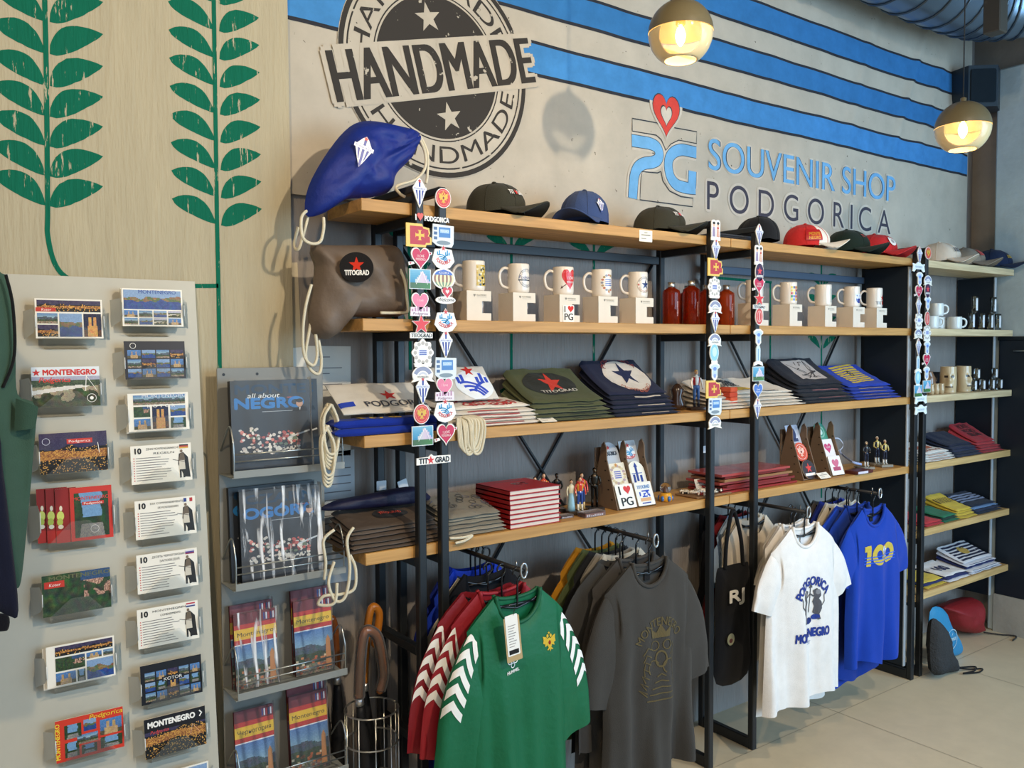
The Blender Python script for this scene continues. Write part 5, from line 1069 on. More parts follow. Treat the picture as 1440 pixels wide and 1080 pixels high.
# ================================================================ FOLDED CLOTHES ON THE SHELVES
def stack(x0, x1, n, z0, yf, yb, tf, tb, step, cols, labels, group, prints=None, seed=0, skew=0.0, mat='fabric', jit=.010, name='folded_tshirt', edge=None, pw=1.5):
    """n garments lying on each other, thicker towards the wall, each front edge a little further back"""
    rn = random.Random(seed); W_ = x1-x0
    def T(y): q = min(1, max(0, (y-yf)/(yb-yf))); return tf+(tb-tf)*q**pw
    objs = []
    for i in range(n):
        fy = yf+i*step+rn.uniform(-1, 1)*jit*.6; dx = rn.uniform(-1, 1)*jit*.35; sx0 = x0+dx+.003*i; sx1 = x1+dx-.003*i; sd = seed*13+i
        def under(y): return z0+i*(T(y)+.0009)
        def fn(u, q, top, fy=fy, sx0=sx0, sx1=sx1, i=i, sd=sd):
            y = fy+(yb-fy)*(1-q)-(.007*fr((sx0+(sx1-sx0)*u), 0, i, 22, sd) if q > .9 else 0); t = T(y); e = 1.0
            if q > .90: e = math.sqrt(max(0, 1-((q-.90)/.10)**2))
            eu = min(1, min(u, 1-u)/.03); eu = math.sqrt(max(0, 1-(1-eu)**2)); mid = under(y)+t*.5
            x = sx0+(sx1-sx0)*u+skew*(y-yf); w = .0050*fr(x, y, i, 18, sd)+.0026*fr(x, y, i, 50, sd); sw = .0042*fr(x, y, 0, 13, seed)*i/max(6, n)
            hh = t*.5*(.16+.84*e*eu)
            z = mid+(hh if top else -hh)+(max(w, -.0006) if i == n-1 and top else 0)*min(1, e*eu)+sw
            return (x, y, max(z, z0+.0004))
        m = MB(col=cols[i % len(cols)], mat=mat, sm=True)
        m.grid(lambda u, q: fn(u, q, True), 22, 26); m.grid(lambda u, q: fn(u, q, False), 22, 26, flip=True)
        for uu in (0, 1): m.grid(lambda a, b: tuple(Vector(fn(uu, b, True))*(1-a)+Vector(fn(uu, b, False))*a), 1, 26, flip=uu == 0)
        m.grid(lambda a, b: tuple(Vector(fn(a, 1, True))*(1-b)+Vector(fn(a, 1, False))*b), 22, 1); m.grid(lambda a, b: tuple(Vector(fn(a, 0, True))*(1-b)+Vector(fn(a, 0, False))*b), 22, 1, flip=True)
        o = m.build(name); tag(o, labels[i], 't-shirt' if 'shirt' in name else 'bag', group); objs.append(o)
        pf = prints.get(i) if prints else None
        if pf:
            g = MB(mat='fabric'); L_ = yb-fy
            def mp(v, fn=fn, L_=L_, sx0=sx0, sx1=sx1):
                q = 1-(v[1])/L_; a = fn(min(1, max(0, .5+v[0]/(sx1-sx0))), min(.999, max(0, q)), True); return (a[0], a[1]-.0006, a[2]+.0012+v[2])
            g.map = mp; pf(g, sx1-sx0, L_); g.build('print', o)
        if edge and i < n-1:
            g = MB(mat='fabric'); L_ = yb-fy
            def mp2(v, fn=fn, L_=L_, sx0=sx0, sx1=sx1):
                q = 1-(v[1])/L_; a = fn(min(1, max(0, .5+v[0]/(sx1-sx0))), min(.985, max(0, q)), True); return (a[0], a[1]-.001, a[2]+.0008+v[2])
            g.map = mp2; edge(g, sx1-sx0, L_, i); g.build('print_edge', o)
    return objs
def dense_rect(g, x0, y0, x1, y1, z=0, col='ffffff', n=8): g.grid(lambda a, b: (x0+(x1-x0)*a, y0+(y1-y0)*b, z), n, n, col=col)
def dense_oval(g, x, y, rx, ry, z=0, col='ffffff', n=7): g.grid(lambda a, b: (x+rx*b*math.cos(2*PI*a), y+ry*b*math.sin(2*PI*a), z), 36, n, col=col)
def ords(n, what, where): 
    w = ['lowest', 'second-lowest', 'third-lowest', 'fourth-lowest', 'fifth-lowest', 'sixth-lowest', 'seventh-lowest']
    return [f'{w[i] if i < n-1 else "topmost"} {what} {where}' for i in range(n)]
z3 = ZS[3]+.0006; z4 = ZS[4]+.0006
X3 = lambda px, py, Y=2.03: at(px, py, Y).x
# blue and white garments at the near end
def p100(g, w, L_): g.text('1', -.075, .012, .034, 0, w=.016, bold=.05, col='c3a233'); g.ring(-.030, .029, .011, .020, 0, n=28, ey=.85, col='c3a233'); g.ring(.026, .029, .011, .020, 0, n=28, ey=.85, col='c3a233')
stack(.90, 1.238, 2, z3, 2.032, 2.092, .020, .021, .006, ['17308e'], ords(2, 'royal blue folded shirt', 'at the end of the third shelf'), 'blue folded shirts at the shelf end', {1: p100}, seed=21, pw=1)
def pstar(g, w, L_): g.flat(star(.03, .075, .026), .0004, col='c8322c'); g.text('PODGORICA', .05, .022, .026, 0, w=.22, bold=.03, col='4a4c55'); g.flat([(-.16, .02), (-.09, .03), (-.09, .05), (-.16, .045)], 0, col='2b45b0')
def lean_shirt(x0, x1, y0, z0, y1, z1, col, lab, grp, pr, th=.012, name='folded_tshirt', seed=0):
    """a folded shirt propped up against the wall"""
    m = MB(col=col, mat='fabric', sm=True); a = math.atan2(z1-z0, y1-y0); L_ = math.hypot(y1-y0, z1-z0); N = Vector((0, -math.sin(a), math.cos(a)))
    def f(u, v, s): 
        e = math.sqrt(max(0, 1-(abs(2*u-1))**10))*math.sqrt(max(0, 1-abs(2*v-1)**10)); p = Vector((x0+(x1-x0)*u, y0+(y1-y0)*v, z0+(z1-z0)*v)); return tuple(p+N*(s*th*.5*(.2+.8*e)+.0025*fr(u*6, v*5, s, 1, seed)))
    m.grid(lambda u, v: f(u, v, 1), 20, 16); m.grid(lambda u, v: f(u, v, -1), 20, 16, flip=True)
    for k in (0, 1):
        m.grid(lambda a_, b_: tuple(Vector(f(k, b_, 1))*(1-a_)+Vector(f(k, b_, -1))*a_), 1, 16); m.grid(lambda a_, b_: tuple(Vector(f(a_, k, 1))*(1-b_)+Vector(f(a_, k, -1))*b_), 20, 1)
    o = m.build(name); tag(o, lab, 't-shirt', grp)
    if pr: g = MB(mat='fabric'); g.map = lambda v: tuple(Vector(f(min(1, max(0, .5+v[0]/(x1-x0))), min(1, max(0, v[1]/L_)), 1))+N*(.0014+v[2])); pr(g, x1-x0, L_); g.build('print', o)
    return o
lean_shirt(.962, 1.236, 2.108, z3+.052, 2.232, z3+.128, 'd4cfc4', 'off-white folded shirt with red star propped on the royal blue ones', 'white shirts on the third shelf', pstar, seed=3)
# white pile with red print
xa, xb = 1.245, X3(765, 598)
def pred(g, w, L_): g.text('PODGORICA', .02, .045, .030, 0, w=w*.72, bold=.06, col='c23a36'); g.text('CRNA GORA', .02, .008, .024, 0, w=w*.6, bold=.06, col='c23a36')
stack(xa, xb, 5, z3, 2.032, 2.236, .010, .014, .012, ['e6e0d4', 'ded8cc'], ords(5, 'white folded t-shirt with red print', 'beside the rope coil'), 'white folded t-shirts with red print', {4: pred}, seed=5, edge=lambda g, w, L_, i: dense_rect(g, -w*.25, .001, w*.30, .010, 0, 'b84842', 6), pw=1)
def plogo(g, w, L_): hills_logo(g, .03, .055, .16, 0, '3b55c8', None, 'c8322c')
lean_shirt(xa+.05, xb-.095, 2.135, z3+.074, 2.228, z3+.172, 'd9d4ca', 'white folded shirt with blue hills and red star propped on the red-print pile', 'white shirts on the third shelf', plogo, seed=4)
# olive, navy
xa, xb = X3(757, 592), X3(866, 583)
def polive(g, w, L_): dense_oval(g, -.01, L_*.56, .105, L_*.34, 0, '2b2c26'); g.flat(star(.0, L_*.58, .048), .0010, col='c53a2a'); g.text('TITOGRAD', .005, L_*.30, .012, .0012, w=.15, bold=.04, col='cfc9ba')
stack(xa, xb, 5, z3, 2.032, 2.236, .010, .031, .012, ['565a3c', '4d5136', '5d6143'], ords(5, 'olive folded t-shirt', 'beside the navy pile'), 'olive folded t-shirts with dark oval', {4: polive}, seed=6, edge=lambda g, w, L_, i: dense_rect(g, -w*.05, .001, w*.32, .006, 0, '33352a', 5))
xa, xb = X3(868, 582), X3(958, 576)
def pnavy(g, w, L_): dense_oval(g, .02, L_*.52, .098, L_*.44, 0, 'd8cfc2'); g.flat(star(.02, L_*.58, .052), .0010, col='232b4d'); g.text('PODGORICA', 0, 0, .016, .0010, w=.17, arc=(.02, L_*.50, .078, True), bold=.02, col='8a3a3a'); g.text('MONTENEGRO', 0, 0, .014, .0010, w=.16, arc=(.02, L_*.56, .086, False), bold=.02, col='b0604a')
stack(xa, xb, 6, z3, 2.032, 2.238, .010, .030, .011, ['1d2036', '191c30', '22263d'], ords(6, 'navy folded t-shirt', 'on the third shelf beside the small figurine'), 'navy folded t-shirts with white star print', {5: pnavy}, seed=7, edge=lambda g, w, L_, i: dense_rect(g, -w*.1, .001, w*.34, .008, 0, 'cfc4b4', 5) if i % 2 == 0 else None)
# between third and fourth posts and beyond
xa, xb = X3(1014, 576), X3(1132, 570)
def pwhite(g, w, L_):
    rn = random.Random(2)
    for i in range(40): g.ring(rn.uniform(-.10, .0), L_*rn.uniform(.45, .85), .006, .0085, .0, n=12, col='25262a')
    dense_oval(g, -.02, L_*.26, .05, L_*.14, .0, 'd8b23c'); dense_rect(g, .05, L_*.02, .16, L_*.05, 0, '2a2a2c')
stack(xa, xb, 5, z3, 2.034, 2.236, .0095, .020, .012, ['dcd5c8', 'd2cabc'], ords(5, 'cream folded t-shirt', 'behind the fourth post'), 'cream folded t-shirts behind the fourth post', {4: pwhite}, seed=8)
xa, xb = X3(1134, 570), X3(1204, 564)
def pblk(g, w, L_): 
    dense_rect(g, -.08, L_*.18, .09, L_*.92, 0, 'b9b2ae'); rn = random.Random(3)
    for i in range(16): g.line([(rn.uniform(-.07, .08), L_*rn.uniform(.2, .9)), (rn.uniform(-.07, .08), L_*rn.uniform(.2, .9))], .004, .001, col='3a3436')
stack(xa, xb, 6, z3, 2.034, 2.238, .0105, .029, .011, ['1b1d25', '232630'], ords(6, 'black folded t-shirt', 'beside the blue-yellow striped pile'), 'black folded t-shirts with grey print', {5: pblk}, seed=9, edge=lambda g, w, L_, i: dense_rect(g, -w*.2, .001, w*.34, .007, 0, 'a0696c', 5) if i % 2 else None)
xa, xb = X3(1206, 563), X3(1268, 560)
def pstripe(g, w, L_):
    for k in range(9): g.grid(lambda a, b: (-.10+.2*a, L_*(.12+.09*k)+.010*b+.02*a, 0), 10, 2, col='d2b43c')
    g.ring(-.0, L_*.6, .012, .018, .001, n=20, col='1a1d33')
stack(xa, xb, 5, z3, 2.034, 2.238, .010, .028, .011, ['1f3fae', '1b3796'], ords(5, 'bright blue folded t-shirt', 'with yellow stripes beside the black side panel'), 'blue and yellow striped folded t-shirts', {4: pstripe}, seed=10, edge=lambda g, w, L_, i: dense_rect(g, -w*.3, .001, w*.3, .005, 0, 'c9ab3a', 5))
# narrow unit: three lower boards
def cpile(zk, px0, px1, py, n, cols, what, where, grp, pr=None, seed=0, tf=.009, tb=.016, yb=2.22, edge=None):
    z = ZS[zk]+.0006; a, b = X3(px0, py), min(4.634, X3(px1, py)); return stack(a, b, n, z, 2.036, yb, tf, tb, .010, cols, ords(n, what, where), grp, pr, seed=seed, edge=edge)
def pr_w(g, w, L_): g.grid(lambda a, b: (-.12+.2*a, L_*(.35+.25*b), 0), 8, 6, col='b5603c'); g.text('PODGORICA', -.0, L_*.10, .02, .0006, w=.2, bold=.04, col='b5603c')
cpile(4, 1303, 1345, 650, 4, ['d9d6d0', 'e2dfd8'], 'white folded shirt with rust print', 'on the fourth narrow board', 'white and rust folded shirts', {3: pr_w}, 31, edge=lambda g, w, L_, i: dense_rect(g, -w*.3, .001, w*.3, .006, 0, 'c07a58', 5))
cpile(4, 1347, 1383, 642, 5, ['232c47', '1d253c', '29324f'], 'dark navy folded shirt', 'between the white and the red piles', 'navy folded shirts on the narrow unit', None, 32, tb=.020)
def pr_r(g, w, L_):
    for k in range(3): g.text(('MONTE', 'NEGRO', 'CRNA GORA')[k], .0, L_*(.75-.22*k), .026, 0, w=w*.6, bold=.04, col='4a1c22')
cpile(4, 1385, 1421, 634, 5, ['a8323a', 'b43c42'], 'brick red folded shirt', 'at the outer end of the fourth narrow board', 'red folded shirts on the narrow unit', {4: pr_r}, 33, tb=.026)
def pr_y(g, w, L_):
    for k in range(14): g.grid(lambda a, b: (-.13+.019*k+.006*a, L_*(.50+.28*b), 0), 1, 4, col='4a3a2a')
cpile(5, 1306, 1330, 738, 2, ['b8303a', 'c23a40'], 'red folded shirt', 'beside the green one on the fifth narrow board', 'red folded shirts on the fifth board', None, 34)
cpile(5, 1331, 1352, 732, 3, ['1f6a4c', '1a3f33', '2a7a58'], 'green folded shirt', 'between red and yellow ones', 'green folded shirts', None, 35)
cpile(5, 1353, 1376, 726, 4, ['cdb23f', 'd8be48'], 'yellow folded shirt', 'beside the green ones', 'yellow folded shirts', {3: pr_y}, 36, tb=.022)
cpile(5, 1377, 1413, 719, 4, ['1f2b40', '263350', '6f93bf'], 'navy and pale blue folded shirt', 'at the outer end of the fifth narrow board', 'navy folded shirts on the fifth board', {3: lambda g, w, L_: [g.grid(lambda a, b: (-.12+.24*a, L_*(.35+.14*k)+.012*b, 0), 6, 1, col='8f9fc0') for k in range(4)]}, 37, tb=.018)
def pr_bw(g, w, L_):
    for k in range(6): g.grid(lambda a, b: (-w*.45+w*.9*a, L_*(.08+.15*k)+.012*b, 0), 10, 2, col='1b2140')
    dense_oval(g, 0, L_*.55, .04, .03, .001, 'b89c4a')
cpile(6, 1306, 1334, 828, 3, ['c9ae3c', '27306a', 'd8c04a'], 'yellow and blue folded shirt', 'at the post end of the lowest narrow board', 'yellow-blue folded shirts', None, 38, tb=.012)
cpile(6, 1336, 1366, 818, 3, ['e2dfe0', '27306a', 'e8e6e4'], 'white folded shirt with dark number', 'in the middle of the lowest narrow board', 'white number shirts on the lowest board', {2: lambda g, w, L_: (g.text('100', 0, .05, .05, 0, bold=.06, col='262b58'))}, 39, tb=.014)
cpile(6, 1368, 1412, 806, 5, ['d5d7df', 'e2e3e8', '2b356a'], 'navy-and-white striped folded shirt', 'at the outer end of the lowest narrow board', 'striped folded shirts on the lowest board', {4: pr_bw}, 40, tb=.020, edge=lambda g, w, L_, i: dense_rect(g, -w*.4, .001, w*.4, .005, 0, '2a3260', 5))

# ---------------------------------------------------------------- lower shelf: bags, books
xa, xb = .945, 1.235
def pbadge(g, w, L_): dense_oval(g, .02, L_*.5, .055, .03, 0, '1c1a1a'); g.text('TITOGRAD', .02, L_*.47, .012, .0012, w=.07, bold=.04, col='c84a3a')
stack(xa, xb, 6, z4, 2.034, 2.20, .0085, .014, .006, ['5a4e45', '62564c', '544940'], ords(6, 'grey-brown folded sack', 'at the near end of the fourth shelf'), 'grey-brown folded sacks', {5: pbadge}, seed=51, name='folded_sack', mat='nylon', pw=1)
m, c = pillow('x', [(.94, z4+.098), (1.24, z4+.090), (1.25, z4+.118), (1.20, z4+.140), (1.05, z4+.130), (.95, z4+.122)], 2.17, .030, '161a38', 'nylon', seed=17, wr=.005); tag(m.build('folded_sack'), 'dark navy folded sack lying on the grey-brown ones', 'bag')
for k, pts in enumerate(([(497, 742, 2.03), (488, 760, 2.02), (492, 800, 2.02), (486, 838, 2.02), (472, 845, 2.03), (462, 820, 2.04), (470, 790, 2.05)], [(492, 780, 2.02), (500, 800, 2.02), (498, 828, 2.02), (478, 836, 2.03), (456, 838, 2.04), (448, 850, 2.05), (470, 848, 2.03), (474, 820, 2.03)], [(470, 745, 2.02), (455, 760, 2.02), (458, 790, 2.02), (456, 815, 2.03)])):
    tag(cord(cpx(pts), .0042).build('loose_rope'), ('cream cord looping below the grey-brown sacks, nearest the shelf corner', 'cream cord knotted over the guidebook tray below the sacks', 'cream cord drooping before the second rack tray')[k], 'cord', 'cream drawstring cords')
for k, (px, y0, nn_, r) in enumerate(((466, 580, 5, .022), (462, 610, 4, .018))):
    m = MB(col='d8cfb6', mat='fabric'); rn = random.Random(k+3); v = at(px, y0, 2.045)
    for j in range(nn_): a = rn.uniform(-.5, .5); m.tube(smooth([(v.x+rn.uniform(-.01, .01), v.y+.006*j, v.z+.02), (v.x+r+a*.01, v.y+.004*j, v.z-.03), (v.x+r*.6, v.y+.004*j, v.z-.10-.01*j), (v.x-r*.6, v.y+.003*j, v.z-.10-.008*j), (v.x-r*.9+a*.01, v.y+.003*j, v.z-.02), (v.x, v.y+.005*j, v.z+.022)], 6), .0040, 7)
    tag(m.build('rope_bundle'), ('bunched cream cord hanging at the end of the royal blue shirts', 'lower bunch of cream cord beside the top rack tray')[k], 'cord', 'cream drawstring cords')
m = MB(col='d8cfb6', mat='fabric'); v = at(660, 590, 2.015); rn = random.Random(7)
for j in range(8):
    w_ = .035+.004*(j % 3); dx = -.02+.006*j; d_ = .075+.006*(j % 4)
    m.tube(smooth([(v.x+dx-.01, 2.034+.002*j, z3+.030), (v.x+dx-w_*.5, 2.018-.0015*j, v.z-.02), (v.x+dx-w_*.3, 2.016-.001*j, v.z-d_), (v.x+dx+w_*.35, 2.014-.001*j, v.z-d_*.95), (v.x+dx+w_*.6, 2.015-.0015*j, v.z-.01), (v.x+dx+.01, 2.034+.002*j, z3+.034)], 7), .0042, 7)
tag(m.build('rope_coil'), 'coil of cream cord hanging over the third shelf edge by the second post', 'cord')
xa, xb = 1.245, at(716, 748, 2.03).x
def pscrib(g, w, L_):
    rn = random.Random(5)
    for i in range(30): g.ring(rn.uniform(-.09, .09), L_*rn.uniform(.2, .9), .009, .0115, 0, n=12, col=rn.choice(('4a4844', '5d5f78', '6d6a62')))
stack(xa, xb, 6, z4, 2.034, 2.215, .0085, .015, .005, ['8d8778', '979182', '817b6d'], ords(6, 'pale grey folded sack', 'between the second post and the red books'), 'pale grey folded sacks', {5: pscrib}, seed=52, name='folded_sack', mat='fabric', pw=1)
tag(cord(cpx([(632, 757, 2.02), (650, 756, 2.015), (664, 753, 2.015), (654, 760, 2.012), (640, 764, 2.015)]), .004).build('loose_rope'), 'cream cord end poking out at the second post, lower shelf', 'cord', 'cream drawstring cords')
# eight red books
v = at(716, 746, 2.04); w2 = at(787, 733, 2.04); bw = w2.x-v.x; bh = .0142
for i in range(8):
    t = thing('red_book', (v.x+RM.uniform(-.001, .001), 2.036+RM.uniform(-.001, .001), z4+i*(bh+.0004)), ords(8, 'red hardback', 'in the pile beside the pale grey sacks')[i], 'book', 'red hardbacks on the fourth shelf')
    c = MB(col='a81f22', mat='card_print'); c.box((0, 0, 0), (bw, .185, .0018)); c.box((0, 0, bh-.0018), (bw, .185, bh)); c.box((0, 0, 0), (.0018, .185, bh))
    if i == 7:
        c.T = TR(0, 0, bh+.0003); c.mat = 'gloss'; c.ring(bw*.55, .10, .022, .024, 0, n=30, ey=.8, col='6e3420'); rn = random.Random(4)
        for k in range(14): c.flat(oval(bw*.55+rn.uniform(-.03, .03), .10+rn.uniform(-.015, .015), .007, .004, 8), .0003, col=rn.choice(('7c4630', '3a2620', '9c6a40')))
        for k in range(3): c.rect(bw*.3, .165-.008*k, bw*.8, .168-.008*k, 0, col='8a3a2a')
    c.build('cover', t); MB(col='ddd0c2', mat='paper').box((.002, .003, .0018), (bw-.004, .182, bh-.0018)).build('pages', t)
price_card(768, 592, 2.042, 'white price card lying before the olive pile', tilt=1.2, z=z3+.010, w=.06, h=.04)
# ================================================================ T-SHIRTS ON HANGERS
def hanger(loc, rz, label, k=0.0, w=.15, neck=.074, drop=.080, H=.2, col='15161a'):
    """k: height of the shirt's neck points above the hanger origin; the arms run just under its shoulders"""
    t = thing('clothes_hanger', loc, label, 'hanger', 'clothes hangers on the rails', rz)
    m = MB(col=col, mat='gloss'); m.tube(smooth([(0, -.004, k-.040), (0, -.004, .020), (.004, -.004, .032), (.012, -.004, .042), (.010, -.004, .058), (-.002, -.004, .064), (-.013, -.004, .056), (-.014, -.004, .046)], 6), .0028, 8); m.build('hook', t)
    sh = lambda x: k-.021-max(0, abs(x)-neck)/(H-neck)*drop-(.0 if abs(x) > neck else .024*(1-abs(x)/neck)**.6)
    b = MB(col=col, mat='gloss'); b.tube([(x, 0, sh(x)) for x in [w*(i/10-1) for i in range(21)]], .0034, 8); b.tube([(-w*.7, 0, sh(w*.7)-.012), (w*.7, 0, sh(w*.7)-.012)], .0040, 6); b.build('shoulder_bar', t)
    return t
def tee(loc, label, col, rz=0, w=.46, L_=.66, sleeve='short', prn=None, group=None, seed=0, hi=True, sl_col=None, neck=.074, depth=.082, coll=None, tagc=None, mat='fabric', flare=1.04, drop=.080, slen=1.0, fullness=1.0, sprn=None, fk=1.0, bk=.8, sout=0, slr=1.0, name='tshirt', cat='t-shirt'):
    """shirt hanging on a hanger; x right, z up, -y to the room; z=0 at the neck points"""
    t = thing(name, loc, label, cat, group, rz); H = w/2; nu, nv = (44, 40) if hi else (20, 18)
    def ztop(x, front):
        a = abs(x)
        if a < neck: return -(depth if front else .018)*math.sqrt(max(0, 1-(a/neck)**2))
        return -(a-neck)/(H-neck)*drop
    def half(z): 
        q = min(1, max(0, -z/L_)); return H*(1+(flare-1)*q)+.006*fr(z*7, seed, 0, 1, seed)
    def dep(s_, z):
        q = min(1, max(0, -z/L_)); d = .012*max(.3, 1-q*3)+fullness*(.040*min(1, q*4)-.010*q); return d*math.sqrt(max(0, 1-abs(s_)**3.5))
    def fold(x, z):
        q = min(1, max(0, -z/L_)); A = .018*q**.8+.002; ph = seed*1.7
        ri = 1-2*abs(math.sin(x*19+ph*.7+.5*math.sin(z*3+ph))); return A*.5*ri*min(1, q*3)+A*(math.sin(x*(34+seed % 3*4)+ph+.8*math.sin(z*4+ph))+.55*math.sin(x*71+ph*2+z*3))*.55+.006*fr(x*9, z*6, 0, 1, seed)
    def hemz(s_): return -L_-.012*math.cos(s_*2.2+seed)+.008*math.sin(s_*5+seed*2)
    def pt(s_, v, front):
        x0 = s_*H; zt = ztop(x0, front); z = zt+(hemz(s_)-zt)*v; x = s_*(half(z) if v > 0 else H)
        if abs(s_) > .8 and -.26 < z < -.05: x -= math.copysign(.012*math.sin(PI*(z+.26)/.21), s_)
        d = dep(s_, z)*min(1, .46+v*16); e = math.sqrt(max(0, 1-s_**8)); f = fold(x, z)*min(1, v*2.5)*e*fk
        return (x, (-d if front else d*bk)+f, z)
    m = MB(col=col, mat=mat, sm=True)
    m.grid(lambda u, v: pt(2*u-1, v, True), nu, nv); m.grid(lambda u, v: pt(2*u-1, v, False), nu, nv, flip=True)
    m.build('body', t)
    if hi or coll:
        k = MB(col=coll or col, mat=mat, sm=True)
        fr_ = [Vector((neck*math.sin(a), 0, 0)) for a in [PI*(i/24-.5) for i in range(25)]]
        P = [Vector(pt(p.x/H, .0, True))+Vector((0, -.0035, .001)) for p in fr_]; k.tube(P, .0062, 7); P2_ = [Vector(pt(p.x/H, .0, False))+Vector((0, .002, .001)) for p in fr_]; k.tube(P2_, .0055, 7); k.build('collar', t)
        if tagc: g = MB(col=tagc, mat='fabric'); g.T = face((0, .004, -.050)); g.prism([(-.012, -.016), (.012, -.016), (.012, .018), (-.012, .018)], 0, .001); g.build('neck_label', t)
    for sg in (-1, 1):
        s2 = MB(col=sl_col or col, mat=mat, sm=True); n = 22 if hi else 12; M = 14 if sleeve == 'short' else 26
        if sleeve == 'short': c0 = Vector((sg*(H-.052), 0, -.128)); c1 = Vector((sg*(H+.004+.012*slen+sout), -.004, -.150-.150*slen+sout*1.2)); a1 = 74-sout*200
        else: c0 = Vector((sg*(H-.052), 0, -.128)); c1 = Vector((sg*(H+.014), -.010, -.58)); a1 = 84
        def ringp(j, i):
            q = j/M; ctr = c0.lerp(c1, q)+Vector((sg*.012*math.sin(PI*q), 0, .006*math.sin(PI*q))); an = math.radians(a1)*min(1, q*1.6)**.7; ax = Vector((sg*math.sin(an), 0, math.cos(an)))
            r0 = (.080-.008*q if sleeve == 'short' else .080-.032*min(1, q*1.5))*slr; dp = (.010+.018*math.sin(PI*min(1, q*.9+.08)))*fullness; a = 2*PI*i/n
            wv = .006*q*math.sin(a*4+seed+q*3)+(.010*math.sin(q*22+seed)*q*(1-q)*2 if sleeve != 'short' else 0)+.004*fr(q*5, a, seed, 1, sg)
            return tuple(ctr+ax*(r0*math.cos(a))+Vector((0, 1, 0))*(dp*math.sin(a)+wv))
        s2.grid(lambda u, v: ringp(v*M, u*n), n, M, flip=sg < 0)
        if sprn:
            for (v0, v1, u0, u1, c_) in sprn:
                s2.grid(lambda a, b: tuple(Vector(ringp((v0+(v1-v0)*b)*M+abs(a-.5)*2.0, (u0+(u1-u0)*a)*n))+Vector((0, -.0022 if True else 0, 0))), 8, 3, col=c_)
        s2.build('sleeve', t)
    if prn:
        g = MB(mat='fabric')
        def mp(v):
            x, z = v[0], v[1]; s_ = x/half(z); zt = ztop(s_*H, True); vv = min(1, max(0, (z-zt)/(hemz(s_)-zt))); p = pt(s_, vv, True); return (x, p[1]-.0018-v[2], z)
        g.map = mp; g.seg = .016; prn(g); g.build('print', t)
    return t
def rail(x, z, y0, y1, label):
    t = thing('hanging_rail', (x, y1, z), label, 'rail', 'rails under the lower boards'); L_ = y1-y0
    MB(col='1a1b1e', mat='painted_steel').tube([(0, 0, 0), (0, -L_, 0)], .007, 10).build('bar', t)
    e = MB(col='b9bcbe', mat='steel'); e.tube([(.010*math.cos(2*PI*i/16), -L_-.004, .002+.020*math.sin(2*PI*i/16)) for i in range(17)], .0032, 6); e.build('end_ring', t)
    MB(col='8f9294', mat='steel').tube([(0, -L_+.03, 0), (0, -L_+.03, ZS[4]-TH-z-.0004)], .0025, 6).build('hanger_rod', t)
    MB(col='8f9294', mat='steel').tube([(0, -.04, 0), (0, -.04, ZS[4]-TH-z-.0004)], .0025, 6).build('hanger_rod', t)
RZH = .928
def row(x, ys, zn, lst, rlab):
    """a rail and its shirts, front one first; zn is the height of the neck points of the front one"""
    rail(x, RZH, ys[0]-.03, 2.262, rlab)
    for i, (d, lab) in enumerate(lst):
        sx = d.pop('dx', 0); dz = d.pop('dz', 0); rz = d.pop('rz', 0)
        if i > 0: d.setdefault('fullness', .27); d.setdefault('fk', .22); d.setdefault('slen', .9); d.setdefault('w', .31 if i > 2 else .36)
        if i > 2: d.setdefault('slr', .62)
        if i == 0: d.setdefault('bk', .35)
        tee((x+sx, ys[i], zn+dz), lab, rz=rz, hi=i < 2, seed=int(x*37)+i, **d)
        hanger((x+sx, ys[i], RZH-.0588), rz, ('hanger holding the '+lab.split(',')[0]), zn+dz-(RZH-.0588), w=d['w']*.32, H=d['w']/2)
WHT = 'f0eee8'
def p_green(g):
    g.T = I4; eagle(g, .088, -.150, .056, 0, 'd2b13e')
    for sx in (-.010, .010): g.ring(-.040+sx, -.172, .006, .0085, 0, n=16, col=WHT)
    g.ring(-.040, -.184, .005, .0075, 0, n=16, col=WHT); g.text('HUMMEL', -.039, -.204, .008, 0, w=.044, bold=.05, rot=.08, col=WHT); g.text('DECOR', 0, -.092, .006, 0, w=.0, col=WHT) if False else None
CHEV = [(.05+.105*k, .05+.105*k+.06, .80, .995, WHT) for k in range(5)]
def p_gold(g):
    c = '5f5439'; g.text('MONTENEGRO', 0, 0, .026, 0, w=.20, arc=(.015, -.285, .085, True), bold=.02, col=c)
    for sg in (-1, 1):
        for k in range(7): g.line([(.015+sg*(.030+.004*k), -.275-.022*k), (.015+sg*(.055+.004*k), -.262-.022*k), (.015+sg*(.072-.003*k), -.285-.022*k)], .004, 0, col=c)
        g.ring(.015+sg*.022, -.262, .013, .0165, 0, n=20, col=c); g.ring(.015+sg*.028, -.330, .020, .024, 0, n=24, col=c, a0=.5, a1=4.2)
    g.flat([(-.018, -.238), (.048, -.238), (.056, -.205), (.032, -.222), (.015, -.196), (-.002, -.222), (-.026, -.205)], 0, col=c); g.ring(.015, -.305, .016, .021, 0, n=24, col=c, ey=1.3)
    for k in range(5): g.line([(.0-.01*k, -.36-.018*k), (.015, -.352-.02*k), (.03+.01*k, -.36-.018*k)], .004, 0, col=c)
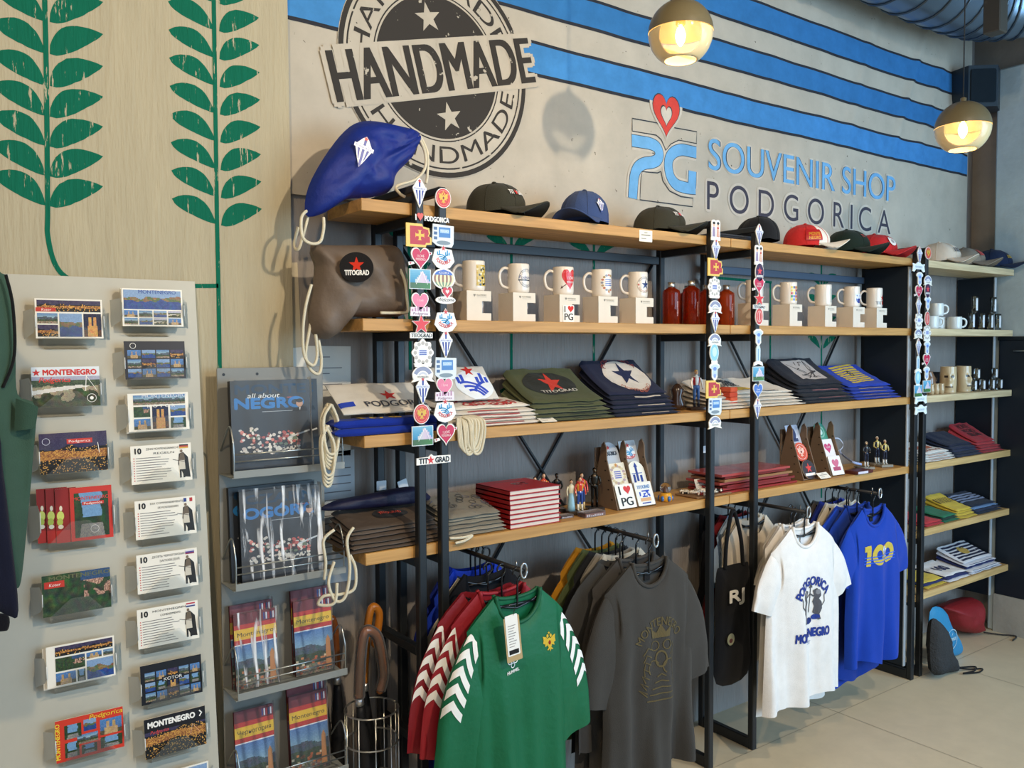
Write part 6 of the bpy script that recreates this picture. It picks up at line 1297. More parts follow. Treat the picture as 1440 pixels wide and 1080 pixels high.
def p_lions(g):
    b = '2a3f8e'; g.text('PODGORICA', 0, 0, .030, 0, w=.185, arc=(.0, -.305, .088, True), bold=.05, col=b); k = '55565c'
    for sg in (-1, 1):
        B = [(.012, -.24), (.030, -.232), (.048, -.245), (.050, -.262), (.040, -.272), (.052, -.285), (.055, -.310), (.045, -.330), (.052, -.350), (.040, -.352), (.030, -.330), (.018, -.322), (.024, -.300), (.014, -.280), (.022, -.262)]
        g.flat([(sg*a, z) for a, z in B], 0, col=k); g.line([(sg*a, z) for a, z in ((.052, -.30), (.068, -.285), (.066, -.262), (.075, -.250))], .004, .0003, col=k); g.flat(oval(sg*.036, -.246, .011, .010, 10), .0004, col='84858a'); g.line([(sg*.020, -.262), (sg*.0, -.250)], .005, .0003, col=k)
        g.flat(oval(sg*.03, -.340, .018, .010, 12), .0003, col=b if sg > 0 else 'b9bac0')
    g.line([(0, -.225), (0, -.32)], .004, 0, col=k); g.flat([(-.010, -.228), (0, -.206), (.010, -.228)], 0, col=k); g.flat(oval(0, -.352, .016, .013, 12), .0004, col='22336f')
    g.text('MONTENEGRO', 0, -.412, .030, 0, w=.195, bold=.06, col=b); g.text('EST', 0, -.440, .013, 0, w=.03, bold=.02, col='7c86ae')
def p_100(g):
    c = 'c9b24a'; z0 = -.235; g.grid(lambda a, b: (-.084+.024*a, z0+.084*b, 0), 4, 10, col=c); g.grid(lambda a, b: (-.098+.016*a, z0+.060+.022*b, 0), 3, 4, col=c)
    for x in (-.010, .062): g.ring(x, z0+.041, .019, .043, 0, n=40, ey=.98, col=c)
    for k in range(3): g.rect(-.1, z0+.010+.012*k, .115, z0+.014+.012*k, .0006, col='2f62d8')
    crest(g, .026, z0+.048, .030, .062, .001, '2a4fa8')
row(1.335, [1.83, 1.884, 1.918, 2.068, 2.102, 2.136, 2.170], .866, [
    (dict(col='0d6440', w=.335, L_=.72, prn=p_green, sprn=CHEV, mat='nylon', coll='0b5637', slen=1.95, fullness=.9, fk=1.25), 'green football shirt with white sleeve chevrons and gold eagle'),
    (dict(col='97202a', w=.335, L_=.74, sprn=CHEV, mat='nylon', slen=1.85, dx=-.014, dz=.003), 'red football shirt with white chevrons directly behind the green one'),
    (dict(col='831b24', w=.335, L_=.72, sprn=CHEV, mat='nylon', slen=1.8, dx=-.036, dz=.004), 'darker red football shirt with white chevrons second behind the green one'),
    (dict(col='14151a', L_=.68, dx=.06, w=.30, slen=.55), 'black t-shirt behind the red football shirts'),
    (dict(col='d2c9b4', L_=.60, dx=.06, dz=-.02, w=.30, slen=.55), 'cream shirt behind the black one, glimpsed past the second post'),
    (dict(col='1c3bb0', L_=.66, dx=.065, w=.30, slen=.55), 'royal blue t-shirt near the wall behind the green jersey'),
    (dict(col='1a2a7c', L_=.66, dx=.07, w=.30, slen=.55), 'deep blue t-shirt nearest the wall behind the green jersey')], 'black rail holding the green football shirt row')
g = thing('price_tag', (1.335-.058, 1.768, .770), 'white and kraft swing tag hanging at the collar of the green football shirt', 'price tag')
m = MB(col='b99f74', mat='paper'); m.T = face((0, 0, 0), -.06, 0, .10); m.prism(rrect(-.024, -.066, .024, .055, .003), 0, .0010); m.prism(rrect(-.020, -.050, .018, .060, .003), .0012, .0020, col='f1efe9'); 
for k in range(9): m.rect(-.014, .030-.007*k, .010-.004*(k % 3), .032-.007*k, .0024, col='8c8b88')
m.rect(-.016, -.046, .014, -.034, .0024, col='1b1b1c'); m.build('card', g); MB(col='2a2a2a', mat='matte').tube([(0, -.001, .056), (.006, -.006, .085)], .0010, 5).build('string', g)
row(1.872, [1.866, 1.934, 1.966, 2.0, 2.034, 2.068, 2.102, 2.136], .864, [
    (dict(col='3f3d3a', w=.375, L_=.67, prn=p_gold, tagc='1c1c1e', slen=1.8, fullness=.9, fk=1.7), 'charcoal grey t-shirt with faint gold emblem, in front of its row'),
    (dict(col='454341', w=.375, L_=.72, sleeve='long', dx=.01), 'dark grey long-sleeved shirt directly behind the gold emblem one'),
    (dict(col='403f3d', L_=.70, slen=1.2, dx=-.03), 'dark grey t-shirt with drooping sleeves, third in the charcoal row'),
    (dict(col='bdb5a4', L_=.70, slen=.55, dx=.015, dz=.004), 'pale beige t-shirt behind the charcoal ones'),
    (dict(col='8a857c', L_=.74, slen=.55, dx=.015), 'mid grey t-shirt behind the pale beige one'),
    (dict(col='24262a', L_=.66, slen=.55, dx=.015), 'black t-shirt before the olive one in the charcoal row'),
    (dict(col='4c5636', L_=.64, slen=.55, dx=.015), 'olive green t-shirt before the mustard one'),
    (dict(col='b07a1e', L_=.62, slen=.55, dx=.015), 'mustard yellow shirt nearest the wall behind the charcoal row')], 'black rail holding the charcoal grey shirt row')
row(2.635, [1.852, 1.904, 1.937, 2.068, 2.100, 2.132, 2.164, 2.196], .878, [
    (dict(col='e6e3df', w=.385, L_=.65, dx=.018, slr=.88, prn=p_lions, tagc='d8d8d8', slen=1.1, sout=.022, flare=1.22, fullness=.9, fk=1.2), 'white t-shirt with blue lettering and two grey lions, foremost'),
    (dict(col='e6e3de', w=.34, L_=.69, slen=.6, slr=.45, dx=.03, flare=1.22), 'white t-shirt with uneven hem directly behind the lion shirt'),
    (dict(col='dcd7ce', w=.33, L_=.68, slen=.5, slr=.45, dx=.055), 'off-white t-shirt third in the white row'),
    (dict(col='cfc4b2', L_=.56, sleeve='long', dx=.0), 'cream hooded sweatshirt with heavy sleeves behind the white shirts'),
    (dict(col='c7bca8', L_=.56, sleeve='long', dx=.01), 'second cream sweatshirt, behind the hooded one'),
    (dict(col='9fb4cc', L_=.56, slen=.8, dx=.02), 'pale blue shirt before the maroon one'),
    (dict(col='7c1f22', L_=.60, sleeve='long', dx=.01), 'maroon sweatshirt before the black one'),
    (dict(col='15161b', L_=.62, sleeve='long', dx=.01), 'black sweatshirt nearest the wall in the white row')], 'black rail holding the white lion shirt row')
row(3.205, [1.913, 1.977, 2.011, 2.045, 2.079, 2.113, 2.147], .874, [
    (dict(col='183fa6', w=.36, L_=.64, prn=p_100, tagc='16181c', slen=1.05, fullness=.9, fk=1.1), 'bright blue t-shirt with large yellow number 100'),
    (dict(col='163890', w=.36, L_=.72, slen=1.1, dx=-.012), 'bright blue t-shirt with longer hem directly behind the number one'),
    (dict(col='1b43b0', L_=.75, slen=.9, dx=-.02), 'blue t-shirt third in the number 100 row'),
    (dict(col='d6cfc0', L_=.66, slen=.9, dx=.02), 'cream t-shirt behind the blue number 100 shirts'),
    (dict(col='cdc5b4', L_=.64, slen=.9, dx=.01), 'second cream t-shirt behind the blue ones'),
    (dict(col='1d2f86', L_=.64, slen=.9, dx=.02), 'dark blue t-shirt behind the cream pair'),
    (dict(col='5a5048', L_=.64, slen=.9, dx=.02), 'taupe t-shirt nearest the wall in the number 100 row')], 'black rail holding the blue number 100 row')
# black tote hanging between the third and fourth posts
t = thing('tote_bag', (2.455, 2.012, .30), 'black tote bag with white RJ letters hanging between the third and fourth posts', 'bag')
m, c = pillow('x', [(-.088, .0), (.088, .0), (.094, .18), (.092, .40), (.06, .425), (-.06, .425), (-.09, .40), (-.094, .18)], 0, .020, '121316', 'fabric', seed=23, wr=.005); m.build('bag_body', t)
for dx in (-.05, .05): m = MB(col='121316', mat='fabric'); m.tube(smooth([(dx, -.006, .42), (dx*.8, -.004, .52), (dx*.25, 0, .612), (0, .0, .628)], 7), .008, 6); m.build('handle', t)
g = MB(mat='fabric'); g.T = face((0, -.0310, 0)); g.text('RJ', -.012, .300, .042, 0, w=.085, bold=.05, col='e9e6dd'); g.flat(oval(-.045, .165, .020, .022, 18), 0, col='8f8a6a'); g.flat(oval(-.045, .160, .010, .008, 12), .0004, col='5a2f2a'); g.build('print', t)
tag(MB(col='1a1b1e', mat='painted_steel').tube([(2.455, 2.004, .934), (2.455, 2.24, .934)], .005, 8).build('tote_hook'), 'short black peg under the lower board carrying the tote bag', 'hook')
# ================================================================ SMALL THINGS
def figure_body(m, x, h, top, low, skin='d9ad8a', hair='2a211c', skirt=False, y=0, turn=0, boots='c9a86a', vest=None, arm=0):
    """small painted statuette, about h tall; legs, trunk, arms, head in one body"""
    T0 = m.T; m.T = T0 @ TR(x, y, 0) @ RZ(turn)
    k = h/1.75
    if skirt: m.lathe([(0, 0), (.24*k, .0), (.22*k, .25*k), (.17*k, .7*k), (.13*k, 1.0*k)], 14, sy=.75, col=low)
    else:
        for sg in (-1, 1): m.tube(smooth([(sg*.11*k, -.02*k, 0), (sg*.105*k, 0, .25*k), (sg*.10*k, -.01*k, .5*k), (sg*.085*k, 0, .92*k)], 4), [.055*k]*4+[.06*k]*4+[.075*k]*3+[.09*k]*2, 8, col=low); m.ell((sg*.11*k, -.06*k, .04*k), (.055*k, .11*k, .045*k), 8, col=boots); m.tube([(sg*.11*k, -.015*k, .04*k), (sg*.105*k, 0, .36*k)], .062*k, 8, col=boots)
        m.ell((0, 0, .93*k), (.19*k, .13*k, .14*k), 12, col=low)
    m.lathe([(.13*k, .92*k), (.145*k, 1.05*k), (.19*k, 1.30*k), (.17*k, 1.42*k), (.06*k, 1.48*k), (.055*k, 1.54*k)], 14, sy=.62, col=top)
    if vest: m.lathe([(.150*k, 1.02*k), (.197*k, 1.30*k), (.175*k, 1.41*k)], 14, sy=.66, a0=-PI/2+.5, a1=1.5*PI-.5, col=vest)
    for sg in (-1, 1):
        q = [(sg*.19*k, 0, 1.36*k), (sg*.27*k, -.03*k, 1.12*k), (sg*(.17 if arm else .26)*k, -.16*k, 1.0*k if arm else .86*k)]; m.tube(smooth(q, 4), [.06*k, .058*k, .055*k, .052*k, .05*k, .046*k, .042*k, .04*k, .036*k], 8, col=top); m.ell(q[-1], (.035*k,)*3, 8, col=skin)
    m.ell((0, -.01*k, 1.63*k), (.085*k, .10*k, .115*k), 12, col=skin); m.ell((0, .02*k, 1.67*k), (.092*k, .10*k, .10*k), 12, col=hair); m.ell((0, -.105*k, 1.62*k), (.018*k, .02*k, .025*k), 6, col=skin)
    for sg in (-1, 1): m.ell((sg*.033*k, -.095*k, 1.645*k), (.012*k, .01*k, .009*k), 6, col='1c1714')
    m.T = T0
def statuette(name, loc, label, figs, rz=-.4, base=None, grp='folk statuettes on the fourth shelf', mat='gloss'):
    t = thing(name, loc, label, 'statuette', grp, rz); zb = 0
    if base: MB(col=base, mat='gloss').bbox((-.030, -.022, 0), (.030, .022, .012), .002).build('base', t); zb = .012
    for f in figs: m = MB(mat=mat, sm=True); m.T = TR(0, 0, zb); figure_body(m, **f); m.build('figure', t)
    return t
def on(px, py, Y, z): v = at(px, py, Y); return (v.x, Y, z)
G4 = z4+.0004; G3 = z3+.0004
statuette('figurine_group', on(810, 715, 2.10, G4), 'painted statuette of a couple in folk dress, woman in pale blue gown', [dict(x=-.016, h=0.101, top='d9cfae', low='8fb6c2', skirt=True), dict(x=.012, h=0.110, top='c8392b', low='2c4a92', boots='e2d8c2', vest='d9a03a', y=-.006), dict(x=.026, h=0.119, top='b8342a', low='2b3f74', vest='c98a34', y=.02)], base='3a322c')
statuette('figurine_group', on(758, 690, 2.175, G4), 'painted folk couple statuette half hidden behind the red hardbacks', [dict(x=-.014, h=0.110, top='ded3c0', low='b9b0a0', skirt=True), dict(x=.016, h=0.121, top='c4452c', low='2c4a92', vest='d9a84a')], base='3a322c')
statuette('statuette', on(783, 700, 2.165, G4), 'dark metallic warrior statuette between the two painted couples', [dict(x=0, h=0.116, top='33302e', low='2a2826', skin='57504a', hair='1f1d1c', boots='2a2826', arm=1)], base='2a2624', mat='steel')
statuette('statuette', on(836, 708, 2.115, G4), 'dark bronze warrior statuette with folded arms beside the coaster stand', [dict(x=0, h=0.130, top='3b352e', low='2b2723', skin='6a5a48', hair='2a2420', boots='2b2723', arm=1)], base='2a2624', mat='steel')
def clear_box(loc, label, w, d, h, col='8a5a4c', rz=0):
    t = thing('gift_box', loc, label, 'box', 'small gift boxes on the fourth shelf', rz); MB(col=col, mat='card_print').bbox((-w/2+.002, -d/2+.002, .001), (w/2-.002, d/2-.002, h*.72), .001).build('tray', t)
    m = MB(col='e9dfe0', mat='film'); m.box((-w/2, -d/2, .0003), (w/2, d/2, h)); m.build('clear_lid', t)
    g = MB(col='d9cfd0', mat='gloss'); g.T = TR(0, -d/2+.0014, 0) @ FRONT; rn = random.Random(2)
    for i in range(9): g.rect(-w*.42+i*w*.094, h*.15, -w*.36+i*w*.094, h*(.4+.2*rn.random()), 0)
    g.build('print', t)
clear_box(on(832, 725, 2.045, G4), 'small clear-lidded pink gift box before the bronze warrior', .085, .040, .016)
clear_box(on(794, 722, 2.075, G4), 'flat dark gift box under the edge of the couple statuette', .05, .03, .010, '4a3a34')
# coaster stands
def c_pg(m, w): m.text('I', -.022, .008, .026, .0004, bold=.05, col='1f1d1c'); m.flat(heart(.012, .020, .032, .030), .0004, col='d0342f'); m.text('PG', .002, -.032, .028, .0004, w=.052, bold=.04, col='1f1d1c')
def c_wreath(m, w):
    for i in range(18): a = 2*PI*i/18; m.flat(oval(.030*math.cos(a), .030*math.sin(a), .007, .005, 8), .0004, col=('c9b08a', 'b9a0a0', 'd8c9a0')[i % 3])
    for i in range(4): m.rect(-.015, -.012+i*.007, .015, -.008+i*.007, .0004, col='6a6fb8')
    m.flat(star(0, .034, .009), .0006, col='c98a3a')
def c_hills(m, w): hills_logo(m, 0, 0, .066, .0004)
def c_label(m, w): m.flat(star(-.004, .022, .010), .0005, col='c23a34'); m.text('PODGORICA', 0, -.006, .014, .0004, w=.062, bold=.04, col='2b2f3a')
def c_tower(m, w): m.rect(-.005, -.03, .005, .02, .0004, col='2c3f8c'); m.flat([(-.009, .02), (0, .038), (.009, .02)], .0004, col='2c3f8c'); m.rect(-.02, -.034, -.010, -.006, .0004, col='2c3f8c'); m.rect(.012, -.034, .022, -.010, .0004, col='2c3f8c'); m.rect(-.024, -.004, .024, -.001, .0004, col='5a6aa8')
def c_blue(m, w): m.text('TITOGRAD', 0, .018, .012, .0004, w=.06, bold=.04, col='4f86c0'); m.grid(lambda a, b: (-.024+.048*a, -.012+.024*b, .0004), 8, 5, cols=lambda u, v: S('2c49b8') if fr(u*4, v*3, 0, 2, 4) > -.1 else S('e8e6e0')); m.rect(-.024, -.026, .024, -.014, .0004, col='d8a878'); m.rect(-.02, -.034, .02, -.030, .0004, col='3a4a9a')
def c_red(m, w): m.ring(0, 0, .030, .032, .0004, n=30, col='f0d8d0'); eagle(m, 0, 0, .05, .0004, 'f0c9b8')
def c_star(m, w): m.flat(star(0, .006, .022), .0004, col='d8433c'); m.rect(-.03, -.026, .03, -.015, .0004, col=WH)
def c_pink(m, w): m.flat(heart(0, .0, .046, .044), .0004, col='c84a78'); m.text('I LOVE', 0, .002, .008, .0008, w=.026, col=WH)
def c_pinkcity(m, w): m.flat(heart(0, .006, .044, .042), .0004, col='d0708c'); m.rect(-.024, -.022, .024, -.006, .0006, col='b0506c')
def c_skull(m, w): m.flat(oval(0, .004, .016, .026, 16), .0004, col='3a4468'); m.rect(-.022, -.03, .022, -.016, .0004, col='3a4468')
def c_green(m, w): m.ring(0, 0, .020, .026, .0004, n=24, col='8fc0b0'); m.flat(oval(0, 0, .012, .014, 14), .0004, col='c8e0d8')
def stand(loc, label, rz, cols_, w=.155, slots=()):
    t = thing('coaster_stand', loc, label, 'display stand', 'coaster stands on the fourth shelf', rz); k = '7a6552'; m = MB(col=k, mat='paper')
    for x in cols_:
        q = m.T; m.T = TR(x, 0, 0) @ RZ(PI/2) @ FRONT; m.prism([(-.045, 0), (.085, 0), (.085, .02), (.038, .215), (.026, .225), (.014, .205), (.012, .165)], -.002, .002); m.T = q
        for j in range(5): z = .03+.032*j; m.box((x-.0026, -.02+.008*j+.01*(j % 2), z), (x-.0021, -.012+.008*j+.01*(j % 2), z+.004), col='2e261f')
    m.build('side_panel', t); b = MB(col=k, mat='paper'); b.box((cols_[0], .074, .02), (cols_[-1], .078, .20)); b.box((cols_[0], -.040, .002), (cols_[-1], .080, .005)); b.build('back_panel', t)
    return t
def coaster(root_loc, rz, x, row, draw, label, col='e9e5db', shape='sq', s=.078):
    tl = .36; R_ = TR(root_loc) @ RZ(rz); y = -.050+.040*row+.002; z = .004+.068*row
    o = MB(mat='card_print'); P = rrect(-s/2, 0, s/2, s*1.05, .004) if shape == 'sq' else oval(0, s*.52, s*.5, s*.52, 30) if shape == 'oval' else [(p[0], p[1]) for p in ([(-s/2, 0), (s/2, 0)]+[(s/2*math.cos(a), s*.55+s*.5*math.sin(a)) for a in [PI*i/14 for i in range(15)]])]
    o.prism(P, -.004, 0, col=col, side='c9c0ae'); q = o.T; o.T = TR(0, s*.52, .0002); draw(o, s); c = o.build('coaster'); c.matrix_world = R_ @ TR(x, y, z) @ RX(-tl) @ FRONT; tag(c, label, 'coaster', 'coasters in the display stands')
SL = on(884, 704, 2.10, G4); RZS = -.02
stand(SL, 'brown cardboard coaster stand holding six coasters, between warrior and snow globe', RZS, (-.088, .0, .086))
for x, r_, d_, lb, c_, sh in ((-.044, 0, c_pg, 'white coaster with black I heart PG lettering', 'f0ede4', 'sq'), (-.044, 1, c_wreath, 'cream coaster with floral wreath above the I heart PG one', 'e9e0cc', 'sq'), (-.044, 2, c_label, 'pale arched coaster with small red star at the stand top', 'b9c0c8', 'arch'), (.043, 0, c_blue, 'white coaster with blue block print, low beside I heart PG', 'eae7de', 'sq'), (.043, 1, c_tower, 'rounded cream coaster with blue clock tower', 'ebe7da', 'arch'), (.043, 2, c_hills, 'grey coaster with blue hills and red star at the stand top', 'c2c6ca', 'sq')):
    coaster(SL, RZS, x, r_, d_, lb, c_, sh)
S2_ = on(1128, 672, 2.10, G4); RZ2 = -.05
stand(S2_, 'brown cardboard coaster stand beside the red packets, holding a star coaster', RZ2, (-.045, .045))
for r_, d_, lb, c_, sh in ((0, c_star, 'dark oval coaster with red star', '3a3438', 'oval'), (1, c_red, 'orange-red oval coaster with pale eagle', 'd8573c', 'oval'), (2, c_skull, 'pale coaster with dark blue figure at the stand top', 'c9cede', 'sq')): coaster(S2_, RZ2, 0, r_, d_, lb, c_, sh)
S3_ = on(1166, 668, 2.10, G4)
stand(S3_, 'brown cardboard coaster stand holding a pink heart coaster, near the lanyards', RZ2, (-.045, .045))
for r_, d_, lb, c_, sh in ((0, c_pinkcity, 'white coaster with rose heart skyline', 'efe9e6', 'sq'), (1, c_pink, 'white coaster with magenta heart', 'efe9e6', 'sq'), (2, c_green, 'green round-topped coaster at the stand top', '4f9a86', 'arch')): coaster(S3_, RZ2, 0, r_, d_, lb, c_, sh)
price_card(1158, 676, 2.035, 'white price card leaning before the pink heart coaster', w=.07, h=.032, tilt=.9, z=z4+.016)
# snow globe
t = thing('snow_globe', on(936, 699, 2.085, G4), 'snow globe on a yellow and blue base beside the coaster stand', 'snow globe')
m = MB(col='d99a2b', mat='gloss'); m.lathe([(0, 0), (.022, 0), (.024, .010), (.021, .026), (.017, .030), (0, .030)], 20); m.build('base', t); m = MB(col='3f6fb0', mat='gloss')
for a in range(5): m.ell((.022*math.cos(a*1.3-1.8), .022*math.sin(a*1.3-1.8), .0105), (.007, .007, .010), 8)
m.build('base_ornament', t); MB(col='f4f6f8', mat='glass').ell((0, 0, .046), (.020, .020, .020), 20).build('glass_ball', t); m = MB(col='8a5a3c', mat='gloss'); m.lathe([(0, .028), (.008, .030), (.006, .046), (.0, .054)], 10); m.build('miniature', t)
# beads on a tray
t = thing('bead_tray', on(985, 698, 2.10, G4), 'low tray of black and white bead bracelets beside the third post', 'tray'); MB(col='8a6a4a', mat='matte').bbox((-.085, -.06, 0), (.105, .05, .006), .002).build('tray_base', t)
rn = random.Random(12); bx = MB(col='2a2624', mat='gloss', sm=True)
for i in range(16):
    cx, cy = rn.uniform(-.065, .085), rn.uniform(-.045, .035); c_ = rn.choice(('26221f', 'e6dccc', '8a2f2a', 'd8cbb4'))
    for k in range(12): a = 2*PI*k/12; bx.ell((cx+.016*math.cos(a), cy+.012*math.sin(a), .010+.003*(i % 3)), (.0042, .0042, .0042), 6, col=c_ if k % 3 else 'efe6d6')
o = bx.build('beads', t); o['kind'] = 'stuff'
price_card(985, 676, 2.165, 'white price card standing behind the bead tray', tilt=.35, w=.06, h=.036, z=z4+.026)
# red packets
a_, b_ = at(1012, 690, 2.06).x, at(1118, 676, 2.06).x
for i in range(7):
    m = MB(col=('93302f', 'a63c3a', '7f2a2b', 'ad4b48', '9a6f4a', '8f3330', 'ab4a47')[i], mat='film' if False else 'gloss', sm=True); x0 = a_+(.015*(i % 3)); x1 = b_-.02*(i % 2)-.008*i; zz = z4+.0008+.0105*i
    m.grid(lambda u, v: (x0+(x1-x0)*u, 2.05+.165*v+.01*(i % 2), zz+.0085+.0022*fr(u*6, v*4, i, 1, 3)), 16, 10); m.grid(lambda u, v: (x0+(x1-x0)*u, 2.05+.165*v+.01*(i % 2), zz+.0004), 16, 10, flip=True)
    for (u0, v0, u1, v1) in ((0, 0, 1, 0), (0, 1, 1, 1), (0, 0, 0, 1), (1, 0, 1, 1)):
        m.grid(lambda a, b: (x0+(x1-x0)*(u0+(u1-u0)*a), 2.05+.165*(v0+(v1-v0)*a)+.01*(i % 2), zz+.0004+b*(.0081+.0022*fr((u0+(u1-u0)*a)*6, (v0+(v1-v0)*a)*4, i, 1, 3))), 12, 1)
    tag(m.build('gift_packet'), ords(7, 'flat red shiny packet', 'in the spread beside the coaster stands')[i], 'packet', 'flat red packets')
# lanyards
def lany(pts, col, lab, w=.012):
    t = MB(col=col, mat='nylon', sm=True); P = smooth(cpx(pts), 7); A = []; 
    for i, p in enumerate(P): A.append((p+Vector((0, 0, w/2)), p-Vector((0, 0, w/2))))
    n = len(P); t.add([a for a, b in A]+[b for a, b in A]+[a+Vector((0, .0012, 0)) for a, b in A]+[b+Vector((0, .0012, 0)) for a, b in A], [(i, i+1, n+i+1, n+i) for i in range(n-1)]+[(2*n+i, 3*n+i, 3*n+i+1, 2*n+i+1) for i in range(n-1)]+[(i, 2*n+i, 2*n+i+1, i+1) for i in range(n-1)]+[(n+i, n+i+1, 3*n+i+1, 3*n+i) for i in range(n-1)])
    tag(t.build('lanyard'), lab, 'lanyard', 'lanyards beside the coaster stands')
lany([(1168, 628, 2.21), (1171, 618, 2.21), (1180, 617, 2.21), (1186, 626, 2.205), (1180, 634, 2.20), (1171, 632, 2.21)], 'c9cede', 'white looped lanyard curling above the blue tag', .006)
lany([(1180, 634, 2.18), (1188, 642, 2.15), (1200, 650, 2.09), (1212, 653, 2.08)], '9fb0d8', 'pale blue lanyard strap sloping down towards the round dish', .010)
v = at(1170, 637, 2.12); o = MB(col='2a4fa0', mat='card_print').prism(rrect(-.022, -.03, .022, .03, .004), 0, .0025).build('lanyard_tag'); o.matrix_world = face((v.x+.03, 2.18, z4+.030), -.3, .5); tag(o, 'blue tag card at the end of the lanyards', 'tag')
t = thing('round_dish', on(1212, 660, 2.10, G4), 'low round grey dish beside the small guardsmen figures', 'dish'); MB(col='6f6658', mat='ceramic').lathe([(0, .004), (.020, .003), (.034, .012), (.036, .012), (.022, 0), (0, 0)], 24).build('bowl', t)
o = MB(mat='card_print'); o.bbox((-.06, -.03, 0), (.06, .03, .014), .001, col='5a2c26'); o.box((-.054, -.0306, .002), (.02, -.030, .012), col='d8d4e0'); o = o.build('gift_box'); o.location = on(1208, 668, 2.045, G4); tag(o, 'flat maroon box with silver front under the round dish', 'box')
for i, (px, Y, lb) in enumerate(((1218, 2.09, 'small guardsman figure nearest the round dish'), (1233, 2.13, 'small guardsman figure in the middle, the tallest'), (1244, 2.08, 'small guardsman figure nearest the black side panel'))):
    statuette('statuette', on(px, 655, Y, G4), lb, [dict(x=0, h=.11+.01*(i == 1), top='c8b46a' if i else '3a3630', low='1e2236', skin='b98f6a', hair='e0d6c0', boots='dcd8d0', vest='20243a', arm=1)], base='8f897c', grp='guardsmen figures by the side panel')
statuette('statuette', on(979, 566, 2.10, G3), 'small folk statuette in white shirt and red vest beside the third post', [dict(x=0, h=.135, top='e6e0d6', low='3a5f9a', boots='2b2a33', vest='a3262a', hair='c9a04a')], base='4a3a30', grp=None)
for i in range(4):
    o = MB(col=('c2472e', 'cf5636')[i % 2], mat='matte').bbox((-.022, -.03, 0), (.022, .03, .0175), .002).build('terracotta_tile'); v = at(1022, 574, 2.09); o.location = (v.x-.002, 2.085, G3+.006+.0185*i); o.rotation_euler = (0, 0, .1*(i % 2)); tag(o, ('lowest', 'second-lowest', 'third-lowest', 'topmost')[i]+' orange block stacked between the third and fourth posts', 'block', 'orange blocks')
v = at(1010, 577, 2.085); o = MB(col='c9b27c', mat='wood').bbox((-.07, -.045, 0), (.06, .045, .005), .001).build('wooden_board'); o.location = (v.x, 2.085, G3); tag(o, 'thin pale wooden board under the orange blocks', 'board')
t = thing('wooden_carving', on(952, 570, 2.15, G3), 'dark carved wooden ornament behind the navy pile', 'ornament'); m = MB(col='3a2a22', mat='varnish', sm=True); m.lathe([(0, 0), (.025, 0), (.03, .02), (.018, .05), (.026, .075), (.008, .095), (0, .097)], 16); m.build('carved_body', t)

# ================================================================ NARROW UNIT: CUPS, SHOT GLASSES, FACE MUGS
zc2 = ZS[2]+.0006; zc3 = ZS[3]+.0006
def cup(loc, lab, rz=.3): return mug(loc, rz, lab, None, 'pale cups on the narrow unit', .034, .062, 'dfe3de')
for px, Y, lab, dz in ((1309, 2.09, 'pale grey cup nearest the post in the lower row of cups', 0), (1319, 2.155, 'pale grey cup second in the lower row of cups', 0), (1342, 2.09, 'pale grey cup at the outer end of the lower row, handle out', 0)):
    cp_ = cup(on(px, 461, Y, zc2), lab, 2.6); cp_.scale = (1.1, 1.1, 1.05) if False else (1, 1, 1)
cup((at(1314, 461, 2.10).x+.012, 2.10, zc2+.0625), 'pale grey cup standing on top of the other cups', 2.6)
def glassy(loc, lab, h=.084, r=.0155):
    t = thing('shot_glass', loc, lab, 'glass', 'shot glasses on the narrow unit'); m = MB(col='f2f6f8', mat='glass', sm=True); m.lathe([(0, .0), (r*.86, 0), (r, h), (r-.0018, h), (r*.86-.002, .010), (0, .010)], 20); m.build('glass_body', t)
    q = MB(col='e9eef2', mat='gloss'); q.map = lambda v: ((r*.94+.0006)*math.sin(v[0]/r), -(r*.94+.0006)*math.cos(v[0]/r), v[1]); q.rect(-.010, h*.15, .004, h*.9, 0); q.build('reflection_strip', t)
for i, (px, Y) in enumerate(((1366, 2.08), (1380, 2.09), (1392, 2.08), (1403, 2.07))): glassy(on(px, 461, Y, zc2), ('first', 'second', 'third', 'fourth')[i]+' tall shot glass from the cups, second narrow board')
for i, (px, Y) in enumerate(((1370, 2.085), (1396, 2.075))): v = at(px, 461, Y); glassy((v.x, Y, zc2+.0845), ('upper tall shot glass nearer the cups, second narrow board', 'upper tall shot glass farther from the cups, second narrow board')[i])
for i, (px, Y) in enumerate(((1369, 2.08), (1381, 2.09), (1394, 2.08), (1405, 2.07))): glassy(on(px, 549, Y, zc3), ('first', 'second', 'third', 'fourth')[i]+' short shot glass from the face mugs, third narrow board', .058, .0155)
for i, (px, Y) in enumerate(((1373, 2.085), (1398, 2.075))): v = at(px, 549, Y); glassy((v.x, Y, zc3+.0585), ('upper short shot glass nearer the face mugs', 'upper short shot glass farther from the face mugs')[i], .056, .0155)
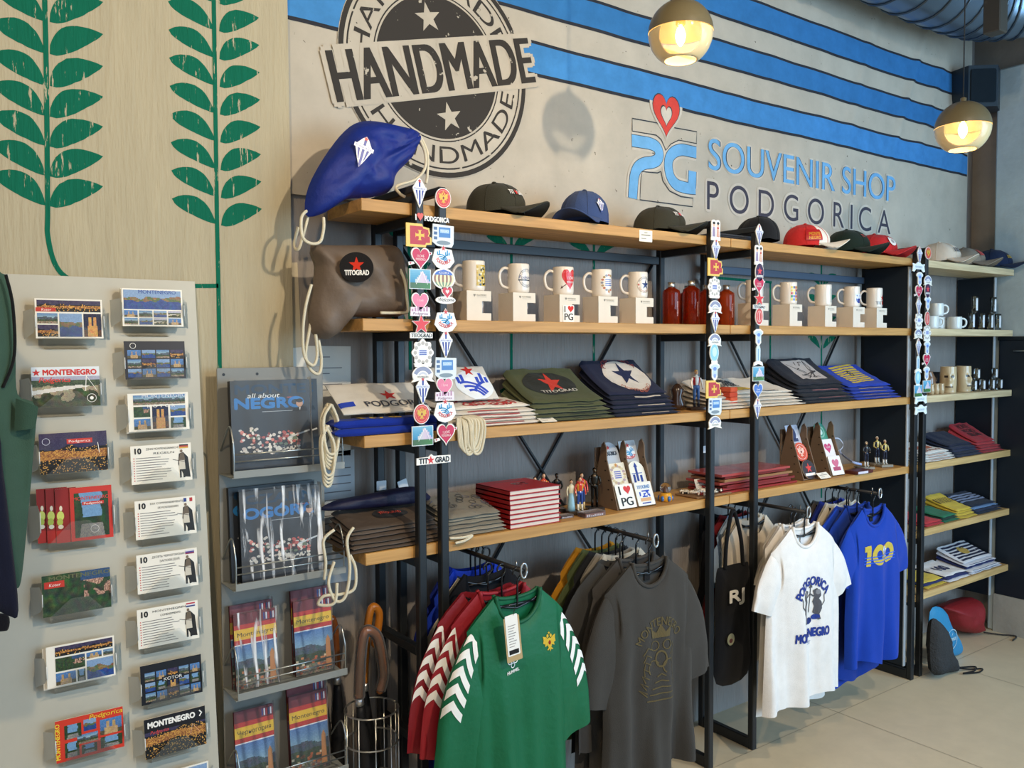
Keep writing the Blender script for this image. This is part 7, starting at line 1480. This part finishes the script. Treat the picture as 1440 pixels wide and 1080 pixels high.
def facemug(loc, lab, rz):
    t = thing('face_mug', loc, lab, 'mug', 'carved face mugs', rz); m = MB(col='cbb48c', mat='varnish', sm=True); h, r = .128, .036
    def f(u, v):
        a = 2*PI*u; d = 0; b = (a-1.5*PI)
        if abs(b) < 1: d = .012*math.exp(-((b)/.22)**2)*math.exp(-((v-.48)/.14)**2)-.006*math.exp(-((abs(b)-.38)/.16)**2)*math.exp(-((v-.62)/.07)**2)+.006*math.exp(-((b)/.35)**2)*(math.exp(-((v-.27)/.04)**2)+math.exp(-((v-.19)/.04)**2))
        rr_ = r*(1+.05*math.sin(PI*v))+d; return (rr_*math.cos(a), rr_*math.sin(a), h*v)
    m.grid(f, 40, 24, cols=lambda u, v: S('3a2f26') if (abs(abs(u-.75)-.062) < .034 and abs(v-.63) < .034) or (abs(u-.75) < .075 and abs(v-.23) < .024) or (abs(abs(u-.75)-.062) < .035 and abs(v-.71) < .014) else S('cbb48c')); m.lathe([(r-.004, h), (r-.005, .02), (0, .02)], 24); m.lathe([(r, h), (r-.004, h)], 40); m.build('mug_body', t)
facemug(on(1333, 551, 2.10, zc3), 'tan face mug with carved features, nearer the post', -.95); facemug(on(1354, 550, 2.105, zc3), 'tan face mug turned in profile beside the other one', -.15)
t = thing('jar', on(1304, 553, 2.175, zc3), 'brown pottery jar behind the magnet-covered post', 'jar'); MB(col='8a6a52', mat='ceramic').lathe([(0, 0), (.03, 0), (.04, .03), (.036, .075), (.024, .098), (.026, .104), (0, .104)], 22).build('jar_body', t)
t = thing('black_mug', on(1317, 552, 2.195, zc3), 'black straight mug behind the small tan cups', 'mug'); m = MB(col='1a2230', mat='gloss', sm=True); m.lathe([(0, 0), (.036, 0), (.036, .098), (.033, .098), (.033, .006), (0, .006)], 24); m.build('mug_body', t)
for i, (px, Y) in enumerate(((1309, 2.06), (1316, 2.07), (1323, 2.065))): t = thing('tan_cup', on(px, 554, Y, zc3), ('small tan cup nearest the post', 'small tan cup in the middle of three', 'small tan cup nearest the face mugs')[i], 'cup', 'small tan cups'); MB(col='c2ab86', mat='varnish', sm=True).lathe([(0, 0), (.013, 0), (.016, .020), (.013, .042), (.015, .05), (.013, .05), (.012, .01), (0, .01)], 16).build('cup_body', t)

# ================================================================ BAGS ON THE FLOOR, LABELS ON THE BACK POSTS
def fl(px, py, Y): v = at(px, py, Y); return (v.x, v.z)
t = thing('sack_bag', (0, 0, 0), 'dark red stuffed sack on the floor under the narrow boards', 'bag'); o_ = pxo([(1330, 838), (1360, 834), (1384, 846), (1394, 868), (1390, 884), (1376, 892), (1356, 898), (1338, 890), (1330, 870)], 2.16); zmin = min(b for a, b in o_); o_ = [(min(a, 4.60), min(b-zmin+.004, .19)) for a, b in o_]
m, c = pillow('x', o_, 2.16, .09, '8a2328', 'nylon', seed=31, wr=.012, k=10); m.build('bag_body', t)
q = [Vector((c.x+.1, 2.10, .012)), Vector((c.x+.15, 2.04, .006)), Vector((c.x+.19, 1.98, .006)), Vector((c.x+.11, 1.96, .006))]; m = MB(col='3a3634', mat='fabric'); m.tube(smooth(q, 6), .004, 6); m.build('strap', t)
t = thing('drawstring_bag', (0, 0, 0), 'light blue drawstring bag with white round print leaning on the red sack', 'bag', 'drawstring bags on the floor'); o_ = pxo([(1308, 846), (1326, 842), (1338, 868), (1350, 888), (1352, 905), (1330, 910), (1310, 908)], 2.03); zmin = min(b for a, b in o_); o_ = [(a, b-zmin+.004) for a, b in o_]
m, c = pillow('x', o_, 2.03, .022, '2f86b4', 'nylon', seed=33, wr=.005); m.build('bag_body', t)
g = MB(mat='enamel'); g.T = face((c.x+.01, 2.006, c.y-.01)); g.ring(0, 0, .046, .050, 0, n=36, col='b9d6e4'); g.text('HANDMADE', 0, -.008, .016, 0, w=.08, bold=.04, col='b9d6e4'); g.flat(star(0, .026, .010), 0, col='b9d6e4'); g.build('round_print', t)
t = thing('drawstring_bag', (0, 0, 0), 'charcoal felt drawstring bag on the floor beside the sixth post', 'bag', 'drawstring bags on the floor'); o_ = pxo([(1299, 858), (1312, 862), (1318, 880), (1324, 905), (1334, 926), (1320, 930), (1299, 928)], 1.97); zmin = min(b for a, b in o_); o_ = [(a+.012, b-zmin+.004) for a, b in o_]
m, c = pillow('x', o_, 1.94, .040, '3c3d3e', 'fleece', seed=35, wr=.008); m.build('bag_body', t)
for k in range(2): m = MB(col='141416', mat='fabric'); m.tube(smooth([(c.x+.10, 1.93, .02), (c.x+.18, 1.90+.03*k, .006), (c.x+.23, 1.87+.03*k, .005), (c.x+.17, 1.86+.02*k, .005), (c.x+.09, 1.89, .010)], 6), .0036, 6); m.build('cord', t)
for i, (px, py, x) in enumerate(((533, 683, 1.130), (559, 682, 1.202), (981, 633, 2.561), (1208, 608, 3.688))):
    v = None; z = at(px, py, 2.245).z; o = MB(col='cfd6dc', mat='paper').prism(rrect(-.016, -.014, .016, .014, .002), 0, .0008).build('shelf_label'); o.matrix_world = face((x+.0125, 2.2455, z), 0, 0, (0, .3, 0, 0)[i]); tag(o, ('small white sticker on the back post behind the first post', 'tilted white sticker on the back post behind the second post', 'small white sticker on the back post behind the fourth post', 'small white sticker on the back post beside the black side panel')[i], 'sticker', 'stickers on the back posts')
